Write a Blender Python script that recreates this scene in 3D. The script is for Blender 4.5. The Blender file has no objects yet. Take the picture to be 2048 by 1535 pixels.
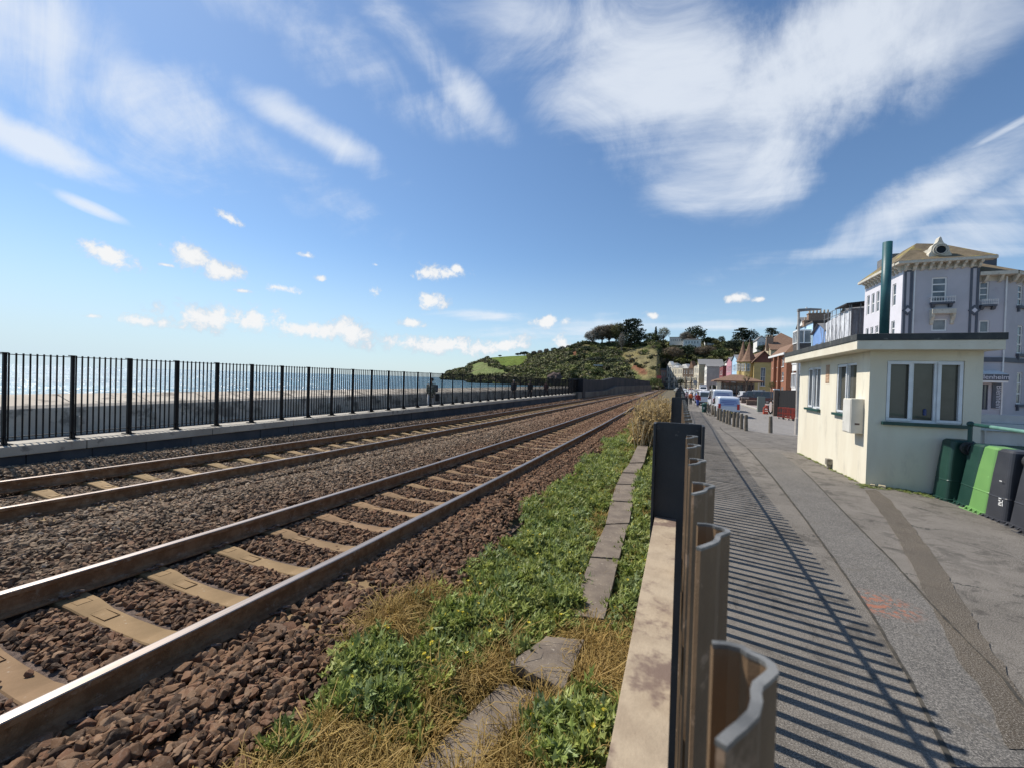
import bpy, bmesh, math, random
import numpy as np
from mathutils import Vector, Matrix, noise as mnoise

R = math.radians
random.seed(7)
rng = np.random.default_rng(11)
sc = bpy.context.scene
C = sc.collection

# ------------------------------------------------------------------ camera
EYE = Vector((0.0, 0.0, 1.68))
FOC, CX, CY = 810.0, 1024.0, 767.5
YAW, PITCH, ROLL = math.atan(319 / FOC), -math.atan(8.8 / FOC), math.atan(0.030)
fwd = Vector((-math.sin(YAW) * math.cos(PITCH), math.cos(YAW) * math.cos(PITCH), math.sin(PITCH)))
r0 = Vector((math.cos(YAW), math.sin(YAW), 0))
u0 = r0.cross(fwd)
rgt = r0 * math.cos(ROLL) + u0 * math.sin(ROLL)
upv = u0 * math.cos(ROLL) - r0 * math.sin(ROLL)
cam_d = bpy.data.cameras.new('camera')
cam = bpy.data.objects.new('camera', cam_d)
C.objects.link(cam)
cam.matrix_world = Matrix(((rgt.x, upv.x, -fwd.x, EYE.x), (rgt.y, upv.y, -fwd.y, EYE.y), (rgt.z, upv.z, -fwd.z, EYE.z), (0, 0, 0, 1)))
cam_d.sensor_width = 36
cam_d.lens = FOC / 2048 * 36
cam_d.clip_start = 0.02
cam_d.clip_end = 60000
cam_d.dof.use_dof = True
cam_d.dof.focus_distance = 8
cam_d.dof.aperture_fstop = 14
sc.camera = cam
sc.view_settings.view_transform = 'Standard'
sc.view_settings.look = 'None'
sc.view_settings.exposure = 0.12
sc.view_settings.gamma = 1
sc.cycles.use_denoising = True
sc.cycles.max_bounces = 6
sc.cycles.transparent_max_bounces = 8
sc.cycles.sample_clamp_indirect = 4
sc.cycles.sample_clamp_direct = 0
sc.cycles.caustics_reflective = False
sc.cycles.caustics_refractive = False


def ray(x, y):
    return (fwd * FOC + rgt * (x - CX) - upv * (y - CY)).normalized()


def atX(x, y, X):
    d = ray(x, y)
    return EYE + d * (X / d.x)


def atY(x, y, Y):
    d = ray(x, y)
    return EYE + d * (Y / d.y)


def atZ(x, y, Z):
    d = ray(x, y)
    return EYE + d * ((Z - EYE.z) / d.z)


def atD(x, y, D):
    d = ray(x, y)
    return EYE + d * (.70 * D / math.hypot(d.x, d.y))


def smooth(a, b, t):
    t = min(1, max(0, (t - a) / (b - a)))
    return t * t * (3 - 2 * t)


def prof(Y):
    return float(np.interp(Y, [-50, 8.9, 13.3, 18.4, 25.8, 37.5, 59.6, 1000], [0, 0, -.07, -.36, -.83, -1.0, -1.04, -1.04]))


RZY = [-10, 0, 2.3, 6.5, 16, 28, 72, 290]
RZV = [.22, .205, .135, .07, -.03, -.08, -.25, -1.0]


def rail_z(Y):
    return float(np.interp(Y, RZY, RZV))


def fence_x(Y):
    return .019 * Y


def gz(X, Y):
    """height of the land at X, Y"""
    tb = rail_z(Y) - .20                              # ballast bed
    if X < -1.9:
        return tb
    p = prof(Y)
    fx = fence_x(Y)
    if X < fx + .02:
        vz = tb - .09 + .05 * math.sin(Y * 1.1)
        if X < -1.5:
            return tb + (vz - tb) * smooth(-1.9, -1.5, X)
        if X > fx - .12:
            return vz + (p - vz) * smooth(fx - .12, fx + .02, X)
        return vz
    q = smooth(3.3, 6.5, X) * (1 - smooth(10.5, 15.5, Y))
    return p - .30 * q


def gpt(x, y):
    d = ray(x, y)
    t, prev = .5, .5
    while t < 2000:
        P = EYE + d * t
        if P.z < gz(P.x, P.y):
            a, b = prev, t
            for _ in range(30):
                m = (a + b) / 2
                P = EYE + d * m
                if P.z < gz(P.x, P.y): b = m
                else: a = m
            return EYE + d * b
        prev = t
        t *= 1.02
    return EYE + d * 2000


def proj(P):
    v = Vector(P) - EYE
    z = v.dot(fwd)
    return (CX + FOC * v.dot(rgt) / z, CY - FOC * v.dot(upv) / z)


# ------------------------------------------------------------------ sun and sky
SUN_AZ, SUN_EL = R(79.0), R(51)           # azimuth measured from +Y towards -X
sun_dir = Vector((-math.sin(SUN_AZ) * math.cos(SUN_EL), math.cos(SUN_AZ) * math.cos(SUN_EL), math.sin(SUN_EL)))
sd = bpy.data.lights.new('sun', 'SUN')
sd.energy = 5.0
sd.angle = R(.53)
sd.color = (1, .94, .85)
sun = bpy.data.objects.new('sun', sd)
sun.rotation_euler = sun_dir.to_track_quat('Z', 'Y').to_euler()
C.objects.link(sun)


class NT:
    """small helper to write node maths"""
    def __init__(s, tree): s.t = tree

    def n(s, typ, **kw):
        nd = s.t.nodes.new(typ)
        for k, v in kw.items(): setattr(nd, k, v)
        return nd

    def lk(s, a, b): s.t.links.new(a, b)

    def put(s, sock, v):
        if isinstance(v, bpy.types.NodeSocket): s.lk(v, sock)
        elif v is not None: sock.default_value = v

    def m(s, op, a, b=None, c=None, clamp=False):
        nd = s.n('ShaderNodeMath', operation=op, use_clamp=clamp)
        s.put(nd.inputs[0], a)
        if b is not None: s.put(nd.inputs[1], b)
        if c is not None: s.put(nd.inputs[2], c)
        return nd.outputs[0]

    def v(s, op, a, b=None):
        nd = s.n('ShaderNodeVectorMath', operation=op)
        s.put(nd.inputs[0], a)
        if b is not None:
            s.put(nd.inputs['Scale' if op == 'SCALE' else 1], b)
        return nd.outputs['Value' if op in ('DOT_PRODUCT', 'LENGTH') else 'Vector']

    def noise(s, vec, scale, detail=4, rough=.55, dist=0.0, col=False):
        nd = s.n('ShaderNodeTexNoise')
        if vec is not None: s.lk(vec, nd.inputs['Vector'])
        nd.inputs['Scale'].default_value = scale
        nd.inputs['Detail'].default_value = detail
        nd.inputs['Roughness'].default_value = rough
        nd.inputs['Distortion'].default_value = dist
        return nd.outputs['Color' if col else 'Fac']

    def ss(s, v, a, b):
        nd = s.n('ShaderNodeMapRange', interpolation_type='SMOOTHSTEP')
        s.put(nd.inputs['Value'], v)
        nd.inputs['From Min'].default_value = a
        nd.inputs['From Max'].default_value = b
        return nd.outputs[0]

    def mix(s, f, a, b, blend='MIX'):
        nd = s.n('ShaderNodeMix', data_type='RGBA', blend_type=blend)
        s.put(nd.inputs[0], f)
        for i, c in ((6, a), (7, b)):
            if isinstance(c, (tuple, list)): c = (*c[:3], 1)
            s.put(nd.inputs[i], c)
        return nd.outputs[2]


w = bpy.data.worlds.new("World")
sc.world = w
w.use_nodes = True
wt = NT(w.node_tree)
w.node_tree.nodes.clear()
sky = wt.n('ShaderNodeTexSky', sky_type='NISHITA', sun_disc=False)
sky.sun_elevation = SUN_EL
sky.sun_rotation = -SUN_AZ
sky.air_density = 1.0
sky.dust_density = .3
sky.ozone_density = 2.0
SKY_K = .112
tc = wt.n('ShaderNodeTexCoord')
D = tc.outputs['Generated']
sep = wt.n('ShaderNodeSeparateXYZ'); wt.lk(D, sep.inputs[0])
elev = sep.outputs[2]
# a cloud sheet high above: directions laid on a flat layer, so wisps shrink towards the horizon
zc = wt.m('ADD', wt.m('MAXIMUM', elev, 0.0), .12)
comb = wt.n('ShaderNodeCombineXYZ')
wt.lk(wt.m('DIVIDE', sep.outputs[0], zc), comb.inputs[0])
wt.lk(wt.m('DIVIDE', sep.outputs[1], zc), comb.inputs[1])
lay = comb.outputs[0]
mp = wt.n('ShaderNodeMapping'); wt.lk(lay, mp.inputs[0])
mp.inputs['Rotation'].default_value = (0, 0, R(-35)); mp.inputs['Scale'].default_value = (1.0, 2.6, 1)
n_wisp = wt.noise(mp.outputs[0], 1.15, 8, .57, .55)
n_soft = wt.noise(lay, .9, 5, .5, .4)
n_dir = wt.noise(D, 9, 8, .62, .3)
n_fine = wt.noise(D, 34, 7, .66, .2)


def blob(px, py, rx, ry, ang=0.0):
    """distance from a cloud's middle (1 at its rim), in directions on the sky"""
    c = ray(px, py)
    e1 = (ray(px + 1, py) - ray(px - 1, py)).normalized()
    e2 = (ray(px, py - 1) - ray(px, py + 1)).normalized()
    a = R(ang)
    f1 = e1 * math.cos(a) + e2 * math.sin(a)
    f2 = -e1 * math.sin(a) + e2 * math.cos(a)
    k = c.dot(fwd)
    rx, ry = rx * k / FOC, ry * k / FOC
    dv = wt.v('SUBTRACT', D, tuple(c))
    a1 = wt.v('DOT_PRODUCT', dv, tuple(f1 / rx))
    a2 = wt.v('DOT_PRODUCT', dv, tuple(f2 / ry))
    return wt.m('SQRT', wt.m('ADD', wt.m('MULTIPLY', a1, a1), wt.m('MULTIPLY', a2, a2)))


def fold(vals, op='MAXIMUM'):
    out = vals[0]
    for v_ in vals[1:]: out = wt.m(op, out, v_)
    return out


# high cirrus sheets: (x, y, rx, ry, angle, strength)
cir = [(1330, 150, 290, 170, -25, 1.05), (1650, 120, 300, 210, 20, 1.15), (1560, 300, 120, 120, -50, .9), (1860, 395, 210, 70, 22, 1.05), (1720, 460, 130, 40, 30, .75), (2020, 420, 190, 110, 10, .9),
       (60, 285, 130, 45, -12, 1.15), (620, 258, 170, 44, -18, 1.0), (350, 185, 420, 70, -22, .6), (130, 110, 420, 150, -8, .78), (880, 140, 210, 50, -38, .8), (560, 30, 440, 90, -10, .65), (1060, 40, 220, 80, -10, .6),
       (330, 330, 420, 60, -4, .35), (1100, 60, 250, 90, 0, .5), (960, 630, 140, 14, -3, .9), (1180, 655, 300, 30, 2, .55), (170, 410, 60, 14, -18, .9), (1400, 560, 260, 50, 8, .22), (2030, 250, 80, 12, 25, .8), (1450, 650, 300, 14, -1, .75)]
cv = []
for (px, py, rx, ry, an, st) in cir:
    d_ = blob(px, py, rx, ry, an)
    cv.append(wt.m('MULTIPLY', wt.m('SUBTRACT', 1.25, d_, clamp=True), st))
cm = fold(cv)
n_mid = wt.noise(D, 3.6, 9, .64, .9)
wis = wt.m('ADD', wt.m('MULTIPLY', n_wisp, .62), wt.m('MULTIPLY', n_mid, .82))
cirrus = wt.m('ADD', cm, wt.m('MULTIPLY', wt.m('SUBTRACT', wis, .72), 2.5))
cirrus = wt.m('MULTIPLY', wt.ss(cirrus, .12, 1.25), wt.ss(cm, .0, .32))
# small cumulus
cum = [(212, 510, 44, 20, -20), (376, 512, 40, 24, -25), (448, 545, 50, 18, -10), (487, 582, 14, 5, 0), (566, 577, 36, 11, 0), (642, 558, 11, 7, 0), (615, 511, 17, 7, 0),
       (748, 583, 17, 10, -20), (866, 546, 58, 15, 2), (914, 538, 14, 10, 0), (862, 605, 31, 16, -4), (826, 646, 28, 10, 0), (290, 643, 54, 13, 0), (405, 637, 66, 27, 0), (515, 640, 62, 27, -8), (610, 660, 76, 20, -4),
       (700, 664, 46, 24, -12), (1096, 642, 40, 13, 5), (900, 693, 140, 18, -2), (1010, 690, 60, 18, 8), (1303, 631, 14, 6, -20), (458, 437, 20, 11, -25), (185, 633, 18, 6, 0), (1519, 599, 11, 6, 0),
       (1124, 690, 20, 20, 0), (330, 530, 12, 4, 0), (752, 530, 9, 4, 0), (1180, 700, 60, 10, 0), (1475, 595, 22, 8, 0)]
uv = [wt.m('SUBTRACT', 1.0, blob(*b)) for b in cum]
um = fold(uv)
nn = wt.m('ADD', wt.m('MULTIPLY', n_fine, 1.0), wt.m('MULTIPLY', n_dir, .6))
cumulus = wt.m('ADD', wt.m('ADD', um, .42), wt.m('MULTIPLY', wt.m('SUBTRACT', nn, .83), 3.6))
cumulus = wt.m('MULTIPLY', wt.ss(cumulus, .10, 1.1), wt.ss(um, -.8, -.1))
# pale veil low over the sea, brighter under the sun
sunh = Vector((sun_dir.x, sun_dir.y, 0)).normalized()
toward = wt.m('MAXIMUM', wt.v('DOT_PRODUCT', D, tuple(sunh)), 0.0)
veil = wt.m('MULTIPLY', wt.m('SUBTRACT', 1.0, wt.ss(elev, -.04, .30)), wt.m('ADD', .58, wt.m('MULTIPLY', wt.m('POWER', toward, 3.0), .42)))
skycol = wt.v('SCALE', sky.outputs[0], SKY_K)
tint = wt.n('ShaderNodeMix', data_type='RGBA', blend_type='MULTIPLY'); tint.inputs[0].default_value = 1
wt.lk(skycol, tint.inputs[6]); tint.inputs[7].default_value = (.86, 1.0, 1.10, 1)
c1 = wt.mix(veil, tint.outputs[2], (.56, .70, .80))
c2 = wt.mix(wt.m('MULTIPLY', cirrus, .82), c1, (.76, .81, .88))
shade = wt.ss(wt.m('ADD', um, wt.m('MULTIPLY', wt.m('SUBTRACT', n_fine, .5), 3.2)), -.3, .8)
cc = wt.mix(shade, (.52, .60, .70), (.84, .85, .86))
c3 = wt.mix(cumulus, c2, cc)
bg = wt.n('ShaderNodeBackground'); wt.lk(c3, bg.inputs[0]); bg.inputs[1].default_value = 1.0
wo = wt.n('ShaderNodeOutputWorld'); wt.lk(bg.outputs[0], wo.inputs[0])

# ------------------------------------------------------------------ materials
MATS = {}


def mat(name, col, col2=None, scale=6.0, rough=.8, bump=0.0, bscale=None, metal=0.0, col3=None, scale3=1.0, spec=.5, rand=0.0, detail=6, contrast=(.35, .65), c3=(.5, .7), trans=0.0, stretch=None, coord='Object', emis=None):
    """procedural paint: two or three colours of the thing itself mixed by noise, fine bump"""
    if name in MATS: return MATS[name]
    m_ = bpy.data.materials.new(name)
    m_.use_nodes = True
    t = NT(m_.node_tree)
    b = m_.node_tree.nodes['Principled BSDF']
    tcd = t.n('ShaderNodeTexCoord').outputs[coord] if coord != 'Position' else t.n('ShaderNodeNewGeometry').outputs['Position']
    if stretch:
        mpn = t.n('ShaderNodeMapping'); t.lk(tcd, mpn.inputs[0]); mpn.inputs['Scale'].default_value = stretch
        tcd = mpn.outputs[0]
    c = (*col, 1)
    out = None
    if col2 is not None:
        out = t.mix(t.ss(t.noise(tcd, scale, detail, .6), *contrast), col, col2)
    if col3 is not None:
        out = t.mix(t.ss(t.noise(tcd, scale3, 5, .65), *c3), out if out is not None else col, col3)
    if rand:
        oi = t.n('ShaderNodeObjectInfo')
        hsv = t.n('ShaderNodeHueSaturation')
        if out is not None: t.lk(out, hsv.inputs['Color'])
        else: hsv.inputs['Color'].default_value = c
        t.lk(t.m('MULTIPLY_ADD', oi.outputs['Random'], 2 * rand, 1 - rand), hsv.inputs['Value'])
        t.lk(t.m('MULTIPLY_ADD', t.m('FRACT', t.m('MULTIPLY', oi.outputs['Random'], 7.13)), rand * .12, .5 - rand * .06), hsv.inputs['Hue'])
        out = hsv.outputs[0]
    if out is not None: t.lk(out, b.inputs['Base Color'])
    else: b.inputs['Base Color'].default_value = c
    b.inputs['Roughness'].default_value = rough
    b.inputs['Metallic'].default_value = metal
    b.inputs['Specular IOR Level'].default_value = spec
    if bump:
        bn = t.n('ShaderNodeBump'); bn.inputs['Strength'].default_value = 1; bn.inputs['Distance'].default_value = bump
        t.lk(t.noise(tcd, bscale or scale * 4, 6, .65), bn.inputs['Height'])
        t.lk(bn.outputs[0], b.inputs['Normal'])
    if trans:
        b.inputs['Transmission Weight'].default_value = trans
    if emis:
        b.inputs['Emission Color'].default_value = (*emis[:3], 1); b.inputs['Emission Strength'].default_value = emis[3]
    MATS[name] = m_
    return m_


# ------------------------------------------------------------------ mesh helpers
class MB:
    def __init__(s): s.v, s.f = [], []

    def quad(s, a, b, c, d):
        n = len(s.v); s.v += [tuple(a), tuple(b), tuple(c), tuple(d)]; s.f.append((n, n + 1, n + 2, n + 3))

    def tri(s, a, b, c):
        n = len(s.v); s.v += [tuple(a), tuple(b), tuple(c)]; s.f.append((n, n + 1, n + 2))

    def box(s, x0, x1, y0, y1, z0, z1):
        n = len(s.v)
        s.v += [(x, y, z) for z in (z0, z1) for y in (y0, y1) for x in (x0, x1)]
        s.f += [(n, n + 2, n + 3, n + 1), (n + 4, n + 5, n + 7, n + 6), (n, n + 1, n + 5, n + 4), (n + 2, n + 6, n + 7, n + 3), (n, n + 4, n + 6, n + 2), (n + 1, n + 3, n + 7, n + 5)]

    def obox(s, F, u0_, u1_, v0, v1, n0, n1):
        """box in a frame F = (origin, U, V, N)"""
        O, U, V, N = F
        n = len(s.v)
        s.v += [tuple(O + U * a + V * b + N * c) for c in (n0, n1) for b in (v0, v1) for a in (u0_, u1_)]
        s.f += [(n, n + 2, n + 3, n + 1), (n + 4, n + 5, n + 7, n + 6), (n, n + 1, n + 5, n + 4), (n + 2, n + 6, n + 7, n + 3), (n, n + 4, n + 6, n + 2), (n + 1, n + 3, n + 7, n + 5)]

    def prism(s, poly, A, B):
        """poly of (a, b) pairs mapped by functions A (one end) and B (other end)"""
        n, k = len(s.v), len(poly)
        s.v += [tuple(A(*p)) for p in poly] + [tuple(B(*p)) for p in poly]
        s.f.append(tuple(range(n, n + k))); s.f.append(tuple(range(n + 2 * k - 1, n + k - 1, -1)))
        for i in range(k):
            j = (i + 1) % k
            s.f.append((n + i, n + k + i, n + k + j, n + j))

    def tube(s, pts, r, k=8, cap=True):
        pts = [Vector(p) for p in pts]
        rs = r if isinstance(r, (list, tuple)) else [r] * len(pts)
        n = len(s.v)
        up = Vector((0, 0, 1))
        for i, p in enumerate(pts):
            d = (pts[min(i + 1, len(pts) - 1)] - pts[max(i - 1, 0)]).normalized()
            a = d.cross(up if abs(d.z) < .95 else Vector((1, 0, 0))).normalized()
            b = d.cross(a).normalized()
            for j in range(k):
                t = 2 * math.pi * j / k
                s.v.append(tuple(p + (a * math.cos(t) + b * math.sin(t)) * rs[i]))
        for i in range(len(pts) - 1):
            for j in range(k):
                q = (j + 1) % k
                s.f.append((n + i * k + j, n + i * k + q, n + (i + 1) * k + q, n + (i + 1) * k + j))
        if cap:
            s.f.append(tuple(n + j for j in reversed(range(k))))
            s.f.append(tuple(n + (len(pts) - 1) * k + j for j in range(k)))

    def grid(s, P, nu, nv):
        n = len(s.v)
        s.v += [tuple(P(i, j)) for j in range(nv + 1) for i in range(nu + 1)]
        for j in range(nv):
            for i in range(nu):
                a = n + j * (nu + 1) + i
                s.f.append((a, a + 1, a + nu + 2, a + nu + 1))

    def holes(s, F, W, H, hs, t):
        """a wall face W x H with openings hs = [(u0, v0, u1, v1)] and reveals t deep"""
        O, U, V, N = F
        us = sorted({0, W, *[h[0] for h in hs], *[h[2] for h in hs]})
        vs = sorted({0, H, *[h[1] for h in hs], *[h[3] for h in hs]})
        for a, b in zip(us, us[1:]):
            for c, d in zip(vs, vs[1:]):
                um_, vm_ = (a + b) / 2, (c + d) / 2
                if any(h[0] < um_ < h[2] and h[1] < vm_ < h[3] for h in hs): continue
                s.quad(O + U * a + V * c, O + U * b + V * c, O + U * b + V * d, O + U * a + V * d)
        for (a, c, b, d) in hs:
            P = lambda u_, v_, n_: O + U * u_ + V * v_ - N * n_
            s.quad(P(a, c, 0), P(a, d, 0), P(a, d, t), P(a, c, t))
            s.quad(P(b, c, t), P(b, d, t), P(b, d, 0), P(b, c, 0))
            s.quad(P(a, d, 0), P(b, d, 0), P(b, d, t), P(a, d, t))
            s.quad(P(a, c, t), P(b, c, t), P(b, c, 0), P(a, c, 0))

    def build(s, name, m_=None, parent=None, smooth_=False, bevel=0.0):
        me = bpy.data.meshes.new(name)
        me.from_pydata(s.v, [], s.f)
        if m_ is not None: me.materials.append(m_)
        me.update()
        if bevel or smooth_:
            bm = bmesh.new(); bm.from_mesh(me)
            bmesh.ops.remove_doubles(bm, verts=bm.verts, dist=1e-5)
            if bevel:
                es = [e for e in bm.edges if len(e.link_faces) == 2 and e.calc_face_angle(0) > .6]
                bmesh.ops.bevel(bm, geom=es, offset=bevel, segments=2, affect='EDGES', profile=.5, clamp_overlap=True)
            bmesh.ops.recalc_face_normals(bm, faces=bm.faces)
            bm.to_mesh(me); bm.free()
        if smooth_:
            me.polygons.foreach_set('use_smooth', [True] * len(me.polygons))
        o = bpy.data.objects.new(name, me)
        C.objects.link(o)
        if parent is not None: o.parent = parent
        return o


def tag(o, label, cat, group=None, kind=None):
    o['label'] = label; o['category'] = cat
    if group: o['group'] = group
    if kind: o['kind'] = kind
    return o


def struct(o, kind='structure', label=None):
    o['kind'] = kind
    if label: o['label'] = label
    return o


def empty(name, loc=(0, 0, 0), rz=0.0):
    o = bpy.data.objects.new(name, None); C.objects.link(o)
    o.location = loc; o.rotation_euler = (0, 0, rz); o.empty_display_size = .2
    return o


def copy_tree(o, parent=None):
    c = o.copy(); C.objects.link(c); c.parent = parent
    for ch in [k for k in C.objects if k.parent == o]: copy_tree(ch, c)
    return c


def nth(i):
    return '%d%s' % (i, 'th' if 10 <= i % 100 <= 20 else {1: 'st', 2: 'nd', 3: 'rd'}.get(i % 10, 'th'))


VX, VY, VZ = Vector((1, 0, 0)), Vector((0, 1, 0)), Vector((0, 0, 1))


def text_mesh(name, s, size, F, u, v, n, m_, parent, ang=0.0, ext=.004):
    """letters lying in a frame F, starting at (u, v)"""
    cu = bpy.data.curves.new(name, 'FONT'); cu.body = s; cu.size = size; cu.extrude = ext
    tmp = bpy.data.objects.new(name, cu); C.objects.link(tmp)
    bpy.context.view_layer.update()
    me = bpy.data.meshes.new_from_object(tmp.evaluated_get(bpy.context.evaluated_depsgraph_get()))
    bpy.data.objects.remove(tmp)
    O, U, V, N = F
    ca, sa = math.cos(ang), math.sin(ang)
    for vt in me.vertices:
        x, y, z = vt.co
        vt.co = O + U * (u + x * ca - y * sa) + V * (v + x * sa + y * ca) + N * (n + z)
    me.materials.clear(); me.materials.append(m_)
    o = bpy.data.objects.new(name, me); C.objects.link(o); o.parent = parent
    return o


def scatter(name, pts, rots, scls, idx, sources, kind='stuff'):
    """one object whose points carry copies of a few source meshes"""
    col = bpy.data.collections.new(name + '_kinds')
    for i, (me) in enumerate(sources):
        so = bpy.data.objects.new('%s_kind_%03d' % (name, i), me); col.objects.link(so)
    pts = np.asarray(pts, dtype=np.float32)
    me = bpy.data.meshes.new(name)
    me.vertices.add(len(pts)); me.vertices.foreach_set('co', pts.ravel())
    for nm, arr, tp, key in (('rot', rots, 'FLOAT_VECTOR', 'vector'), ('scl', scls, 'FLOAT_VECTOR', 'vector'), ('idx', idx, 'INT', 'value')):
        a = me.attributes.new(nm, tp, 'POINT'); a.data.foreach_set(key, np.asarray(arr, dtype=np.int32 if tp == 'INT' else np.float32).ravel())
    o = bpy.data.objects.new(name, me); C.objects.link(o)
    g = bpy.data.node_groups.new(name, 'GeometryNodeTree')
    g.interface.new_socket('Geometry', in_out='INPUT', socket_type='NodeSocketGeometry')
    g.interface.new_socket('Geometry', in_out='OUTPUT', socket_type='NodeSocketGeometry')
    t = NT(g)
    gi, go = t.n('NodeGroupInput'), t.n('NodeGroupOutput')
    ip = t.n('GeometryNodeInstanceOnPoints')
    ci = t.n('GeometryNodeCollectionInfo'); ci.inputs['Collection'].default_value = col
    ci.inputs['Separate Children'].default_value = True; ci.inputs['Reset Children'].default_value = True
    def at_(nm, tp):
        nd = t.n('GeometryNodeInputNamedAttribute', data_type=tp); nd.inputs['Name'].default_value = nm
        return nd.outputs[0]
    e2r = t.n('FunctionNodeEulerToRotation')
    t.lk(at_('rot', 'FLOAT_VECTOR'), e2r.inputs[0])
    t.lk(gi.outputs[0], ip.inputs['Points']); t.lk(ci.outputs[0], ip.inputs['Instance'])
    ip.inputs['Pick Instance'].default_value = True
    t.lk(at_('idx', 'INT'), ip.inputs['Instance Index'])
    t.lk(e2r.outputs[0], ip.inputs['Rotation']); t.lk(at_('scl', 'FLOAT_VECTOR'), ip.inputs['Scale'])
    t.lk(ip.outputs[0], go.inputs[0])
    md = o.modifiers.new('copies', 'NODES'); md.node_group = g
    o['kind'] = kind
    return o


def fbm(x, y, s=1.0, o=4):
    return mnoise.fractal(Vector((x * s, y * s, 3.7)), 1.0, 2.0, o)
# ================================================================== setting
def ribbon(name, Ys, X0f, X1f, nx, m_, dz=.0, zf=None, skirt=0):
    mb = MB()
    zf = zf or gz
    n = len(Ys)
    def P(i, j):
        Y = Ys[j]; a, b = X0f(Y), X1f(Y); X = a + (b - a) * i / nx
        return (X, Y, zf(X, Y) + dz)
    mb.grid(P, nx, n - 1)
    return mb.build(name, m_, smooth_=False)


def yr(a, b, s0=.35, g=1.045):
    out, s_ = [a], s0
    while out[-1] < b:
        out.append(min(b, out[-1] + s_)); s_ *= g
    return out


def asphalt(name, base, lo, hi, patch=None, grit=900, dirt=(.12, .105, .085), stain=True):
    m_ = bpy.data.materials.new(name); m_.use_nodes = True
    t = NT(m_.node_tree); b = m_.node_tree.nodes['Principled BSDF']
    P = t.n('ShaderNodeNewGeometry').outputs['Position']
    c = t.mix(t.ss(t.noise(P, 1.3, 8, .7), .35, .65), lo, hi)
    g = t.noise(P, 130, 3, .8)
    c = t.mix(t.m('MULTIPLY', t.ss(g, .50, .64), .75), c, (.36, .33, .29))
    c = t.mix(t.m('MULTIPLY', t.ss(g, .48, .36), .8), c, (.025, .025, .027))
    c = t.mix(t.m('MULTIPLY', t.ss(t.noise(P, 4.5, 6, .7), .56, .66), .5), c, dirt)
    if stain:
        c = t.mix(t.m('MULTIPLY', t.ss(t.noise(P, 2.3, 8, .78, .8), .50, .60), .6), c, (.045, .04, .034))
        c = t.mix(t.m('MULTIPLY', t.ss(t.noise(P, .45, 6, .7), .5, .62), .35), c, (.24, .215, .185))
        vo = t.n('ShaderNodeTexVoronoi', feature='DISTANCE_TO_EDGE'); vo.inputs['Scale'].default_value = .55
        wv = t.v('ADD', P, t.v('SCALE', t.noise(P, 3, 5, .7, col=True), .5)); t.lk(wv, vo.inputs['Vector'])
        c = t.mix(t.m('MULTIPLY', t.m('LESS_THAN', vo.outputs['Distance'], .006), t.m('MULTIPLY', t.ss(t.noise(P, .6, 3), .5, .56), .8)), c, (.03, .03, .028))
    if name.startswith('dark trench'):
        d_ = t.v('LENGTH', t.v('MULTIPLY', t.v('SUBTRACT', P, tuple(gpt(1755, 1206))), (3.2, 3.6, 0)))
        f_ = t.m('MULTIPLY', t.ss(d_, 1.0, .4), t.ss(t.noise(P, 16, 4, .7), .47, .58))
        c = t.mix(t.m('MULTIPLY', f_, .75), c, (.36, .13, .07))
    t.lk(c, b.inputs['Base Color'])
    b.inputs['Roughness'].default_value = .88
    b.inputs['Specular IOR Level'].default_value = .3
    bn = t.n('ShaderNodeBump'); bn.inputs['Distance'].default_value = .005; t.lk(t.noise(P, 110, 4, .75), bn.inputs['Height']); t.lk(bn.outputs[0], b.inputs['Normal'])
    return m_


M_path = asphalt('path asphalt', 0, (.125, .11, .092), (.18, .16, .136))
M_strip = asphalt('dark trench asphalt', 0, (.105, .098, .088), (.138, .128, .115), stain=False)
M_brown = asphalt('brown gritty filling', 0, (.07, .055, .038), (.105, .083, .058), stain=False, dirt=(.07, .06, .045))
M_road = asphalt('road asphalt', 0, (.22, .205, .19), (.26, .245, .23), stain=False)
M_pave = mat('pinkish paving', (.26, .21, .19), (.33, .27, .25), 3, .9, .003, 60)
M_soil = mat('verge soil', (.09, .065, .04), (.15, .12, .07), 7, 1, .02, 30, col3=(.07, .09, .03), scale3=3)
M_bed = mat('stony bed', (.085, .055, .042), (.17, .12, .092), 22, .95, .03, 26, col3=(.05, .035, .03), scale3=45, coord='Position')
M_land = mat('rough land', (.07, .075, .035), (.12, .10, .06), .2, 1, coord='Position')

# one sheet of land
Ys = [-12, -6, -3] + yr(-1, 60, .5, 1.03)[0:] + [70, 85, 100, 130, 170, 230, 300, 420]
Xs = [-9.62, -9.2, -8.9, -8, -7, -6, -5, -4, -3, -2.4, -2.0, -1.9, -1.8, -1.7, -1.6, -1.5, -1.2, -.9, -.6, -.35, -.2, -.12, -.05, .02, .1, .4, .9, 1.5, 2.5, 3.3, 4, 5, 6.5, 8, 10, 14, 20, 30, 50, 100, 300]
mb = MB()
def landP(i, j):
    X, Y = Xs[i], Ys[j]
    k = .019 * Y if -.25 < X < .2 else 0
    z = gz(X + k, Y)
    if -1.85 < X < -.2: z += .035 * fbm(X, Y, 2.2)
    return (X + k, Y, z - (.0 if X < -.1 else (.03 if X < 1 else .07)))
mb.grid(landP, len(Xs) - 1, len(Ys) - 1)
ground = struct(mb.build('ground', M_soil), label='bare soil and land under verge and road')

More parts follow.
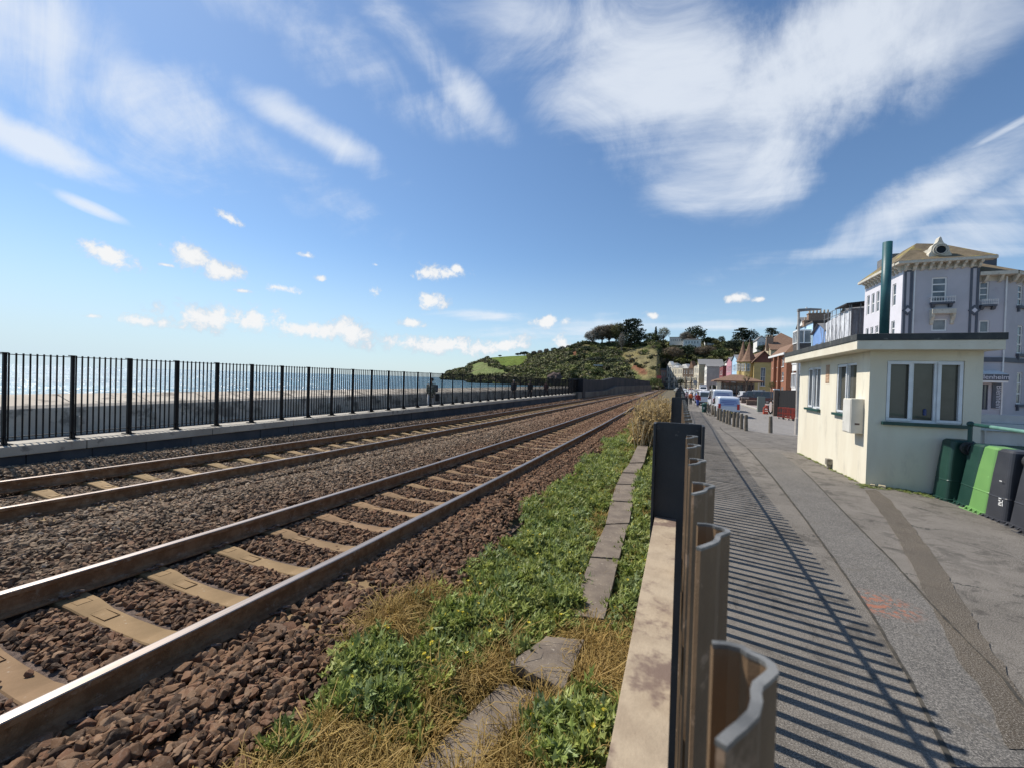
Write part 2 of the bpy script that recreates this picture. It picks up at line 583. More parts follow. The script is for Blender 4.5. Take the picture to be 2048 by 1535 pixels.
# ballast bed, path, driveway, road
struct(ribbon('ballast_bed', yr(-2, 300, .5), lambda Y: -9.6, lambda Y: -1.72, 16, M_bed, .004), label='brown stony bed of the railway')
struct(ribbon('path', yr(-2, 230, .4), lambda Y: fence_x(Y) + .03, lambda Y: float(np.interp(Y, [0, 20, 25.8, 36, 63, 170], [14, 14, 4.3, 3.55, 3.1, 4.2])), 26, M_path, .0), label='worn grey asphalt footpath and forecourt')
KY, KX = [20.1, 25, 37.2, 82.8, 250], [16, 15, 10.0, 10.3, 12]
struct(ribbon('road', yr(20.1, 250, .8), lambda Y: float(np.interp(Y, [20, 25.8, 36, 63, 170, 250], [14.05, 4.35, 3.6, 3.15, 4.25, 5])), lambda Y: 14.1 if Y < 20.2 else float(np.interp(Y, KY, KX)), 8, M_road, -.012), label='pale grey asphalt road beside the parked vans')
struct(ribbon('pavement', yr(21, 250, .8), lambda Y: float(np.interp(Y, KY, KX)) + .02, lambda Y: 30, 5, M_pave, .10), label='pinkish paving across the road')
kb = MB()
ky = yr(25, 170, 1.2)
for a, b in zip(ky, ky[1:]):
    xa, xb = [float(np.interp(q, KY, KX)) for q in (a, b)]
    za, zb = gz(xa, a), gz(xb, b)
    kb.quad((xa - .13, a, za + .095), (xb - .13, b, zb + .095), (xb + .02, b, zb + .103), (xa + .02, a, za + .103))
    kb.quad((xa - .13, a, za - .05), (xb - .13, b, zb - .05), (xb - .13, b, zb + .095), (xa - .13, a, za + .095))
struct(kb.build('kerb', mat('pale kerb stone', (.42, .40, .36), (.5, .48, .43), 3)), label='pale stone kerb along the far side of the road')
lm = MB()
for a, b in zip(ky, ky[1:]):
    xa, xb = [float(np.interp(q, KY, KX)) - .35 for q in (a, b)]
    lm.quad((xa - .09, a, gz(xa, a) - .007), (xb - .09, b, gz(xb, b) - .007), (xb, b, gz(xb, b) - .007), (xa, a, gz(xa, a) - .007))
struct(lm.build('road_line', mat('worn yellow line paint', (.55, .46, .2), (.35, .32, .25), 4)), label='worn yellow line at the road edge')


def strip(name, pts, m_, dz, wob=0.0):
    """a ribbon along (image) ground points given as (x_left, x_right, y)"""
    mb = MB(); L, Rr = [], []
    for (xl, xr, y) in pts:
        L.append(gpt(xl, y)); Rr.append(gpt(xr, y))
    Lf, Rf = [], []
    for i in range(len(L) - 1):
        for k in range(12):
            t_ = k / 12
            a = L[i].lerp(L[i + 1], t_); b = Rr[i].lerp(Rr[i + 1], t_)
            j = wob * fbm(a.x * 5, a.y * 5, 1.3); j2 = wob * fbm(b.x * 5 + 9, b.y * 5, 1.3)
            a.x += j; b.x += j2
            Lf.append(a); Rf.append(b)
    for i in range(len(Lf) - 1):
        q = [Lf[i], Rf[i], Rf[i + 1], Lf[i + 1]]
        for c in range(4):
            pass
        n = 3
        for c in range(n):
            A = Lf[i].lerp(Rf[i], c / n); B = Lf[i].lerp(Rf[i], (c + 1) / n); Cc = Lf[i + 1].lerp(Rf[i + 1], (c + 1) / n); Dd = Lf[i + 1].lerp(Rf[i + 1], c / n)
            for q_ in (A, B, Cc, Dd): q_.z = gz(q_.x, q_.y) + dz
            mb.quad(A, B, Cc, Dd)
    return mb.build(name, m_)


struct(strip('patched_path', [(1905, 2160, 1535), (1821, 2010, 1362), (1745, 1880, 1230), (1670, 1782, 1120), (1612, 1702, 1040), (1562, 1640, 975), (1532, 1600, 935), (1500, 1556, 900)], M_strip, .004, .006), label='long darker asphalt repair running down the path')
struct(strip('filled_trench', [(2020, 2110, 1500), (1975, 2048, 1400), (1910, 1990, 1310), (1870, 1938, 1225), (1822, 1880, 1127), (1786, 1830, 1059), (1742, 1780, 1000), (1728, 1752, 978)], M_brown, .008, .02), label='brown gritty trench filling curving away from the hut corner')
M_dark = mat('dark joint dirt', (.03, .028, .024), (.07, .06, .045), 12, 1, coord='Position')
struct(strip('path_joint', [(1903, 1913, 1535), (1817, 1825, 1362), (1742, 1748, 1230), (1667, 1672, 1120), (1610, 1614, 1040), (1560, 1564, 975), (1498, 1501, 900), (1437, 1439, 850)], M_dark, .0065, .006), label='dark open joint in the path')
struct(strip('repair_joint', [(2048, 2056, 1420), (2008, 2013, 1362), (1879, 1884, 1230), (1780, 1784, 1120), (1701, 1704, 1040), (1639, 1641, 975), (1599, 1601, 935)], M_dark, .012, .008), label='thin dark seam beside the asphalt repair')
# ------------------------------------------------------------------ railway
M_rail = None
def rail_material():
    m_ = bpy.data.materials.new('rusty rail'); m_.use_nodes = True
    t = NT(m_.node_tree); b = m_.node_tree.nodes['Principled BSDF']
    g = t.n('ShaderNodeNewGeometry'); P = g.outputs['Position']
    c = t.mix(t.ss(t.noise(P, 9, 8, .7), .4, .62), (.17, .09, .045), (.26, .155, .085))
    c = t.mix(t.m('MULTIPLY', t.ss(t.noise(P, 5, 9, .8), .55, .62), .7), c, (.30, .235, .175))
    t.lk(c, b.inputs['Base Color']); b.inputs['Roughness'].default_value = .8; b.inputs['Specular IOR Level'].default_value = .2
    bn = t.n('ShaderNodeBump'); bn.inputs['Distance'].default_value = .003; t.lk(t.noise(P, 120, 4, .7), bn.inputs['Height']); t.lk(bn.outputs[0], b.inputs['Normal'])
    return m_
M_rail = rail_material()
M_head = mat('polished rail head', (.38, .33, .30), (.28, .235, .20), 3, .46, metal=1.0, stretch=(8, .15, 8), coord='Position')
M_edge = mat('brown rail edge', (.20, .13, .09), (.26, .19, .15), 8, .5, metal=.4)
hw = .035
RP = [(-.070, -.156), (.070, -.156), (.070, -.147), (.018, -.133), (.009, -.12), (.009, -.045), (.034, -.034), (.034, -.012), (.034, -.012)]
web = [(-.07, -.158), (.07, -.158), (.07, -.147), (.02, -.134), (.009, -.118), (.009, -.046), (.034, -.036), (.0345, -.008), (-.0345, -.008), (-.034, -.036), (-.009, -.046), (-.009, -.118), (-.02, -.134), (-.07, -.147)]
head = [(-.0345, -.008), (-.031, -.0025), (-.02, 0), (.02, 0), (.031, -.0025), (.0345, -.008)]
ry = yr(-1.5, 320, 1.0, 1.04)
rails = []
for X, lab in ((-2.6, 'shiny topped rusty rail nearest the grassy verge'), (-4.1, 'seaward rail of the nearer track, beside the heaped ballast'), (-6.55, 'landward rail of the seaward track'), (-8.05, 'rail nearest the sea wall, farthest of the four')):
    root = empty('rail', (X, 0, 0))
    tag(root, lab, 'rail', 'rails of the two tracks')
    tilt = .012 * max(0, (-X - 4) / 4) * 3
    for nm, pr, mm in (('web', web, M_rail), ('running_surface', head, M_head)):
        mb = MB(); k = len(pr)
        for Y in ry:
            z = rail_z(Y) + tilt
            mb.v += [(a, Y, z + b) for a, b in pr]
        for i in range(len(ry) - 1):
            for j in range(k if nm == 'web' else k - 1):
                q = (j + 1) % k
                mb.f.append((i * k + j, i * k + q, (i + 1) * k + q, (i + 1) * k + j))
        mb.build(nm, mm, root)

M_sleep = mat('weathered brown sleeper', (.19, .118, .055), (.27, .17, .085), 2.2, .93, .002, 50, col3=(.40, .33, .25), scale3=9, c3=(.62, .7), rand=.10)
M_sleep2 = mat('pale sleeper', (.25, .165, .075), (.33, .23, .115), 2.2, .93, .002, 50, rand=.08)
M_clip = mat('rusty clip', (.09, .055, .04), (.2, .15, .12), 30, .6, metal=.3)


def sleeper_mesh():
    mb = MB()
    secs = [(-1.25, .10, .0), (-1.22, .105, .0), (-.95, .105, .0), (-.50, .10, -.004), (-.30, .088, -.028), (0, .086, -.034), (.30, .088, -.028), (.50, .10, -.004), (.95, .105, .0), (1.22, .105, .0), (1.25, .10, .0)]
    for (x, hwid, z) in secs:
        mb.v += [(x, -hwid - .03, -.2), (x, -hwid, z - .008), (x, -hwid + .008, z), (x, hwid - .008, z), (x, hwid, z - .008), (x, hwid + .03, -.2)]
    for i in range(len(secs) - 1):
        for j in range(5):
            a = i * 6 + j; mb.f.append((a, a + 1, a + 7, a + 6))
    mb.f.append((5, 4, 3, 2, 1, 0)); n = (len(secs) - 1) * 6; mb.f.append((n, n + 1, n + 2, n + 3, n + 4, n + 5))
    # cast rectangle in the top of each sleeper
    for (a, b) in ((-.34, -.16), (-.62, -.50)):
        for (x0, x1, y0, y1) in ((a, b, -.05, -.046), (a, b, .046, .05), (a, a + .004, -.046, .046), (b - .004, b, -.046, .046)):
            zz = -.0255 if a > -.5 else -.004
            mb.box(x0, x1, y0, y1, zz - .01, zz + (.0025))
    return mb


smb = sleeper_mesh()
def clip_mb(x, s_):
    mb = MB()
    pts = [(x + s_ * .045, -.06, .012), (x + s_ * .10, -.055, .03), (x + s_ * .125, -.025, .032), (x + s_ * .10, -.005, .028), (x + s_ * .06, .0, .02), (x + s_ * .10, .01, .045), (x + s_ * .13, .04, .04), (x + s_ * .08, .055, .02)]
    mb.tube(pts, .0085, 6)
    mb.box(x + s_ * .085 - .02, x + s_ * .085 + .02, -.03, .03, -.01, .015)
    return mb


SL = {}                                          # sleeper footprints, kept clear of most stones
for tr, (xc, sp, y0_, nmax, col_) in enumerate(((-3.35, .62, 1.05, 62, M_sleep), (-7.30, .58, 1.4, 60, M_sleep2))):
    proto = None
    label_t = 'nearer track' if tr == 0 else 'seaward track'
    ys = [.52, 1.06, 1.58, 2.07, 2.62, 3.17, 3.76, 4.35, 4.93, 5.55, 6.17, 6.76, 7.37, 8.01] if tr == 0 else [.56 + .55 * q for q in range(12)]
    Y = ys[-1] + sp
    while Y < 110:
        ys.append(Y); Y += sp
    SL[tr] = ys
    first = None
    pm = smb.build('sleeper_block', col_)
    me_block = pm.data; bpy.data.objects.remove(pm)
    me_block.transform(Matrix.Diagonal((1, .86, 1, 1)))
    clips = []
    for x in (-.75, .75):
        for s_ in (-1, 1):
            o_ = clip_mb(x, s_).build('rail_clip', M_clip); clips.append(o_.data); bpy.data.objects.remove(o_)
    far = []
    for i, Y in enumerate(ys):
        z = rail_z(Y) - .158 + (.03 if tr else 0)
        dz = (rail_z(Y + .5) - rail_z(Y - .5))
        if i < (110 if tr == 0 else 80):
            lab = '%s concrete sleeper of the %s, counting from the camera' % (nth(i + 1), label_t)
            grp = 'concrete sleepers of the ' + label_t
            if Y < 9:
                o = empty('sleeper', (xc, Y, z)); tag(o, lab, 'sleeper', grp)
                b_ = bpy.data.objects.new('block', me_block); C.objects.link(b_); b_.parent = o
                for cm_ in clips:
                    c_ = bpy.data.objects.new('rail_clip', cm_); C.objects.link(c_); c_.parent = o
            else:
                o = bpy.data.objects.new('sleeper', me_block); C.objects.link(o); o.location = (xc, Y, z); tag(o, lab, 'sleeper', grp)
            o.rotation_euler = (dz, 0, R(random.uniform(-.6, .6)))
        else:
            far.append(Y)
    mbf = MB()
    for Y in far + [110 + k * sp for k in range(150)]:
        z = rail_z(Y) - .158
        mbf.box(xc - 1.25, xc + 1.25, Y - .1, Y + .1, z - .1, z)
    o = mbf.build('sleepers', col_); o['kind'] = 'stuff'; o['label'] = 'far off sleepers of the ' + label_t

# ------------------------------------------------------------------ ballast stones
def rock_mesh(seed):
    r_ = random.Random(seed); bm = bmesh.new()
    for _ in range(13):
        v_ = Vector((r_.gauss(0, 1), r_.gauss(0, 1), r_.gauss(0, 1))).normalized()
        v_ = Vector((v_.x * r_.uniform(.8, 1.15), v_.y * r_.uniform(.7, 1), v_.z * r_.uniform(.5, .8)))
        bm.verts.new(v_)
    ret = bmesh.ops.convex_hull(bm, input=bm.verts)
    bmesh.ops.delete(bm, geom=[g for g in ret['geom_interior'] if isinstance(g, bmesh.types.BMVert)], context='VERTS')
    bmesh.ops.bevel(bm, geom=list(bm.edges), offset=.045, segments=1, affect='EDGES', clamp_overlap=True)
    me = bpy.data.meshes.new('ballast_stone'); bm.to_mesh(me); bm.free()
    return me


def stone_material():
    m_ = bpy.data.materials.new('ballast stone'); m_.use_nodes = True
    t = NT(m_.node_tree); b = m_.node_tree.nodes['Principled BSDF']
    oi = t.n('ShaderNodeObjectInfo'); rnd = oi.outputs['Random']
    P = t.n('ShaderNodeNewGeometry').outputs['Position']
    sx = t.n('ShaderNodeSeparateXYZ'); t.lk(P, sx.inputs[0])
    rr = t.n('ShaderNodeValToRGB'); t.lk(rnd, rr.inputs[0])
    cr = rr.color_ramp; cr.interpolation = 'LINEAR'
    def ramp(cr, cols):
        while len(cr.elements) < len(cols): cr.elements.new(.5)
        for e, (p_, c_) in zip(cr.elements, cols): e.position = p_; e.color = (*c_, 1)
    ramp(cr, [(0, (.045, .028, .018)), (.3, (.12, .068, .038)), (.55, (.20, .112, .06)), (.75, (.16, .08, .045)), (.9, (.27, .17, .10)), (1, (.09, .055, .038))])
    rp = t.n('ShaderNodeValToRGB'); t.lk(rnd, rp.inputs[0])
    ramp(rp.color_ramp, [(0, (.075, .055, .038)), (.3, (.18, .13, .085)), (.55, (.29, .22, .145)), (.78, (.20, .12, .07)), (.92, (.42, .34, .25)), (1, (.12, .09, .06))])
    jit = t.m('MULTIPLY', t.m('SUBTRACT', t.noise(P, .9, 4, .7), .5), 3.0)
    pale = t.ss(t.m('ADD', sx.outputs[0], jit), -3.6, -5.6)
    c = t.mix(t.m('MULTIPLY', pale, .8), rr.outputs[0], rp.outputs[0])
    red = t.m('MULTIPLY', t.ss(sx.outputs[1], 7, 24), .6)
    c = t.mix(red, c, (.20, .105, .06))
    c = t.mix(t.m('MULTIPLY', t.ss(t.noise(P, 60, 5, .7), .5, .66), .35), c, (.30, .23, .17))
    t.lk(c, b.inputs['Base Color']); b.inputs['Roughness'].default_value = .9; b.inputs['Specular IOR Level'].default_value = .25
    bn = t.n('ShaderNodeBump'); bn.inputs['Distance'].default_value = .0025; t.lk(t.noise(P, 130, 4, .7), bn.inputs['Height']); t.lk(bn.outputs[0], b.inputs['Normal'])
    return m_


M_stone = stone_material()
rocks = [rock_mesh(s_) for s_ in range(12)]
for r_ in rocks: r_.materials.append(M_stone)


def bed_h(X, Y):
    """the heaped shape of the ballast above the bed"""
    h = 0
    h += .10 * np.exp(-((X + 5.3) / .62) ** 2)                        # heap between the tracks
    h += .012 * np.exp(-((X + 3.35) / .45) ** 2)
    h -= .012 * ((np.abs(X + 3.35) < .7) | (np.abs(X + 7.3) < .7))
    h += .015 * np.exp(-((X + 7.3) / .45) ** 2)
    h += .028 * ((np.abs(X + 3.35) > .85) & (np.abs(X + 3.35) < 1.3)) + .035 * ((np.abs(X + 7.3) > .85) & (np.abs(X + 7.3) < 1.3))
    h += np.where(X > -2.2, .035 * np.exp(-((X + 1.95) / .25) ** 2), 0)
    h += .15 * np.clip((-8.45 - X) / .5, 0, 1)
    return h


def scatter_stones():
    P_, S_ = [], []
    for (ya, yb, dens, sz, layers) in ((.2, 5, 900, .026, 2), (5, 10, 700, .028, 2), (10, 19, 460, .036, 1), (19, 35, 170, .055, 1), (35, 66, 60, .085, 1)):
        for ly in range(layers):
            n = int((yb - ya) * 7.9 * dens)
            X = rng.uniform(-9.5, -1.6, n); Y = rng.uniform(ya, yb, n)
            # nothing behind the camera's left edge
            keep = (X > -3.35 * Y - .6)
            edge = -1.72 + .10 * np.sin(Y * 2.3) + .06 * np.sin(Y * 5.1)
            keep &= (X < edge + rng.uniform(-.12, .12, n))
            for xr in (-2.6, -4.1, -6.55, -8.05): keep &= np.abs(X - xr) > .085
            s_ = sz * rng.lognormal(0, .26, n)
            for tr, xc in ((0, -3.35), (1, -7.30)):
                ys = np.array(SL[tr]); d = np.abs(Y[:, None] - ys[None, :]).min(axis=1)
                inside = (np.abs(X - xc) < .70)
                on = d < (.085 + s_ * .7)
                keep &= ~(inside & on & (rng.random(n) < .993))
                outer = (np.abs(X - xc) >= .70) & (np.abs(X - xc) < 1.27)
                keep &= ~(outer & on & (rng.random(n) < (.05 + .75 * (np.sin(Y * 1.7 + X) > .62) * (tr == 0))))
                s_ = np.where(outer & (X > -2.6) & (Y < 7), s_ * 1.3, s_)
            X, Y, s_ = X[keep], Y[keep], s_[keep]
            base = np.interp(Y, RZY, RZV) - .20
            z = base + bed_h(X, Y) + (ly * .018 + .004 + rng.uniform(-.008, .012, len(X)))
            P_.append(np.stack([X, Y, z], 1)); S_.append(s_)
    P_ = np.concatenate(P_); S_ = np.concatenate(S_)
    n = len(P_)
    rot = np.stack([rng.normal(0, .45, n), rng.normal(0, .45, n), rng.uniform(0, 6.28, n)], 1)
    scl = np.stack([S_ * rng.uniform(.8, 1.25, n), S_ * rng.uniform(.8, 1.2, n), S_ * rng.uniform(.75, 1.2, n)], 1)
    print('stones', n)
    o = scatter('ballast', P_, rot, scl, rng.integers(0, len(rocks), n), rocks)
    o['label'] = 'reddish brown crushed stone ballast round the rails'
    # one stray stone lying on each of several sleepers
    spots = [(-3.30, 2.95), (-2.98, 4.6), (-3.6, 5.5), (-3.0, 7.2), (-3.05, 6.35)]


scatter_stones()

# ------------------------------------------------------------------ seaward wall, railing, promenade, sea
M_conc = mat('weathered coping concrete', (.34, .305, .25), (.44, .40, .33), 1.5, .9, .004, 40, col3=(.22, .20, .17), scale3=4, c3=(.55, .66))
M_blue = mat('dark limestone blocks', (.045, .05, .06), (.085, .085, .09), 1.2, .9, .01, 14, coord='Position')
WX = -9.6
lw = empty('low_wall', (0, 0, 0)); tag(lw, 'low dark stone wall with pale coping under the railings', 'wall')
mb = MB()
for i, Y in enumerate(np.arange(0, 86, .8)):
    for k in range(3):
        z0 = -.55 + k * .27
        mb.box(WX - .5, WX - .03 + random.uniform(-.012, .012), Y + (.4 if k % 2 else 0) + .006, Y + .8 + (.4 if k % 2 else 0) - .006, z0, z0 + .262)
mb.box(WX - .5, WX - .06, -.5, 87, -.6, .24)
mb.build('wall', M_blue, lw)
for i, Y in enumerate(np.arange(-.3, 46, 2.1)):
    mb = MB(); mb.box(WX - .62, WX + .05, Y + .005, Y + 2.095, .25, .404)
    mb.build('coping', M_conc, lw, bevel=.012)
mb = MB(); mb.box(WX - .62, WX + .05, 45.91, 86, .25, .404); mb.build('coping', M_conc, lw)

M_iron = mat('black railing paint', (.007, .007, .008), (.012, .011, .01), 10, .6, spec=.2)
FX = -9.86
rf = empty('sea_railing', (FX, 0, 0)); tag(rf, 'black vertical bar railing on the low wall beside the sea', 'railing')
post_y = [3.03 + .78 * k + .0066 * k * k for k in range(-1, 44)]
bar = .0095
panels_mesh = None
mbp = MB()
for z in (.518, 1.838):
    mbp.box(-.02, .02, .0, .8325, z - .006, z + .006)
for k in range(9):
    y = .047 + .0825 * k
    mbp.box(-bar, bar, y - bar, y + bar, .46, 1.862)
pan0 = mbp.build('bar_panel', M_iron, rf)
mbq = MB()
mbq.box(-.03, .03, -.019, .019, .41, 1.858)
mbq.box(-.045, .045, -.045, .03, 1.852, 1.868)
mbq.box(-.07, .12, -.07, .07, .40, .42)
mbq.prism([(.03, .415), (.14, .415), (.03, .55)], lambda a, b: (a, -.008, b), lambda a, b: (a, .008, b))
post0 = mbq.build('post', M_iron, rf)
for i, Y in enumerate(post_y):
    for src in ((post0, pan0) if i < len(post_y) - 1 else (post0,)):
        o = src if i == 0 else src.copy()
        if i: C.objects.link(o); o.parent = rf
        o.location = (0, Y, 0)
        if src is pan0: o.scale = (1, (post_y[i + 1] - Y) / .8325, 1)
# low promenade, parapet
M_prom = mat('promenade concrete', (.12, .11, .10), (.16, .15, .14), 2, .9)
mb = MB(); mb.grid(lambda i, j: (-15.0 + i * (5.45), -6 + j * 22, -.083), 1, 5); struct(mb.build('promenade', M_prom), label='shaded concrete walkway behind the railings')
M_sw = mat('sea wall concrete', (.50, .43, .34), (.60, .53, .43), .9, .9, .004, 20, col3=(.24, .21, .17), scale3=1.6, c3=(.5, .62), coord='Position')
swl = empty('sea_wall', (0, 0, 0)); tag(swl, 'thick concrete sea wall with a sloping pale top', 'wall')
Y = 5.7 - 1.68 * 12
k = 0
while Y < 88:
    L = 1.68
    mb = MB()
    pr = [(-16.6, -3.8), (-14.45, -.2), (-14.55, .62), (-14.66, .70), (-15.55, .93), (-15.9, .90), (-16.6, .0)]
    mb.prism(pr, lambda a, b: (a, Y + .010, b), lambda a, b: (a, Y + L - .010, b))
    mb.box(-14.62, -14.35, Y - .01, Y + .03, -.1, .40)
    mb.build('wall_section', M_sw, swl, bevel=.012)
    Y += L; k += 1
mb = MB(); mb.prism([(-16.4, -3.8), (-14.7, -.2), (-14.8, .6), (-15.9, .8), (-16.4, 0)], lambda a, b: (a, -14, b), lambda a, b: (a, 90, b)); mb.build('core', mat('dark joint filler', (.12, .11, .09)), swl)

def sea_material():
    m_ = bpy.data.materials.new('sea water'); m_.use_nodes = True
    t = NT(m_.node_tree); b = m_.node_tree.nodes['Principled BSDF']
    P = t.n('ShaderNodeNewGeometry').outputs['Position']
    c = t.mix(t.ss(t.noise(P, .012, 4), .35, .65), (.03, .12, .18), (.07, .20, .26))
    t.lk(c, b.inputs['Base Color']); b.inputs['IOR'].default_value = 1.75
    mp_ = t.n('ShaderNodeMapping'); t.lk(P, mp_.inputs[0]); mp_.inputs['Rotation'].default_value = (0, 0, R(30)); mp_.inputs['Scale'].default_value = (1, 1.8, 1)
    mq = t.n('ShaderNodeMapping'); t.lk(P, mq.inputs[0]); mq.inputs['Rotation'].default_value = (0, 0, R(-15)); mq.inputs['Scale'].default_value = (1, .5, 1)
    spark = t.m('ADD', t.m('MULTIPLY', t.noise(mq.outputs[0], .55, 6, .75), .6), t.m('MULTIPLY', t.noise(mq.outputs[0], .07, 6, .75), .4))
    t.lk(t.m('MULTIPLY_ADD', t.ss(spark, .44, .56), .30, .26), b.inputs['Roughness'])
    na = t.noise(mp_.outputs[0], .22, 3, .6, col=True)
    nb = t.noise(mp_.outputs[0], .9, 3, .6, col=True)
    v_ = t.v('ADD', t.v('SCALE', t.v('SUBTRACT', na, (.5, .5, .5)), 2.0), t.v('SCALE', t.v('SUBTRACT', nb, (.5, .5, .5)), 3.0))
    nrm = t.v('NORMALIZE', t.v('ADD', t.v('MULTIPLY', v_, (1, 1, 0)), (0, 0, 1)))
    t.lk(nrm, b.inputs['Normal'])
    return m_
M_sea = sea_material()
mb = MB()
sx_ = [-30000, -8000, -3000, -1200, -500, -200, -80, -30, -16]
sy_ = [-3000, -500, -50, 100, 300, 500, 2500, 9000, 30000]
mb.grid(lambda i, j: (sx_[i], sy_[j], -3.32), 8, 8)
mb.grid(lambda i, j: ([-16, 300, 3000, 20000][i], [420, 1500, 9000, 30000][j], -3.32), 3, 3)
struct(mb.build('sea', M_sea), label='glittering open sea')
# ================================================================== palisade fence beside the camera
def iron(name, a, b_, c, sc3=14, cc=(.52, .62), rough=.6, bump=.0008):
    return mat(name, a, b_, 9, rough, bump, 70, col3=c, scale3=sc3, c3=cc)


M_pale = iron('weathered brown steel', (.12, .075, .042), (.19, .12, .065), (.30, .20, .13), 26, (.58, .66))
M_beam = mat('pale tan beam paint', (.40, .315, .215), (.32, .245, .165), 30, .8, .0008, 160, col3=(.17, .115, .085), scale3=13, c3=(.46, .58), coord='Position')  # one pale tan over the whole beam, with brown patches
M_post = iron('dark steel post', (.022, .024, .028), (.035, .034, .036), (.10, .09, .085), 40, (.66, .72))
M_cut = mat('worn grey cut edge', (.12, .12, .115), (.24, .235, .22), 60, .5, .0005, 200, metal=.3)
fence = empty('palisade_fence', (0, 0, 0)); tag(fence, 'brown steel palisade fence running along the path from the camera', 'fence', None)
ZT = EYE.z - .085
prof_px = [(90, 300), (230, 310), (370, 345), (450, 395), (560, 440), (650, 500), (688, 580), (610, 650), (545, 700), (530, 760), (540, 830), (510, 950), (400, 1060), (310, 1130), (215, 1215)]
pp = [atZ(1400 + a / 4.58, 1200 + b / 4.58, ZT) for a, b in prof_px]
ym = sum(p_.y for p_ in pp) / len(pp)
pl = [(p_.x - .019 * ym, p_.y - ym) for p_ in pp]
# even the section out so that both halves match, then give it 3 mm of steel
def offset(poly, d):
    out = []
    for i, (a, b) in enumerate(poly):
        p0 = poly[max(i - 1, 0)]; p1 = poly[min(i + 1, len(poly) - 1)]
        t_ = Vector((p1[0] - p0[0], p1[1] - p0[1])).normalized()
        out.append((a + t_.y * d, b - t_.x * d))
    return out
inner = offset(pl, .0022)


def pale_mb(y, tilt=0.0, x0=0.0):
    mb = MB(); k = len(pl)
    zs = [.06, 1.0, ZT - .0015]
    for z in zs:
        for (a, b) in pl: mb.v.append((a + x0, y + b + tilt * z, z))
        for (a, b) in inner: mb.v.append((a + x0, y + b + tilt * z, z))
    for s_ in range(2):
        o0, o1 = s_ * 2 * k, (s_ + 1) * 2 * k
        for j in range(k - 1):
            mb.f.append((o0 + j, o0 + j + 1, o1 + j + 1, o1 + j))
            mb.f.append((o0 + k + j + 1, o0 + k + j, o1 + k + j, o1 + k + j + 1))
        mb.f.append((o0, o1, o1 + k, o0 + k)); mb.f.append((o0 + k - 1, o0 + 2 * k - 1, o1 + 2 * k - 1, o1 + k - 1))
    return mb


def cap_mb(y, tilt, x0):
    mb = MB(); k = len(pl); z = ZT - .0015
    for dz in (0, .0015):
        for (a, b) in pl: mb.v.append((a + x0 + .0003, y + b + tilt * z, z + dz))
        for (a, b) in inner: mb.v.append((a + x0 - .0003, y + b + tilt * z, z + dz))
    o1 = 2 * k
    for j in range(k - 1):
        mb.f.append((o1 + j, o1 + j + 1, o1 + k + j + 1, o1 + k + j))
        mb.f.append((j, j + 1, o1 + j + 1, o1 + j)); mb.f.append((k + j, o1 + k + j, o1 + k + j + 1, k + j + 1))
    mb.f.append((0, o1, o1 + k, k)); mb.f.append((k - 1, 2 * k - 1, o1 + 2 * k - 1, o1 + k - 1))
    return mb


posts_y = [.884 + 1.81 * k for k in range(-2, 26)]
pitch = .1207
py0 = ym
k = -14
npale = 0
farp = MB()
while True:
    y = py0 + pitch * k
    k += 1
    if y > 46: break
    if any(abs(y - q) < .05 for q in posts_y): continue
    if abs(y) < .08: continue                       # the lens looks out between two pales here
    x0 = .019 * y; tl = random.uniform(-.004, .004)
    if npale < 92:
        m_ = pale_mb(y, tl, x0).build('pale', M_pale, fence)
        if 0 < y < 6: cap_mb(y, tl, x0).build('cut_edge', M_cut, m_)
        npale += 1
    else:
        q = pale_mb(y, tl, x0); n0 = len(farp.v); farp.v += q.v; farp.f += [tuple(i + n0 for i in f_) for f_ in q.f]
o = farp.build('pales', M_pale, fence); o['kind'] = 'stuff'
for i, (a, b) in enumerate(zip(posts_y, posts_y[1:])):
    for zt in (EYE.z - .2675, .36):
        mb = MB()
        y0_, y1_ = a + .012, b - .012
        x0, x1 = .019 * y0_, .019 * y1_
        mb.prism([(-.0395, -.004), (-.0395, 0), (.0005, 0), (.0005, -.042), (-.0035, -.042), (-.0035, -.004)], lambda u_, v_: (u_ + x0, y0_, zt + v_), lambda u_, v_: (u_ + x1, y1_, zt + v_))
        mb.build('rail', M_beam, fence, bevel=.0006)
for y in posts_y:
    x = .019 * y
    mb = MB(); zt = EYE.z - .077
    mb.box(x - .043, x + .041, y - .003, y + .003, -.1, zt)
    mb.box(x - .048, x - .0431, y - .02, y + .02, -.1, zt - .002)
    mb.box(x + .0411, x + .046, y - .02, y + .02, -.1, zt - .002)
    mb.build('post', M_post, fence, bevel=.0008)

# ================================================================== trough lids in the verge
M_lid = mat('lichened brown concrete', (.135, .105, .08), (.195, .155, .115), 5, .95, .004, 60, col3=(.33, .28, .22), scale3=42, c3=(.60, .68), coord='Position')
lids = [
    [(1275, 890), (1297, 888), (1288, 923), (1259, 924)], [(1258.5, 925.5), (1287.5, 925), (1276, 944), (1245, 943)], [(1244, 945), (1275.5, 946), (1271, 967), (1234, 966)],
    [(1233, 967.5), (1271, 968.5), (1266, 1002), (1222, 999)], [(1221, 1001), (1266, 1004), (1258, 1044), (1212, 1046)], [(1211, 1048), (1257, 1046), (1238, 1115), (1182, 1111)],
    [(1181, 1114), (1237, 1118), (1209, 1236), (1142, 1228)]]
lid_lab = ['hidden by the dead stalks', 'second one from the dead stalks', 'short one third from the dead stalks', 'palest of the row beside the grass', 'brown one at the middle of the row', 'partly overgrown one between leafy clumps', 'nearest of the unbroken row, with a dark gap under it']


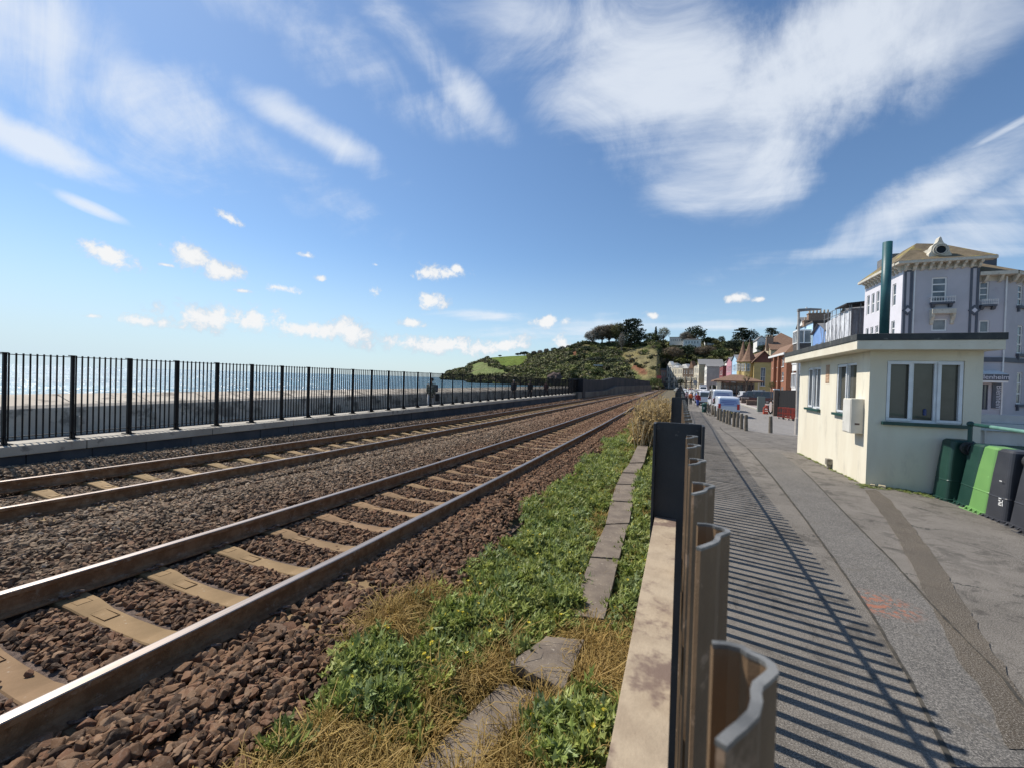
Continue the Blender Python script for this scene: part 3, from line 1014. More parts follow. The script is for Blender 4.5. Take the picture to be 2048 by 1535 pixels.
def slab(px, z, t_, label, name='trough_lid', tilt=None, rough_=0.0):
    P4 = [atZ(a, b, z) for a, b in px]
    if tilt:
        for P_, dz in zip(P4, tilt): P_.z += dz
    mb = MB(); n = 8
    # ragged edge so it does not read as a perfect box
    ring = []
    for i in range(4):
        A, B = P4[i], P4[(i + 1) % 4]
        for j in range(n):
            q = A.lerp(B, j / n)
            if rough_: q = q + Vector((random.uniform(-1, 1), random.uniform(-1, 1), 0)) * rough_
            ring.append(q)
    k_ = len(ring)
    mb.v += [tuple(q) for q in ring] + [tuple(q - Vector((0, 0, t_))) for q in ring]
    mb.f.append(tuple(reversed(range(k_)))); mb.f.append(tuple(range(k_, 2 * k_)))
    for i in range(k_): mb.f.append((i, (i + 1) % k_, k_ + (i + 1) % k_, k_ + i))
    o = mb.build(name, M_lid, bevel=.004)
    tag(o, label, 'concrete lid', 'concrete lids over the cable trough')
    return o


for i, q in enumerate(lids):
    slab(q, -.045 + (.004 if i % 2 else 0), .055, 'flat brown concrete trough lid, ' + lid_lab[i], rough_=.003)
slab([(1092, 1270), (1168, 1278), (1128, 1388), (1020, 1342)], -.03, .06, 'broken tilted concrete trough lid lying between dry grass tufts', tilt=(.0, .0, .03, .06), rough_=.008)
slab([(1005, 1362), (1088, 1388), (905, 1575), (780, 1575)], -.025, .06, 'long speckled concrete lid at the bottom edge in the grass', rough_=.004)
mb = MB()
for (xa, ya, xb, yb) in ((1205, 1246, 1225, 1252),):
    P_ = atZ(1222, 1262, -.1); mb.box(P_.x - .04, P_.x + .04, P_.y - .05, P_.y + .05, -.2, -.06)
tag(mb.build('concrete_block', M_lid, bevel=.01), 'small upright block of concrete at the end of the lids', 'block')

# ================================================================== verge plants
def blade_tuft(seed, n=26, h=.12, spread=.035, width=.0022, lean=.7):
    r_ = random.Random(seed); mb = MB()
    for _ in range(n):
        a = r_.uniform(0, 6.283); d = spread * r_.random() ** .5
        b0 = Vector((d * math.cos(a), d * math.sin(a), -.01))
        a2 = a + r_.uniform(-.9, .9); hh = h * r_.uniform(.5, 1.15); ln = lean * r_.uniform(.2, 1.2)
        dirv = Vector((math.cos(a2), math.sin(a2), 0)); side = Vector((-dirv.y, dirv.x, 0)) * width * r_.uniform(.7, 1.4)
        p1 = b0 + VZ * hh * .55 + dirv * hh * ln * .25
        p2 = b0 + VZ * hh * (1 - .35 * ln) + dirv * hh * ln * .8
        p3 = b0 + VZ * hh * (1 - .65 * ln) + dirv * hh * ln * 1.15
        mb.quad(b0 - side, b0 + side, p1 + side * .9, p1 - side * .9)
        mb.quad(p1 - side * .9, p1 + side * .9, p2 + side * .6, p2 - side * .6)
        mb.tri(p2 - side * .6, p2 + side * .6, p3)
    return mb


def leafy(seed, n=34, r=.07, L=.045, W=.011):
    """a clump of small lobed leaves in rosettes"""
    r_ = random.Random(seed); mb = MB()
    for _ in range(n):
        a = r_.uniform(0, 6.283); d = r * r_.random() ** .5
        hz = .055 * (1 - (d / r) ** 2) * r_.uniform(.3, 1.2)
        c = Vector((d * math.cos(a), d * math.sin(a), hz))
        up_ = r_.uniform(.15, 1.0); a2 = r_.uniform(0, 6.283)
        dv = Vector((math.cos(a2), math.sin(a2), up_)).normalized()
        sv = dv.cross(VZ).normalized()
        sv = (sv + VZ * r_.uniform(-.5, .5)).normalized()
        l_, w_ = L * r_.uniform(.6, 1.3), W * r_.uniform(.7, 1.3)
        nn_ = dv.cross(sv)
        mid = c + dv * l_ * .5 + nn_ * l_ * .12; tip = c + dv * l_ - nn_ * l_ * .08
        mb.quad(c, mid + sv * w_, tip, mid - sv * w_)
        for s_ in (-1, 1):                          # side lobes
            q = c + dv * l_ * .35
            mb.tri(q, q + dv * l_ * .25 + sv * s_ * w_ * 2.1, q + dv * l_ * .22)
    return mb


def leafmat(name, a, b, rnd=.25, rough=.55, tr=.25):
    m_ = bpy.data.materials.new(name); m_.use_nodes = True
    t = NT(m_.node_tree); bs = m_.node_tree.nodes['Principled BSDF']
    oi = t.n('ShaderNodeObjectInfo')
    P = t.n('ShaderNodeNewGeometry')
    f = t.m('ADD', t.m('MULTIPLY', oi.outputs['Random'], .6), t.m('MULTIPLY', t.noise(P.outputs['Position'], 30, 2), .5))
    c = t.mix(f, a, b)
    hsv = t.n('ShaderNodeHueSaturation'); t.lk(c, hsv.inputs['Color'])
    t.lk(t.m('MULTIPLY_ADD', t.m('FRACT', t.m('MULTIPLY', oi.outputs['Random'], 9.7)), 2 * rnd, 1 - rnd), hsv.inputs['Value'])
    t.lk(hsv.outputs[0], bs.inputs['Base Color']); bs.inputs['Roughness'].default_value = rough; bs.inputs['Specular IOR Level'].default_value = .35
    tl = t.n('ShaderNodeBsdfTranslucent'); t.lk(hsv.outputs[0], tl.inputs['Color'])
    mx = t.n('ShaderNodeMixShader'); mx.inputs[0].default_value = tr
    t.lk(bs.outputs[0], mx.inputs[1]); t.lk(tl.outputs[0], mx.inputs[2])
    t.lk(mx.outputs[0], m_.node_tree.nodes['Material Output'].inputs[0])
    return m_


M_dry = leafmat('dry grass', (.42, .27, .09), (.32, .23, .065), .3, .7, .3)
M_olive = leafmat('olive grass', (.20, .20, .05), (.30, .24, .07), .25, .6, .3)
M_leaf = leafmat('green weed leaf', (.16, .235, .045), (.40, .41, .12), .3, .5, .35)
M_leaf2 = leafmat('grey green weed leaf', (.30, .36, .19), (.28, .34, .09), .25, .5, .35)
M_yel = leafmat('yellow flower', (.75, .60, .05), (.65, .5, .03), .1, .6, .2)


def src(mb, m_):
    me = bpy.data.meshes.new('plant'); me.from_pydata(mb.v, [], mb.f); me.materials.append(m_); me.update(); return me


G_src = [src(blade_tuft(i, 30, .10, .04), M_dry) for i in range(4)] + [src(blade_tuft(10 + i, 24, .08, .04), M_olive) for i in range(3)] + [src(blade_tuft(40 + i, 40, .17, .05, .0022, 1.1), M_dry) for i in range(3)]
L_src = [src(leafy(i), M_leaf) for i in range(5)] + [src(leafy(20 + i, 30, .07, .055, .008), M_leaf2) for i in range(4)]
fl = MB()
for a in range(9):
    t_ = a * .7; r1 = .012
    fl.tri((0, 0, .0), (r1 * math.cos(t_), r1 * math.sin(t_), .006), (r1 * math.cos(t_ + .5), r1 * math.sin(t_ + .5), .006))
fl.quad((-.0012, 0, -.09), (.0012, 0, -.09), (.0012, 0, 0), (-.0012, 0, 0))
F_src = [src(fl, M_yel)]

# leafy patches as the photo shows them: middle and half size on the ground
leaf_px = [(700, 1400, 150, 90), (820, 1350, 90, 60), (560, 1500, 80, 50), (1060, 1170, 150, 90), (960, 1130, 110, 70), (1120, 1090, 90, 60), (1130, 1010, 90, 60), (1050, 1050, 80, 40), (1180, 950, 60, 50), (1150, 1200, 60, 60),
           (1190, 920, 60, 30), (1270, 1080, 45, 60), (1265, 1180, 30, 60), (1290, 950, 20, 60), (1170, 1480, 70, 70), (1240, 880, 30, 15), (930, 1240, 70, 40), (620, 1440, 60, 40), (1290, 1120, 25, 50), (1120, 1500, 60, 60)]
leaf_g = []
for (a, b, rx, ry_) in leaf_px:
    c = atZ(a, b, -.08); e = atZ(a + rx, b, -.08); f = atZ(a, b - ry_, -.08)
    leaf_g.append((c.x, c.y, abs(e.x - c.x) + .02, max(.08, abs(f.y - c.y))))


def inleaf(X, Y):
    v_ = -9
    for (cx_, cy_, rx, ry_) in leaf_g:
        v_ = max(v_, 1 - math.hypot((X - cx_) / rx, (Y - cy_) / ry_))
    if Y > 10: v_ = max(v_, fbm(X, Y, 1.2) * 1.2)
    return v_ + .75 * fbm(X * 4, Y * 4, 1.0)


GP, GR, GS, GI = [], [], [], []
LP, LR, LS, LI = [], [], [], []
FP, FR, FS, FI = [], [], [], []
def lidx(X, Y):      # keep the lids mostly clear
    a = atZ(*proj((X, Y, -.04)), -.04)
    c = -.62 - .0 * Y
    return False
lid_polys = [[atZ(a, b, -.045) for a, b in q] for q in lids] + [[atZ(a, b, -.05) for a, b in ((1005, 1362), (1088, 1388), (905, 1575), (780, 1575))], [atZ(a, b, -.03) for a, b in ((1092, 1270), (1168, 1278), (1128, 1388), (1020, 1342))]]
for P4 in lid_polys[-2:]:
    c_ = sum(P4, Vector()) / 4
    for q in range(4): P4[q] = c_ + (P4[q] - c_) * 1.16
def in_lid(X, Y):
    for P4 in lid_polys:
        s_ = 0
        for i in range(4):
            A, B = P4[i], P4[(i + 1) % 4]
            s_ += 1 if (B.x - A.x) * (Y - A.y) - (B.y - A.y) * (X - A.x) > 0 else -1
        if abs(s_) == 4: return True
    return False
def vegh(X, Y):
    return gz(X, Y) + .035 * fbm(X, Y, 2.2)
for (ya, yb, nb) in ((.7, 2.9, 3600), (2.9, 6.6, 3600), (6.6, 13, 3000), (13, 44, 3000)):
    for _ in range(nb):
        Y = random.uniform(ya, yb); X = random.uniform(-1.95, fence_x(Y) - .05)
        edge = -1.70 + .12 * math.sin(Y * 1.9) + .10 * math.sin(Y * 4.3 + 1) + random.uniform(-.05, .08)
        if X < edge: continue
        if in_lid(X, Y) and random.random() < .965: continue
        q = inleaf(X, Y)
        sc_ = 1.0 + .025 * Y if Y < 13 else 1.5
        z = vegh(X, Y)
        if q > 0.02:
            if Y < 30:
                z += .07 * min(1, q * 1.6)
                LP.append((X, Y, z)); LR.append((random.gauss(0, .2), random.gauss(0, .2), random.uniform(0, 6.28)))
                s_ = random.uniform(.75, 1.35) * sc_; LS.append((s_, s_, s_ * random.uniform(.9, 1.6))); LI.append(random.randrange(9) if random.random() < .5 else random.randrange(5))
                if random.random() < .055 and Y > 1.2:
                    FP.append((X, Y, z + .10 * s_)); FR.append((random.gauss(0, .3), random.gauss(0, .3), 0)); FS.append((1, 1, 1)); FI.append(0)
            if random.random() < .3:
                GP.append((X, Y, z)); GR.append((0, 0, random.uniform(0, 6.28))); GS.append((sc_,) * 3); GI.append(random.randrange(4, 7))
        else:
            GP.append((X, Y, z)); GR.append((random.gauss(0, .15), random.gauss(0, .15), random.uniform(0, 6.28)))
            s_ = random.uniform(.65, 1.25) * sc_; GS.append((s_, s_, s_ * random.uniform(.7, 1.2)))
            dry = fbm(X, Y, 1.7) + .3
            GI.append(random.choice((0, 1, 2, 3, 7, 8, 9)) if random.random() < .5 + dry * .6 else random.randrange(4, 7))
# second helping in the near strip where the photograph looks closely
for _ in range(5200):
    Y = random.uniform(.8, 4.0); X = random.uniform(-1.75, fence_x(Y) - .05)
    if X < -1.6 + .12 * math.sin(Y * 1.9) or in_lid(X, Y): continue
    q = inleaf(X, Y); z = vegh(X, Y)
    if q > .05:
        LP.append((X, Y, z + random.uniform(0, .03))); LR.append((random.gauss(0, .3), random.gauss(0, .3), random.uniform(0, 6.28))); s_ = random.uniform(.6, 1.1); LS.append((s_, s_, s_ * 1.2)); LI.append(random.randrange(9))
    else:
        GP.append((X, Y, z)); GR.append((random.gauss(0, .25), random.gauss(0, .25), random.uniform(0, 6.28))); s_ = random.uniform(.5, 1.1); GS.append((s_, s_, s_)); GI.append(random.choice((0, 1, 2, 3, 4, 5, 6, 7, 8)))
scatter('grass', GP, GR, GS, GI, G_src)['label'] = 'dry and olive grass of the railway verge'
scatter('weeds', LP, LR, LS, LI, L_src)['label'] = 'low leafy green weeds in patches on the verge'
scatter('flowers', FP, FR, FS, FI, F_src)['label'] = 'tiny yellow flowers among the weeds'
# moss and weeds along the hut foot
HP, HR, HS, HI = [], [], [], []
for _ in range(260):
    t_ = random.random()
    if t_ < .35: X, Y = 3.26 - abs(random.gauss(0, .04)), random.uniform(8.9, 13)
    else: X, Y = random.uniform(3.1, 4.6), 9.0 - abs(random.gauss(.1, .1))
    s_ = random.uniform(.25, .6); HP.append((X, Y, gz(X, Y))); HR.append((0, 0, random.uniform(0, 6))); HS.append((s_, s_, s_ * .6)); HI.append(random.randrange(9))
scatter('moss', HP, HR, HS, HI, L_src)['label'] = 'moss and small weeds along the foot of the hut'

# the dead sprawling plant
M_straw = leafmat('dead stalk', (.40, .30, .17), (.52, .44, .28), .35, .8, .15)
M_straw2 = leafmat('dead leaf', (.42, .31, .13), (.26, .17, .08), .3, .8, .3)
dp = empty('dead_plant', (0, 0, 0)); tag(dp, 'tall sprawling clump of dead straw coloured stalks beyond the lids', 'plant')
c0 = Vector((-.66, 12.4, -.14))
mb, ml = MB(), MB()
for i in range(1150):
    b = c0 + Vector((random.uniform(-.30, .62), random.uniform(-.3, 6), random.uniform(0, .05)))
    a = random.uniform(0, 6.28); hh = random.uniform(.45, 1.45) * (1 - .25 * random.random())
    dv = Vector((math.cos(a), math.sin(a), 0)) * random.uniform(.05, .42)
    if abs(b.x + dv.x + .45) > .75: dv.x *= -.5
    p1 = b + VZ * hh * .5 + dv * .4; p2 = b + VZ * hh + dv
    r_ = random.uniform(.006, .014)
    mb.tube([b, p1, p2], [r_, r_ * .8, r_ * .4], 4, False)
    for _ in range(6):
        q = p1.lerp(p2, random.uniform(-.5, 1)); a2 = random.uniform(0, 6.28)
        d2 = Vector((math.cos(a2), math.sin(a2), random.uniform(-1.1, .35))).normalized(); L = random.uniform(.14, .36); s2 = d2.cross(VZ).normalized() * random.uniform(.016, .036)
        m2 = q + d2 * L * .5 + VZ * .03; e2 = q + d2 * L - VZ * .05
        ml.quad(q - s2 * .5, q + s2 * .5, m2 + s2, m2 - s2); ml.tri(m2 - s2, m2 + s2, e2)
for i in range(26):
    b = c0 + Vector((random.uniform(-.3, .3), random.uniform(-.6, -.3), 0)); a = random.uniform(-1, 1)
    mb.tube([b, b + Vector((a * .12, 0, .35)), b + Vector((a * .28, .1, .75))], [.013, .011, .007], 5)
for x, t_ in ((-.62, 1.62), (-.18, 1.72), (-.22, 1.6), (-.15, 1.5)):
    mb.tube([c0 + Vector((x + .5, .6, 0)), c0 + Vector((x + .5, .65, t_ * .6)), c0 + Vector((x + .52, .7, t_))], [.012, .01, .006], 5)
mb.build('stalks', M_straw, dp); ml.build('leaves', M_straw2, dp)

# ================================================================== the cream hut
M_cream = mat('cream render', (.76, .71, .57), (.71, .65, .51), 1.2, .85, .003, 45, col3=(.52, .48, .39), scale3=1.3, c3=(.54, .78), coord='Position', stretch=(2.2, 2.2, .6))
M_fascia = mat('cream board', (.76, .70, .56), (.70, .63, .49), 3, .6, col3=(.4, .36, .28), scale3=8, c3=(.66, .8), coord='Position')
M_felt = mat('dark roofing felt', (.035, .04, .042), (.06, .062, .06), 5, .8, .004, 40, col3=(.16, .17, .15), scale3=7, c3=(.60, .72), coord='Position')
M_upvc = mat('white window frame', (.78, .80, .82), (.70, .72, .73), 6, .35)
M_green = mat('dark green gloss paint', (.012, .055, .048), (.02, .075, .065), 5, .4)
M_glass = None
def glass(name, c, rough=.03, spec=.5):
    m_ = mat(name, c, None, 1, rough, spec=spec); return m_
M_gdark = mat('dim window glass', (.075, .07, .055), (.11, .105, .085), 1.5, .06, spec=.45, coord='Position')
M_gcur = mat('curtained glass', (.24, .25, .24), (.12, .13, .13), 3, .08, spec=.5, coord='Position')
HX0, HY0, HY1, HZ0, HZ1 = 3.26, 9.0, 13.2, -.4, 2.42
HX1 = atY(1962, 850, HY0).x
hut = empty('flat_roofed_hut', (0, 0, 0)); tag(hut, 'small cream rendered flat roofed hut beside the footpath', 'hut')
FF_ = (Vector((HX0, HY0, HZ0)), VX, VZ, -VY)                    # front face frame
FL_ = (Vector((HX0, HY1, HZ0)), -VY, VZ, -VX)                   # face towards the sea
fw = [atY(1775, 720, HY0), atY(1925, 846, HY0)]
front_hole = (fw[0].x - HX0, atY(1850, 845.5, HY0).z - HZ0, fw[1].x - HX0, atY(1850, 721.5, HY0).z - HZ0)
def lh(xa, xb, yt, yb):
    A, B = atX(xa, (yt + yb) / 2, HX0), atX(xb, (yt + yb) / 2, HX0)
    xm = (xa + xb) / 2
    return (HY1 - A.y, atX(xm, yb, HX0).z - HZ0, HY1 - B.y, atX(xm, yt, HX0).z - HZ0)
wl1 = lh(1616, 1641, 734.5, 816); wl2 = lh(1673, 1712, 727, 827)
mb = MB()
mb.holes(FF_, HX1 - HX0, HZ1 - HZ0, [front_hole], .09)
mb.holes(FL_, HY1 - HY0, HZ1 - HZ0, [wl1, wl2], .09)
mb.quad((HX1, HY0, HZ0), (HX1, HY1, HZ0), (HX1, HY1, HZ1), (HX1, HY0, HZ1))
mb.quad((HX1, HY1, HZ0), (HX0, HY1, HZ0), (HX0, HY1, HZ1), (HX1, HY1, HZ1))
mb.build('wall', M_cream, hut)
# roof: the board runs round, felt upstand above
ov = .30
rx0, ry0, rx1, ry1 = HX0 - ov, HY0 - ov, atY(2012, 690, HY0 - ov).x, HY1 + ov
zc0 = atY(1714, 699, ry0).z; zc1 = atY(1714, 681, ry0).z; zc2 = atY(1714, 668, ry0).z
print('roof', rx0, ry0, rx1, zc0, zc1, zc2, proj((rx0, ry0, zc0)), proj((rx0, ry1, zc0)), 'want 1714,699 / 1583,724')
mb = MB(); mb.box(rx0, rx1, ry0, ry1, zc0, zc1); mb.build('fascia', M_fascia, hut, bevel=.004)
mb = MB(); mb.box(rx0 - .015, rx1 + .02, ry0 - .015, ry1 + .015, zc1 + .001, zc2); mb.build('felt_roof', M_felt, hut, bevel=.006)


def window(F, h, mull, trans, depth, fm, gm, parent, fwid=.045, sashes=(), name='window', sill=None):
    """frame round an opening h with vertical bars at mull and cross bars at trans (fractions)"""
    a, c, b, d = h
    mb = MB(); n0, n1 = -depth, -depth + .05
    mb.obox(F, a, b, c, c + fwid, n0, n1); mb.obox(F, a, b, d - fwid, d, n0, n1)
    mb.obox(F, a, a + fwid, c + fwid, d - fwid, n0, n1); mb.obox(F, b - fwid, b, c + fwid, d - fwid, n0, n1)
    for m_ in mull:
        u_ = a + (b - a) * m_; mb.obox(F, u_ - fwid * .55, u_ + fwid * .55, c + fwid, d - fwid, n0, n1 - .004)
    for t_ in trans:
        v_ = c + (d - c) * t_; mb.obox(F, a + fwid, b - fwid, v_ - fwid * .5, v_ + fwid * .5, n0, n1 - .007)
    for (s0, s1) in sashes:
        ua, ub = a + (b - a) * s0, a + (b - a) * s1; w_ = fwid * .9
        for (p_, q, r_, s_) in ((ua, ub, c + .02, c + .02 + w_), (ua, ub, d - .02 - w_, d - .02), (ua, ua + w_, c + .02 + w_, d - .02 - w_), (ub - w_, ub, c + .02 + w_, d - .02 - w_)):
            mb.obox(F, p_, q, r_, s_, n1 + .001, n1 + .02)
    o = mb.build(name, fm, parent, bevel=.003 if sashes else 0)
    g = MB(); g.obox(F, a + .01, b - .01, c + .01, d - .01, n0 - .012, n0 + .012); g.build('pane', gm, o)
    if sill:
        s_ = MB(); s_.obox(F, a - sill[0], b + sill[0], c - sill[1], c, -.02, sill[2]); s_.build('sill', sill[3], o)
    return o


window(FF_, front_hole, (.345, .665), (), .075, M_upvc, M_gdark, hut, .05, ((.01, .345), (.675, .99)), sill=(.055, .055, .06, M_green))
window(FL_, wl1, (.36, .66), (), .075, M_upvc, M_gdark, hut, .045, ((.02, .36), (.66, .98)), sill=(.06, .05, .06, M_green))
window(FL_, wl2, (.50,), (), .075, M_upvc, M_gdark, hut, .045, ((.02, .5),), sill=(.06, .05, .06, M_green))
# air brick, meter cabinet, small socket box
a = lh(1652, 1659, 730, 766); mb = MB(); mb.obox(FL_, a[0], a[2], a[1], a[3], -.02, .006)
for k_ in range(6): mb.obox(FL_, a[0] + .02, a[2] - .02, a[1] + (a[3] - a[1]) * (k_ + .3) / 6, a[1] + (a[3] - a[1]) * (k_ + .7) / 6, .006, .012)
mb.build('air_brick', mat('terracotta', (.42, .27, .17), (.5, .34, .22), 9), hut)
A = atX(1725, 811, HX0); B = atX(1704, 811, HX0)
y0_, y1_ = A.y - .05, A.y + .62
zt, zb = 1.525, .89
mb = MB(); mb.box(HX0 - .19, HX0 - .001, HY0 + .17, HY0 + .54, zb, zt)
cab = mb.build('meter_cabinet', mat('off white steel cabinet', (.68, .64, .55), (.6, .56, .47), 4, .5), hut, bevel=.008)
mb = MB(); mb.box(HX0 - .199, HX0 - .1905, HY0 + .185, HY0 + .525, zb + .02, zt - .02); mb.box(HX0 - .204, HX0 - .1995, HY0 + .48, HY0 + .50, 1.05, 1.09)
mb.build('door', mat('cabinet door', (.70, .68, .62), (.62, .6, .54), 4, .45), cab, bevel=.003)
mb = MB(); mb.box(HX0 - .13, HX0 - .06, HY0 + .1665, HY0 + .1695, 1.05, 1.08); mb.build('sticker', mat('brown sticker', (.10, .06, .05)), cab)
P_ = atX(1663, 925, HX0)
mb = MB(); mb.box(HX0 - .10, HX0, P_.y - .065, P_.y + .065, P_.z - .04, P_.z + .09); mb.box(HX0 - .08, HX0 - .02, P_.y - .04, P_.y + .04, P_.z - .12, P_.z - .041)
mb.build('vent_cowl', mat('mottled grey plastic', (.28, .26, .21), (.12, .11, .09), 14, .7), hut, bevel=.008)
# blue bottle and pale blind sail seen inside the big window
fb = atY(1853, 830, HY0)
mb = MB(); mb.tube([(fb.x, HY0 + .055, fb.z - .0), (fb.x, HY0 + .055, fb.z + .09), (fb.x, HY0 + .055, fb.z + .11)], [.022, .022, .009], 10); mb.build('bottle', mat('blue plastic', (.03, .05, .16), None, 1, .3), hut)
# flue
pf = atY(1768, 668, 10.44)
mb = MB(); zt = atY(1768, 485, 10.44).z
mb.tube([(pf.x, 10.44, zc2), (pf.x, 10.44, zt)], .078, 20)
o = mb.build('flue_pipe', mat('teal green painted pipe', (.014, .075, .085), (.022, .10, .105), 3, .45, .001, 60, col3=(.06, .12, .11), scale3=5, c3=(.6, .75)), smooth_=False)
for p_ in o.data.polygons: p_.use_smooth = len(p_.vertices) == 4
tag(o, 'tall dark green flue pipe standing on the flat roof of the hut', 'pipe')

# low rendered wall and rail at the right of the hut
M_white = mat('grubby white render', (.62, .60, .56), (.5, .49, .45), 2, .85, .002, 50, col3=(.35, .34, .3), scale3=3, c3=(.6, .75), coord='Position')
lwb = empty('yard_wall', (0, 0, 0)); tag(lwb, 'pale rendered yard wall with ledge joining the right side of the hut', 'wall')
yw = HY0 + .20
mb = MB(); mb.box(HX1 + .01, 9.0, yw, yw + .25, -.5, atY(2000, 862, yw).z); mb.build('wall', M_white, lwb)
mb = MB(); mb.box(HX1 + .012, 9.0, yw - .05, yw + .35, atY(2000, 861, yw).z, atY(2000, 846, yw).z); mb.build('ledge', mat('pale blue grey board', (.52, .57, .58), (.45, .5, .5), 3, .6), lwb)
mb = MB(); mb.box(HX1 + .012, 9.0, yw + .05, yw + .20, atY(2000, 845.5, yw).z, atY(2000, 829, yw).z); mb.build('upper_board', mat('white board', (.62, .6, .58), (.5, .48, .47), 3, .6, coord='Position'), lwb)
mb = MB(); mb.box(atY(1990, 890, yw).x, 9.0, yw - .03, yw - .001, atY(2010, 903, yw).z, atY(2010, 889, yw).z); mb.build('green_band', M_green, lwb)
mb = MB(); mb.tube([(atY(1967, 870, yw).x, yw - .03, atY(1967, 856, yw).z), (atY(1967, 870, yw).x, yw - .03, atY(1967, 885, yw).z), (atY(1974, 890, yw).x, yw - .03, atY(1974, 889, yw).z)], .012, 6); mb.build('waste_pipe', M_white, lwb)
M_mint = mat('sunlit green rail paint', (.11, .24, .20), (.16, .30, .25), 8, .5)  # lighter green with the sunlight put into the colour
rl = empty('handrail', (0, 0, 0)); tag(rl, 'green tubular handrail behind the upside down bins', 'handrail')
p0 = atY(1941, 847, 8.6); p0z = p0.z
e = atZ(2048, 862, p0z); e2 = p0 + (e - p0) * 1.6
mb = MB(); mb.tube([(p0.x, 8.6, -.3), (p0.x, 8.6, p0z)], .028, 10); mb.build('post', M_green, rl)
mb = MB(); mb.tube([p0, p0.lerp(e2, .27)], .026, 10); mb.build('dark_rail', M_green, rl)
mb = MB(); mb.tube([p0.lerp(e2, .272), e2], .026, 10); mb.build('sunlit_rail', M_mint, rl)  # stretch in the sun, its brightness painted as a lighter green
bm = bmesh.new(); bmesh.ops.create_uvsphere(bm, u_segments=14, v_segments=10, radius=.046); me = bpy.data.meshes.new('ball'); bm.to_mesh(me); bm.free(); me.materials.append(M_green)
o = bpy.data.objects.new('ball_joint', me); C.objects.link(o); o.parent = rl; o.location = p0
# another post further along
mb = MB(); q = p0.lerp(e2, .9); mb.tube([(q.x, q.y, -.3), (q.x, q.y, q.z)], .028, 10); mb.build('post', M_green, rl)
# rough stone block at the foot
o = None
bm = bmesh.new(); bmesh.ops.create_cube(bm, size=1); bmesh.ops.subdivide_edges(bm, edges=bm.edges, cuts=4, use_grid_fill=True)
for v_ in bm.verts:
    n_ = mnoise.noise(v_.co * 2.1) * .12; v_.co *= 1 + n_
    v_.co = Vector((v_.co.x * .30, v_.co.y * .42, v_.co.z * .22))
me = bpy.data.meshes.new('stone_block'); bm.to_mesh(me); bm.free(); me.materials.append(mat('rough buff stone', (.34, .29, .19), (.45, .39, .27), 8, .95, .01, 30))
g_ = gpt(1868, 985); o = bpy.data.objects.new('stone_block', me); C.objects.link(o); o.location = (g_.x + .15, g_.y + .12, g_.z + .06); o.rotation_euler = (0, 0, -.35)
tag(o, 'rough buff stone block at the foot of the dark green bin', 'stone')
o2 = o.copy(); C.objects.link(o2); g_ = gpt(1850, 965); o2.location = (g_.x + .1, g_.y + .1, g_.z + .03); o2.scale = (1.1, .7, .7); tag(o2, 'dark rough stone against the hut wall behind the buff one', 'stone')
for i, (a, b, s_) in enumerate(((1745, 972, .22), (1764, 975, .3), (1738, 968, .16))):
    o2 = o.copy(); C.objects.link(o2); g_ = gpt(a, b); o2.location = (g_.x, g_.y, g_.z + .02); o2.scale = (s_, s_, s_ * .8); tag(o2, ('small pale pebble at the hut corner', 'flat grey stone by the hut wall, larger of the loose ones', 'tiny stone in the moss at the hut corner')[i], 'stone')

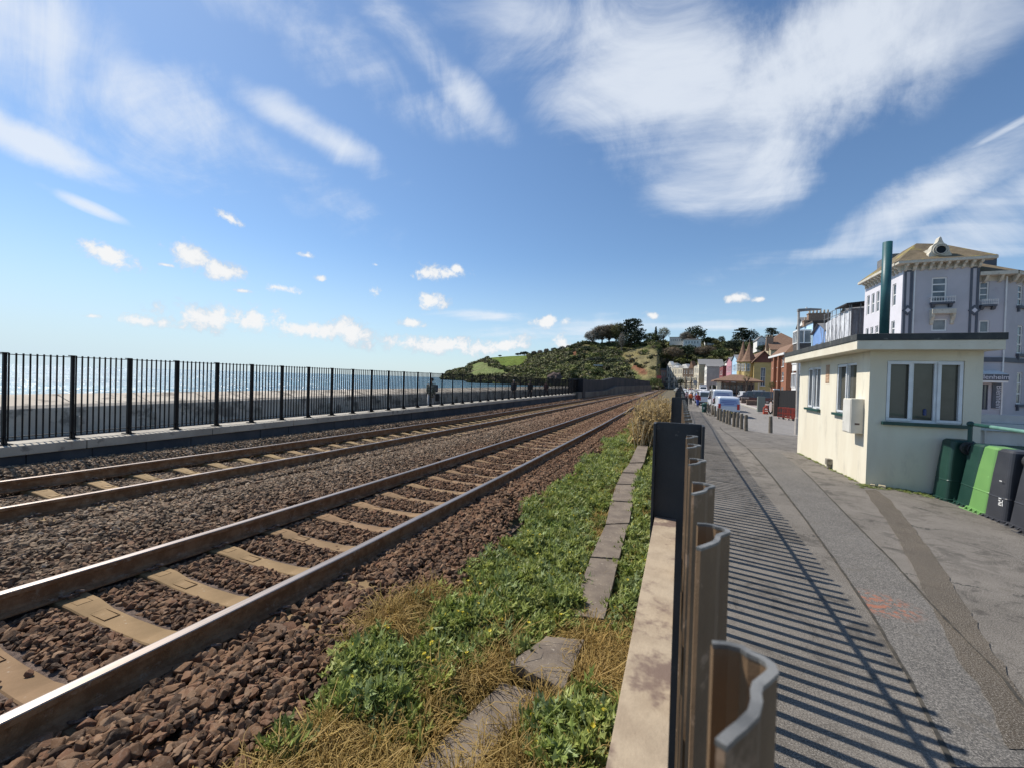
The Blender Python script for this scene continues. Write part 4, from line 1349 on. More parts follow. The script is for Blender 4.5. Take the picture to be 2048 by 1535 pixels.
# ================================================================== upside down wheelie bins
def binmat(name, c, c2): return mat(name, c, c2, 3, .42, .0006, 90, col3=tuple(min(1, v * 1.8 + .02) for v in c), scale3=10, c3=(.66, .74))
def make_bin(loc, rz, tilt, m_, label, wx=.10, w=.37, d=.50, H=1.0, marks=None):
    root = empty('wheelie_bin', loc, rz); root.rotation_euler = (tilt[0], tilt[1], rz)
    tag(root, label, 'bin', 'upside down wheelie bins by the handrail')
    mb = MB(); nr = 10
    def ring(z, wx, wy, r, n=4):
        pts = []
        for (sx, sy, a0) in ((1, 1, 0), (-1, 1, 90), (-1, -1, 180), (1, -1, 270)):
            for k_ in range(n + 1):
                a = R(a0 + 90 * k_ / n); pts.append((sx * (wx - r) + r * math.cos(a), sy * (wy - r) + r * math.sin(a), z))
        return pts
    secs = [(0.0, d / 2 + .012, w / 2 + .012, .05), (.05, d / 2 + .012, w / 2 + .012, .05), (.055, d / 2 - .012, w / 2 - .012, .05), (.33, d / 2 - .035, w / 2 - .02, .05), (.34, d / 2 - .030, w / 2 - .016, .05), (.355, d / 2 - .037, w / 2 - .02, .05), (.66, d / 2 - .06, w / 2 - .035, .05), (H - .03, d / 2 - .09, w / 2 - .05, .06), (H, d / 2 - .12, w / 2 - .08, .05)]
    k_ = None
    for (z, a, b, r_) in secs:
        rg = ring(z, a, b, r_); k_ = len(rg); mb.v += rg
    for i in range(len(secs) - 1):
        for j in range(k_):
            q = (j + 1) % k_; mb.f.append((i * k_ + j, i * k_ + q, (i + 1) * k_ + q, (i + 1) * k_ + j))
    n = (len(secs) - 1) * k_; mb.f.append(tuple(range(n, n + k_))); mb.f.append(tuple(reversed(range(k_))))
    # ribs of the rim and the lid hinge standing on the ground
    for i in range(4):
        y = (-.36 + .24 * i) * w
        mb.prism([(-d / 2 - .015, .05), (-d / 2 - .07, .0), (-d / 2 - .015, .0)], lambda a, b: (a, y - .008, b), lambda a, b: (a, y + .008, b))
    for i in range(3):
        x = (-.3 + .3 * i) * d
        mb.prism([(-w / 2 - .015, .09), (-w / 2 - .06, .0), (-w / 2 - .015, .0)], lambda a, b: (x - .008, a, b), lambda a, b: (x + .008, a, b))
    mb.tube([(-d / 2 - .065, -w / 2, .012), (-d / 2 - .065, w / 2, .012)], .012, 6)
    mb.tube([(-d / 2 + .02, -w / 2 - .06, .01), (d / 2 - .05, -w / 2 - .06, .01)], .012, 6)
    body = mb.build('body', m_, root, bevel=0)
    for s_ in (-1, 1):
        y = s_ * (w / 2 + .0)
        mw = MB(); c = Vector((wx, y - .02, H - .115)); n_ = 20
        for (rr, off) in ((.10, -.022), (.10, .022), (.075, .026), (.035, .018)):
            mw.v += [(c.x + rr * math.cos(2 * math.pi * j / n_), c.y + off * s_, c.z + rr * math.sin(2 * math.pi * j / n_)) for j in range(n_)]
        for i in range(3):
            for j in range(n_): mw.f.append((i * n_ + j, i * n_ + (j + 1) % n_, (i + 1) * n_ + (j + 1) % n_, (i + 1) * n_ + j))
        mw.f.append(tuple(range(n_))); mw.f.append(tuple(reversed(range(3 * n_, 4 * n_))))
        mw.build('wheel', mat('black rubber', (.02, .02, .022), (.05, .05, .052), 20, .5), root)
    ma = MB(); ma.tube([(wx, -w / 2 - .03, H - .115), (wx, w / 2 + .03, H - .115)], .011, 8); ma.build('axle', mat('zinc axle', (.45, .45, .45), None, 1, .35, metal=.8), root)
    if marks:
        F = (Vector((-d / 2 + .028, -.05, .24)), -VY, VZ, -VX)
        mm = MB()
        for (u_, v_, w_, h_) in marks: mm.obox(F, u_, u_ + w_, v_, v_ + h_, 0, .004)
        mm.build('label', mat('white marking', (.7, .7, .68)), root)
    return root


B_dg = binmat('dark green bin plastic', (.012, .045, .034), (.018, .058, .043)); B_lg = binmat('light green bin plastic', (.14, .30, .09), (.16, .33, .10)); B_gr = binmat('grey bin plastic', (.036, .038, .046), (.048, .05, .058)); B_bk = binmat('black bin plastic', (.022, .023, .027), (.035, .035, .04))
bins = [((1868, 1000, 1005), B_dg, .0, .02, 'tall dark green wheelie bin upside down against the hut wall', None),
        ]
brow = [(4.37, 8.78, .0, 0.0, B_dg, 'dark green upside down bin nearest the hut wall', None, 0),
        (4.50, 8.42, .04, .02, B_dg, 'dark green upside down bin leaning on the light green one', None, 0),
        (4.47, 8.09, .04, .03, B_lg, 'light green upside down bin between dark ones', None, 0),
        (4.46, 7.72, .01, .0, B_gr, 'grey upside down bin with white marks beside the light green one', [(.0, .0, .05, .012), (.0, .02, .035, .012), (.01, .04, .05, .012), (0, .062, .03, .012), (0, .09, .045, .012), (.0, .33, .04, .012), (.06, .0, .012, .04), (.06, .05, .012, .03)], 0),
        (4.50, 7.34, .02, .02, B_gr, 'narrow grey upside down bin with two wheels showing', None, 0),
        (4.42, 6.98, .02, .02, B_bk, 'black upside down bin cut by the right photo edge', None, 0)]
for (x, y, ty, tx, m_, lab, mk, dz) in brow:
    make_bin((x, y, gz(x, y) + .01), R(4), (ty, tx), m_, lab, wx={8.78: .0, 8.42: -.06, 7.74: .10, 7.36: -.02}.get(y, .0), marks=mk)
# ================================================================== hills
def hill(name, cols, m_, nstep=26, back=220, rough=2.0, zones=None, label=''):
    """land rising from a foot line to a skyline; cols = (x, d_foot, z_foot, d_top, y_sky) read along the horizon"""
    xs = [c[0] for c in cols]
    n = int((xs[-1] - xs[0]) / 3.5)
    V, F, cols_ = [], [], []
    X_ = np.linspace(xs[0], xs[-1], n + 1)
    df = np.interp(X_, xs, [c[1] for c in cols]); zf = np.interp(X_, xs, [c[2] for c in cols])
    dt = np.interp(X_, xs, [c[3] for c in cols]); ys_ = np.interp(X_, xs, [c[4] for c in cols])
    for i in range(n + 1):
        pt = atD(X_[i], ys_[i], dt[i]); pf = atD(X_[i], 700, df[i])
        for j in range(nstep + 4):
            if j <= nstep:
                s_ = j / nstep
                x_, y_ = pf.x + (pt.x - pf.x) * s_, pf.y + (pt.y - pf.y) * s_
                z_ = zf[i] + (pt.z - zf[i]) * (s_ ** .8 if s_ < 1 else 1)
                w_ = math.sin(math.pi * min(1, s_)) ** .6
                z_ += w_ * rough * (fbm(x_, y_, .02, 6) + .35 * fbm(x_, y_, .09, 4))
            else:
                k = (j - nstep) * back / 3
                dd = (pt - EYE); dh = Vector((dd.x, dd.y, 0)).normalized()
                x_, y_ = pt.x + dh.x * k, pt.y + dh.y * k; z_ = pt.z - k * .02 - (3 if j == nstep + 3 else 0)
            V.append((x_, y_, z_))
            cols_.append(proj(V[-1]))
    m = nstep + 4
    for i in range(n):
        for j in range(m - 1): F.append((i * m + j, (i + 1) * m + j, (i + 1) * m + j + 1, i * m + j + 1))
    me = bpy.data.meshes.new(name); me.from_pydata(V, [], F); me.materials.append(m_); me.update()
    a = me.attributes.new('cover', 'FLOAT_COLOR', 'POINT')
    arr = np.zeros((len(V), 4), dtype=np.float32)
    for i, (v_, p_) in enumerate(zip(V, cols_)):
        arr[i] = (*zones(p_[0], p_[1], v_), 1)
    a.data.foreach_set('color', arr.ravel())
    me.polygons.foreach_set('use_smooth', [True] * len(me.polygons))
    o = bpy.data.objects.new(name, me); C.objects.link(o)
    struct(o, label=label)
    return o, V, cols_, m


def inpoly(x, y, P):
    c = False
    for i in range(len(P)):
        (x0, y0), (x1, y1) = P[i], P[i - 1]
        if (y0 > y) != (y1 > y) and x < (x1 - x0) * (y - y0) / (y1 - y0) + x0: c = not c
    return c


M_hill = bpy.data.materials.new('hill cover'); M_hill.use_nodes = True
_t = NT(M_hill.node_tree); _b = M_hill.node_tree.nodes['Principled BSDF']
_a = _t.n('ShaderNodeAttribute', attribute_name='cover')
_P = _t.n('ShaderNodeNewGeometry').outputs['Position']
_c = _t.mix(_t.m('MULTIPLY', _t.ss(_t.noise(_P, .14, 8, .72), .38, .62), .7), _a.outputs[0], (.5, .5, .5), 'MULTIPLY')
_t.lk(_c, _b.inputs['Base Color']); _b.inputs['Roughness'].default_value = 1; _b.inputs['Specular IOR Level'].default_value = .1
_n = _t.n('ShaderNodeBump'); _n.inputs['Distance'].default_value = 2.2; _t.lk(_t.noise(_P, .25, 8, .7), _n.inputs['Height']); _t.lk(_n.outputs[0], _b.inputs['Normal'])

TAN = [(1252, 698), (1290, 694), (1326, 702), (1330, 735), (1326, 764), (1290, 760), (1270, 742), (1248, 715)]
RED = [(1145, 700), (1153, 700), (1152, 716), (1144, 716)]
RED2 = [(1268, 728), (1290, 738), (1300, 752), (1280, 748), (1266, 738)]
LIGHT = [(1155, 690), (1180, 688), (1172, 712), (1158, 716)]


def z_main(x, y, v):
    n_ = fbm(v[0], v[1], .05)
    if inpoly(x + 6 * n_, y + 5 * n_, RED) or inpoly(x + 6 * n_, y + 4 * n_, RED2): return (.30, .14, .08)
    if inpoly(x + 8 * n_, y + 5 * n_, TAN): return (.27 + .06 * n_, .23 + .04 * n_, .11)
    if inpoly(x, y, LIGHT): return (.20, .17, .08)
    g = (.085, .095, .035)
    return tuple(c * (1.25 + .6 * n_) for c in g)


FIELD = [(978, 718), (984, 714), (1020, 711), (1060, 710), (1056, 722), (1046, 732), (1020, 738), (1002, 736), (990, 728)]
LGRASS = [(942, 752), (944, 732), (955, 724), (972, 723), (990, 735), (1015, 742), (1028, 752)]


def z_head(x, y, v):
    n_ = fbm(v[0], v[1], .03)
    if inpoly(x, y, FIELD): return (.15 + .02 * n_, .20, .04)
    if inpoly(x + 3 * n_, y + 3 * n_, LGRASS): return (.20, .24 + .04 * n_, .09)
    if y > 752 and x > 1000: return (.10, .09, .07)
    return tuple(c * (1 + .5 * n_) for c in (.10, .10, .055))


h2, V2, Q2, m2 = hill('headland', [(938, 640, -4, 900, 733), (945, 640, -4, 900, 727), (952, 630, -4, 900, 723.5), (966, 620, -4, 900, 719), (984, 610, -4, 930, 715), (1020, 600, -4, 960, 712.5), (1060, 590, -4, 960, 710.5), (1085, 580, -4, 900, 707), (1120, 560, -4, 800, 702), (1150, 540, -4, 700, 696), (1185, 520, -4, 650, 700), (1230, 500, -4, 640, 705)], M_hill, 26, 200, 3, z_head, 'green headland with a bright field beyond the far wall')
h3, V3, Q3, m3 = hill('far_headland', [(888, 1250, -4, 1290, 756), (893, 1220, -4, 1290, 748), (899, 1200, -4, 1300, 744), (907, 1200, -4, 1320, 741), (925, 1150, -4, 1300, 737.5), (942, 1100, -4, 1250, 732.5), (962, 1050, -4, 1250, 730)], M_hill, 12, 150, 3, lambda x, y, v: (.06, .075, .06), 'dark wooded point at the far end of the coast')
h1, V1, Q1, m1 = hill('hill', [(1112, 330, -4, 345, 752), (1124, 335, -4, 365, 735), (1133, 330, -4, 385, 712), (1142, 325, -4, 400, 696), (1150, 320, -4, 410, 689), (1165, 310, -3, 430, 686), (1222, 290, -2, 440, 688), (1277, 270, -1, 440, 685.5), (1300, 265, -1, 440, 685), (1317, 272, -1, 446, 684.5), (1325, 400, -1, 480, 684), (1331, 410, -1, 490, 684), (1345, 380, -1, 480, 684), (1400, 390, -1, 500, 683), (1470, 300, -1, 480, 684), (1520, 240, -1, 430, 684), (1640, 220, -1, 400, 690), (1800, 200, -1, 380, 700), (2100, 180, -1, 360, 710)], M_hill, 30, 260, 5, z_main, 'steep scrubby hill rising behind the town')

# ------------------------------------------------------------------ foliage
def leafball(seed, n=420, flat=.75, leaf=.13, hollow=.0):
    r_ = random.Random(seed); mb = MB()
    lob = [(Vector((r_.uniform(-.55, .55), r_.uniform(-.55, .55), r_.uniform(-.3, .5))), r_.uniform(.35, .62)) for _ in range(7)]
    for i in range(n):
        c, rr = lob[r_.randrange(7)]
        d = Vector((r_.gauss(0, 1), r_.gauss(0, 1), r_.gauss(0, 1))).normalized()
        p = c + d * rr * (r_.uniform(.75, 1.02)); p.z *= flat
        nrm = (d + Vector((r_.gauss(0, .5), r_.gauss(0, .5), r_.gauss(0, .5)))).normalized()
        a = nrm.cross(Vector((r_.random(), r_.random(), r_.random())).normalized()).normalized(); b = nrm.cross(a)
        s_ = leaf * r_.uniform(.5, 1.3)
        mb.quad(p - a * s_ - b * s_ * .6, p + a * s_ - b * s_ * .5, p + a * s_ * .8 + b * s_ * .6, p - a * s_ * .7 + b * s_ * .7)
    return mb


M_bush = leafmat('scrub leaf', (.06, .07, .028), (.13, .13, .05), .35, .8, .1)
M_bush2 = leafmat('brown scrub', (.14, .12, .075), (.20, .17, .095), .3, .9, .1)
M_bush3 = leafmat('fresh scrub', (.15, .175, .05), (.22, .22, .07), .25, .8, .15)
balls = [src(leafball(i, 150, .75, .17), M_bush) for i in range(4)] + [src(leafball(10 + i, 120, .8, .15), M_bush2) for i in range(3)] + [src(leafball(20 + i, 140, .7, .16), M_bush3) for i in range(2)]
BP, BR, BS, BI = [], [], [], []
def put_bush(P_, s_, k):
    BP.append(tuple(P_)); BR.append((0, 0, random.uniform(0, 6.28))); BS.append((s_ * random.uniform(.8, 1.3), s_ * random.uniform(.8, 1.3), s_ * random.uniform(.7, 1.1))); BI.append(k)
def cover(V, Q, m, dens, smin, smax, skip):
    n = len(V) // m
    for _ in range(dens):
        i = random.randrange(n - 1); j = random.randrange(m - 5)
        a = Vector(V[i * m + j]); b = Vector(V[(i + 1) * m + j]); c = Vector(V[i * m + j + 1])
        P_ = a + (b - a) * random.random() + (c - a) * random.random()
        px, py = proj(P_)
        if skip(px, py): continue
        r_ = random.random()
        put_bush(P_, random.uniform(smin, smax), random.randrange(4) if r_ < .55 else (random.randrange(4, 7) if r_ < .8 else random.randrange(7, 9)))
TANW = [(1242, 694), (1290, 690), (1334, 700), (1338, 735), (1334, 775), (1285, 770), (1262, 752), (1240, 720)]
cover(V1, Q1, m1, 5600, 1.5, 3.6, lambda x, y: (inpoly(x, y, TANW) and random.random() < .93) or (inpoly(x, y, RED) and random.random() < .9) or (inpoly(x, y, RED2) and random.random() < .6) or (inpoly(x, y, LIGHT) and random.random() < .8))
for _ in range(700):       # low herbs on the bare slope
    pass
cover(V2, Q2, m2, 2600, 3.5, 7, lambda x, y: inpoly(x, y, FIELD) or inpoly(x, y, LGRASS) or x < 965 and random.random() < .6)
cover(V3, Q3, m3, 500, 5, 9, lambda x, y: False)
scatter('undergrowth', BP, BR, BS, BI, balls)['label'] = 'dense scrub and small bushes covering the hillsides'

M_bark = mat('dark bark', (.075, .06, .045), (.14, .115, .09), 8, .95)
M_bark_p = mat('pale bark', (.32, .29, .24), (.22, .2, .17), 5, .95)
LEAFM = {'dark': leafmat('pine needles', (.018, .028, .014), (.04, .055, .025), .3, .8, .05), 'green': leafmat('tree leaf', (.06, .08, .025), (.11, .13, .04), .3, .8, .15),
         'brown': leafmat('bare twig', (.15, .115, .08), (.20, .155, .10), .2, .9, .1), 'olive': leafmat('spring bud', (.15, .14, .055), (.20, .18, .07), .25, .9, .15), 'pale': leafmat('pale blossom leaf', (.34, .33, .25), (.25, .26, .18), .2, .9, .15),
         'grey': leafmat('grey twig', (.19, .17, .14), (.26, .23, .19), .2, .9, .1)}
tree_n = [0]


def tree(px, ybase, ytop, wpx, d, kind, leafm, label, cat='tree', group='trees on the hill', bark=None, dens=1.0):
    """a tree at distance d, its size read from the photo"""
    base = atD(px, ybase, d); top = atD(px, ytop, d)
    H = top.z - base.z; W = wpx * (base - EYE).dot(fwd) / FOC
    tree_n[0] += 1; r_ = random.Random(tree_n[0])
    root = empty('pine_tree' if leafm == 'dark' else 'tree', base); tag(root, label, cat, group)
    tk = MB(); cr = MB()
    tr = H * .035
    def leafcl(c, rx, rz, n, s_):
        for _ in range(int(n * dens)):
            dv = Vector((r_.gauss(0, 1), r_.gauss(0, 1), r_.gauss(0, 1))).normalized()
            q = r_.uniform(.5, 1.0)
            p = c + Vector((dv.x * rx * q, dv.y * rx * q, dv.z * rz * q))
            a = Vector((r_.gauss(0, 1), r_.gauss(0, 1), r_.gauss(0, .6))).normalized(); b = a.cross(dv).normalized(); s2 = s_ * r_.uniform(.5, 1.4)
            if kind == 'bare':
                cr.quad(p - a * s2 * 2 - b * s2 * .16, p - a * s2 * 2 + b * s2 * .16, p + a * s2 * 2 + b * s2 * .14, p + a * s2 * 2 - b * s2 * .14)
            else:
                cr.quad(p - a * s2, p - b * s2 * .7, p + a * s2, p + b * s2 * .7)
    if kind == 'round' or kind == 'bare':
        h0 = H * (.22 if kind == 'bare' else .15)
        tk.tube([(0, 0, -1.5), (0, 0, h0), (W * .02, 0, H * .55)], [tr * 1.2, tr, tr * .4], 6)
        nb = 16
        for k in range(nb):
            a = k * 2.4 + r_.uniform(-.4, .4); t_ = (k + .5) / nb; el = math.acos(1 - 1.5 * t_)
            dv = Vector((math.cos(a) * math.sin(el), math.sin(a) * math.sin(el), math.cos(el)))
            c = Vector((0, 0, H * .55)) + Vector((dv.x * W * .36, dv.y * W * .36, dv.z * H * .33))
            tk.tube([(0, 0, h0 * r_.uniform(.8, 1.3)), c * .5 + Vector((0, 0, h0 * .4)), c], [tr * .45, tr * .28, tr * .08], 4, False)
            leafcl(c, W * .2, H * .16, 70 if kind == 'round' else 170, W * (.035 if kind == 'round' else .03))
        leafcl(Vector((0, 0, H * .6)), W * .36, H * .33, 220 if kind == 'round' else 500, W * .035)
    elif kind == 'cedar':
        tk.tube([(0, 0, -1.5), (W * .03, 0, H * .5), (W * -.02, 0, H * .95)], [tr, tr * .8, tr * .3], 6)
        nl = 9
        for k in range(nl):
            t_ = k / (nl - 1); z = H * (.42 + .54 * t_); rr = W * (.5 - .22 * t_) * r_.uniform(.8, 1.1)
            for q in range(4):
                a = r_.uniform(0, 6.28); L = rr * r_.uniform(.35, 1)
                c = Vector((math.cos(a) * L * .7, math.sin(a) * L * .7, z + L * .08))
                tk.tube([(0, 0, z - H * .06), c], [tr * .3, tr * .1], 4, False)
                leafcl(c, W * .19, H * .035, 46, W * .03)
    elif kind == 'cone':
        tk.tube([(0, 0, -1), (0, 0, H * .9)], [tr, tr * .2], 6)
        for k in range(14):
            t_ = k / 13
            leafcl(Vector((0, 0, H * (.12 + .82 * t_))), W * .5 * (1.02 - t_) + .05 * W, H * .05, 46, W * .07)
    elif kind == 'palm':
        tk.tube([(0, 0, -1), (W * .04, 0, H * .55)], [tr * 1.3, tr], 6)
        tk.tube([(W * .04, 0, H * .45), (W * .2, 0, H * .72)], [tr, tr * .8], 5); tk.tube([(W * .04, 0, H * .45), (-W * .16, 0, H * .68)], [tr, tr * .8], 5)
        for (cx_, cz_) in ((W * .2, H * .76), (-W * .16, H * .72), (W * .03, H * .8)):
            for q in range(46):
                dv = Vector((r_.gauss(0, 1), r_.gauss(0, 1), r_.gauss(.2, .8))).normalized(); L = W * r_.uniform(.2, .32); c = Vector((cx_, 0, cz_)); sd_ = dv.cross(VZ).normalized() * W * .012
                cr.quad(c, c + dv * L * .5 + sd_, c + dv * L - VZ * L * .25, c + dv * L * .5 - sd_)
    tk.build('trunk', bark or M_bark, root)
    cr.build('crown', LEAFM[leafm], root)
    return root


T = [(1186, 690, 660, 34, 425, 'bare', 'grey', 'leafless grey tree at the seaward end of the hilltop grove'), (1204, 690, 650, 44, 428, 'bare', 'brown', 'leafless brown domed tree second from the cliff edge'), (1218, 690, 648, 36, 432, 'bare', 'brown', 'leafless tree between the brown dome and the budding tree'),
     (1232, 690, 646, 46, 430, 'bare', 'olive', 'budding olive green tree left of the dark cedar'), (1251, 692, 641, 42, 425, 'cedar', 'dark', 'dark flat topped cedar with a bare trunk, left of the tallest'), (1268, 693, 638, 46, 428, 'cedar', 'dark', 'tallest dark cedar on the skyline'),
     (1262, 700, 663, 40, 415, 'round', 'dark', 'rounded dark tree under the cedars'), (1243, 700, 672, 26, 405, 'round', 'dark', 'low dark tree on the brow below the cedars'), (1276, 694, 658, 34, 432, 'round', 'dark', 'dark tree on the landward side of the cedars'), (1243, 703, 664, 14, 392, 'bare', 'grey', 'dead pale leaning tree on the brow'),
     (1301, 690, 665, 30, 440, 'round', 'green', 'round green tree between cedars and the slim conifer'), (1311, 686, 653, 15, 445, 'cone', 'dark', 'slim dark conifer beside the pale round tree'), (1327, 682, 654, 24, 445, 'round', 'pale', 'pale blossoming round tree left of the long white house'), (1318, 686, 670, 16, 440, 'round', 'dark', 'small dark bush tree under the slim conifer'),
     (1372, 686, 663, 26, 450, 'bare', 'grey', 'leafless grey tree right of the long white house'), (1390, 689, 652, 42, 452, 'round', 'dark', 'big dark rounded pine standing alone on the brow'), (1381, 690, 668, 22, 448, 'bare', 'brown', 'bare tree in front of the big rounded pine'), (1413, 690, 674, 24, 455, 'round', 'green', 'low green tree right of the big rounded pine'),
     (1424, 690, 676, 22, 455, 'round', 'dark', 'low dark tree under the far roofs'), (1443, 686, 672, 14, 460, 'round', 'dark', 'small dark tree midway between the two big pines'), (1432, 692, 680, 20, 450, 'round', 'olive', 'small olive tree beneath the small dark one'),
     (1482, 696, 657, 42, 430, 'cedar', 'dark', 'broad dark pine left in the big skyline group'), (1500, 694, 659, 34, 435, 'round', 'dark', 'dark pine right in the big skyline group'), (1470, 706, 678, 40, 400, 'round', 'dark', 'dark tree mass above the twin turrets'), (1500, 712, 684, 44, 380, 'round', 'green', 'dark green tree behind the turret spires'), (1458, 700, 684, 30, 420, 'round', 'green', 'bushy tree left of the turret group'),
     (1543, 690, 656, 34, 330, 'cedar', 'dark', 'dark spreading pine between white gabled house and hipped house'), (1524, 706, 690, 22, 300, 'round', 'dark', 'dark round tree below the white gabled house'), (1049, 712, 703, 20, 950, 'round', 'dark', 'dark clump on the corner of the bright field', ),
     (1036, 712, 706, 12, 950, 'round', 'dark', 'small dark tree left of the field corner clump'), (1000, 714, 710, 8, 930, 'round', 'dark', 'tiny tree on the top hedge of the field'), (975, 717, 712, 9, 905, 'round', 'green', 'small tree at the seaward top of the field'), (1068, 711, 702, 12, 900, 'bare', 'grey', 'bare tree landward of the field'),
     (1080, 710, 700, 12, 880, 'bare', 'grey', 'second bare tree landward of the field'), (1093, 708, 697, 12, 850, 'bare', 'brown', 'third bare tree along the far ridge'), (1108, 706, 695, 14, 820, 'round', 'dark', 'umbrella shaped dark tree on the far ridge'), (1124, 704, 692, 14, 780, 'round', 'dark', 'dark tree near the cliff foot of the far ridge'), (1137, 700, 690, 12, 700, 'round', 'dark', 'dark tree at the landward end of the far ridge'),
     (1190, 735, 714, 44, 360, 'round', 'dark', 'dark tree on the lower cliff slope'), (1225, 742, 716, 40, 345, 'round', 'dark', 'big dark tree in the middle of the slope'), (1250, 752, 726, 34, 330, 'round', 'dark', 'dark tree below the tan slope'), (1195, 760, 735, 40, 325, 'round', 'green', 'green bushy tree above the black wall'), (1229, 760, 738, 24, 310, 'round', 'green', 'fresh green bush above the black wall'), (1215, 722, 705, 34, 385, 'round', 'dark', 'dark shrubby tree under the hilltop grove'),
     (1170, 712, 692, 34, 400, 'round', 'dark', 'dark tree at the cliff top edge'), (1345, 722, 694, 44, 400, 'bare', 'brown', 'bare brown tree above the white terrace'), (1375, 718, 690, 46, 405, 'round', 'dark', 'dark tree above the middle of the terrace'), (1410, 716, 692, 44, 400, 'bare', 'brown', 'brown bare wood above the big grey roof'), (1440, 720, 698, 40, 390, 'round', 'green', 'green tree right above the grey roof'), (1332, 725, 700, 30, 400, 'round', 'green', 'green tree at the edge of the tan slope'),
     (1310, 772, 755, 26, 250, 'round', 'green', 'fresh green bush at the end of the railway'), (1298, 775, 760, 18, 255, 'round', 'green', 'smaller green bush against the black wall end')]
for q in T: tree(*q)
tree(1492, 780, 747, 24, 118, 'palm', 'olive', 'cabbage palm in front of the yellow turreted house', group='street trees')
tree(1361, 772, 757, 15, 250, 'round', 'dark', 'small dark tree in front of the white terrace', group='street trees')
tree(1425, 782, 768, 14, 190, 'round', 'dark', 'dark bush by the mauve gable', group='street trees')
tree(1543, 780, 762, 12, 110, 'round', 'olive', 'yellowish bush beside the brick flats', group='street trees')

# dark wall and pillar at the end of the railings
M_dwall = mat('black stained wall', (.022, .024, .028), (.05, .048, .046), .3, .95, .02, 3, coord='Position')
fwl = empty('embankment_wall', (0, 0, 0)); tag(fwl, 'black stained retaining wall curving along the far end of the railway', 'wall')
pts = [(1146, 757, 43), (1180, 759.5, 53.3), (1207, 759.5, 65), (1228, 755, 76.5), (1250, 756.5, 96), (1275, 759, 121.6), (1300, 761.5, 154)]
mb = MB(); ml_ = MB()
prev = None
for (x, y, Y) in pts:
    P_ = atY(x, y, Y); low = atY(x, {1146: 783, 1180: 782, 1207: 780, 1228: 771.5, 1250: 771, 1275: 770, 1300: 769.5}[x], Y)
    cur = (P_, low)
    if prev:
        A, B = prev[0], cur[0]
        mb.prism([(0, 0), (1, 0), (1, 1), (0, 1)], lambda u_, v_: (A.x - .5 * u_, A.y, A.z if v_ else -3), lambda u_, v_: (B.x - .5 * u_, B.y, B.z if v_ else -3))
        a, b = prev[1], cur[1]
        ml_.prism([(0, 0), (1, 0), (1, 1), (0, 1)], lambda u_, v_: (a.x + .55 * u_, a.y, a.z if v_ else -3), lambda u_, v_: (b.x + .55 * u_, b.y, b.z if v_ else -3))
    prev = cur
mb.build('wall', M_dwall, fwl); ml_.build('lower_ledge', mat('stained ledge', (.09, .08, .065), (.16, .145, .12), .4, .95, coord='Position'), fwl)
P_ = atY(1160, 757, 46); mb = MB(); mb.box(P_.x - .55, P_.x + .5, 45.4, 46.8, -1, P_.z + .02); mb.build('pillar', mat('near black pillar', (.01, .011, .014), (.02, .02, .024), 1), fwl)
P_ = atY(1110, 747, 120); rk = MB(); rk.v = []
bm = bmesh.new(); bmesh.ops.create_icosphere(bm, subdivisions=4, radius=1)
for v_ in bm.verts:
    v_.co *= 1 + .28 * mnoise.fractal(v_.co * 1.8, 1, 2, 4); v_.co = Vector((v_.co.x * 2.0, v_.co.y * 3, v_.co.z * 1.7))
me = bpy.data.meshes.new('rock'); bm.to_mesh(me); bm.free(); me.materials.append(mat('dark red rock', (.055, .035, .03), (.10, .065, .05), 1.5, .95, .05, 5))
o = bpy.data.objects.new('rock', me); C.objects.link(o); q = atD(1110, 757, 170); o.location = q; tag(o, 'dark humped rock above the railings before the hill', 'rock')
# roof ledge of a shelter on the slope
sh = MB(); A = atD(1187, 729, 330); B = atD(1224, 730, 330); sh.prism([(0, 0), (5, 0), (5, -.7), (0, -.7)], lambda u_, v_: (A.x, A.y + u_, A.z + v_), lambda u_, v_: (B.x, B.y + u_, B.z + v_))
shr = empty('hillside_shelter', (0, 0, 0)); tag(shr, 'long low shelter with pale roof edge on the hillside', 'shelter'); sh.build('roof', mat('pale roof edge', (.45, .45, .42), (.36, .36, .33), 1), shr)
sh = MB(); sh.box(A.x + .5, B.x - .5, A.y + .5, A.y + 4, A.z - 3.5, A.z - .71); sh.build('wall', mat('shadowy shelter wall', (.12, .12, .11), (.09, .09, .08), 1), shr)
# ================================================================== buildings
def wallm(name, c, k=.86, sc_=.8): return mat(name, c, tuple(v * k for v in c), sc_, .85, .004, 8, coord='Position', col3=tuple(v * .72 for v in c), scale3=1.3, c3=(.62, .82))
W_white = wallm('white stucco', (.80, .78, .72)); W_cream = wallm('cream stucco', (.78, .72, .58)); W_pink = wallm('pink stucco', (.50, .24, .28)); W_ppink = wallm('pale pink stucco', (.60, .40, .36)); W_red = wallm('dark red stucco', (.21, .06, .06))
W_lblue = wallm('light blue stucco', (.42, .60, .74)); W_blue = wallm('mid blue stucco', (.20, .34, .62)); W_tan = wallm('tan render', (.52, .43, .28)); W_mauve = wallm('mauve grey render', (.46, .40, .36)); W_yel = wallm('ochre yellow render', (.56, .42, .17))
W_brick = mat('orange red brick', (.31, .135, .075), (.25, .105, .06), 9, .9, .004, 20, coord='Position'); W_dbrick = mat('dark brown brick', (.10, .075, .06), (.16, .12, .09), 9, .9, .004, 20, coord='Position')
W_slate = mat('grey slate', (.15, .15, .15), (.21, .20, .19), 3, .7, .01, 6, coord='Position'); W_rtile = mat('brown clay tile', (.17, .095, .06), (.23, .14, .09), 3, .9, .01, 8, coord='Position'); W_shing = mat('slate hanging', (.07, .06, .055), (.10, .085, .075), 3, .9, .006, 20, coord='Position')
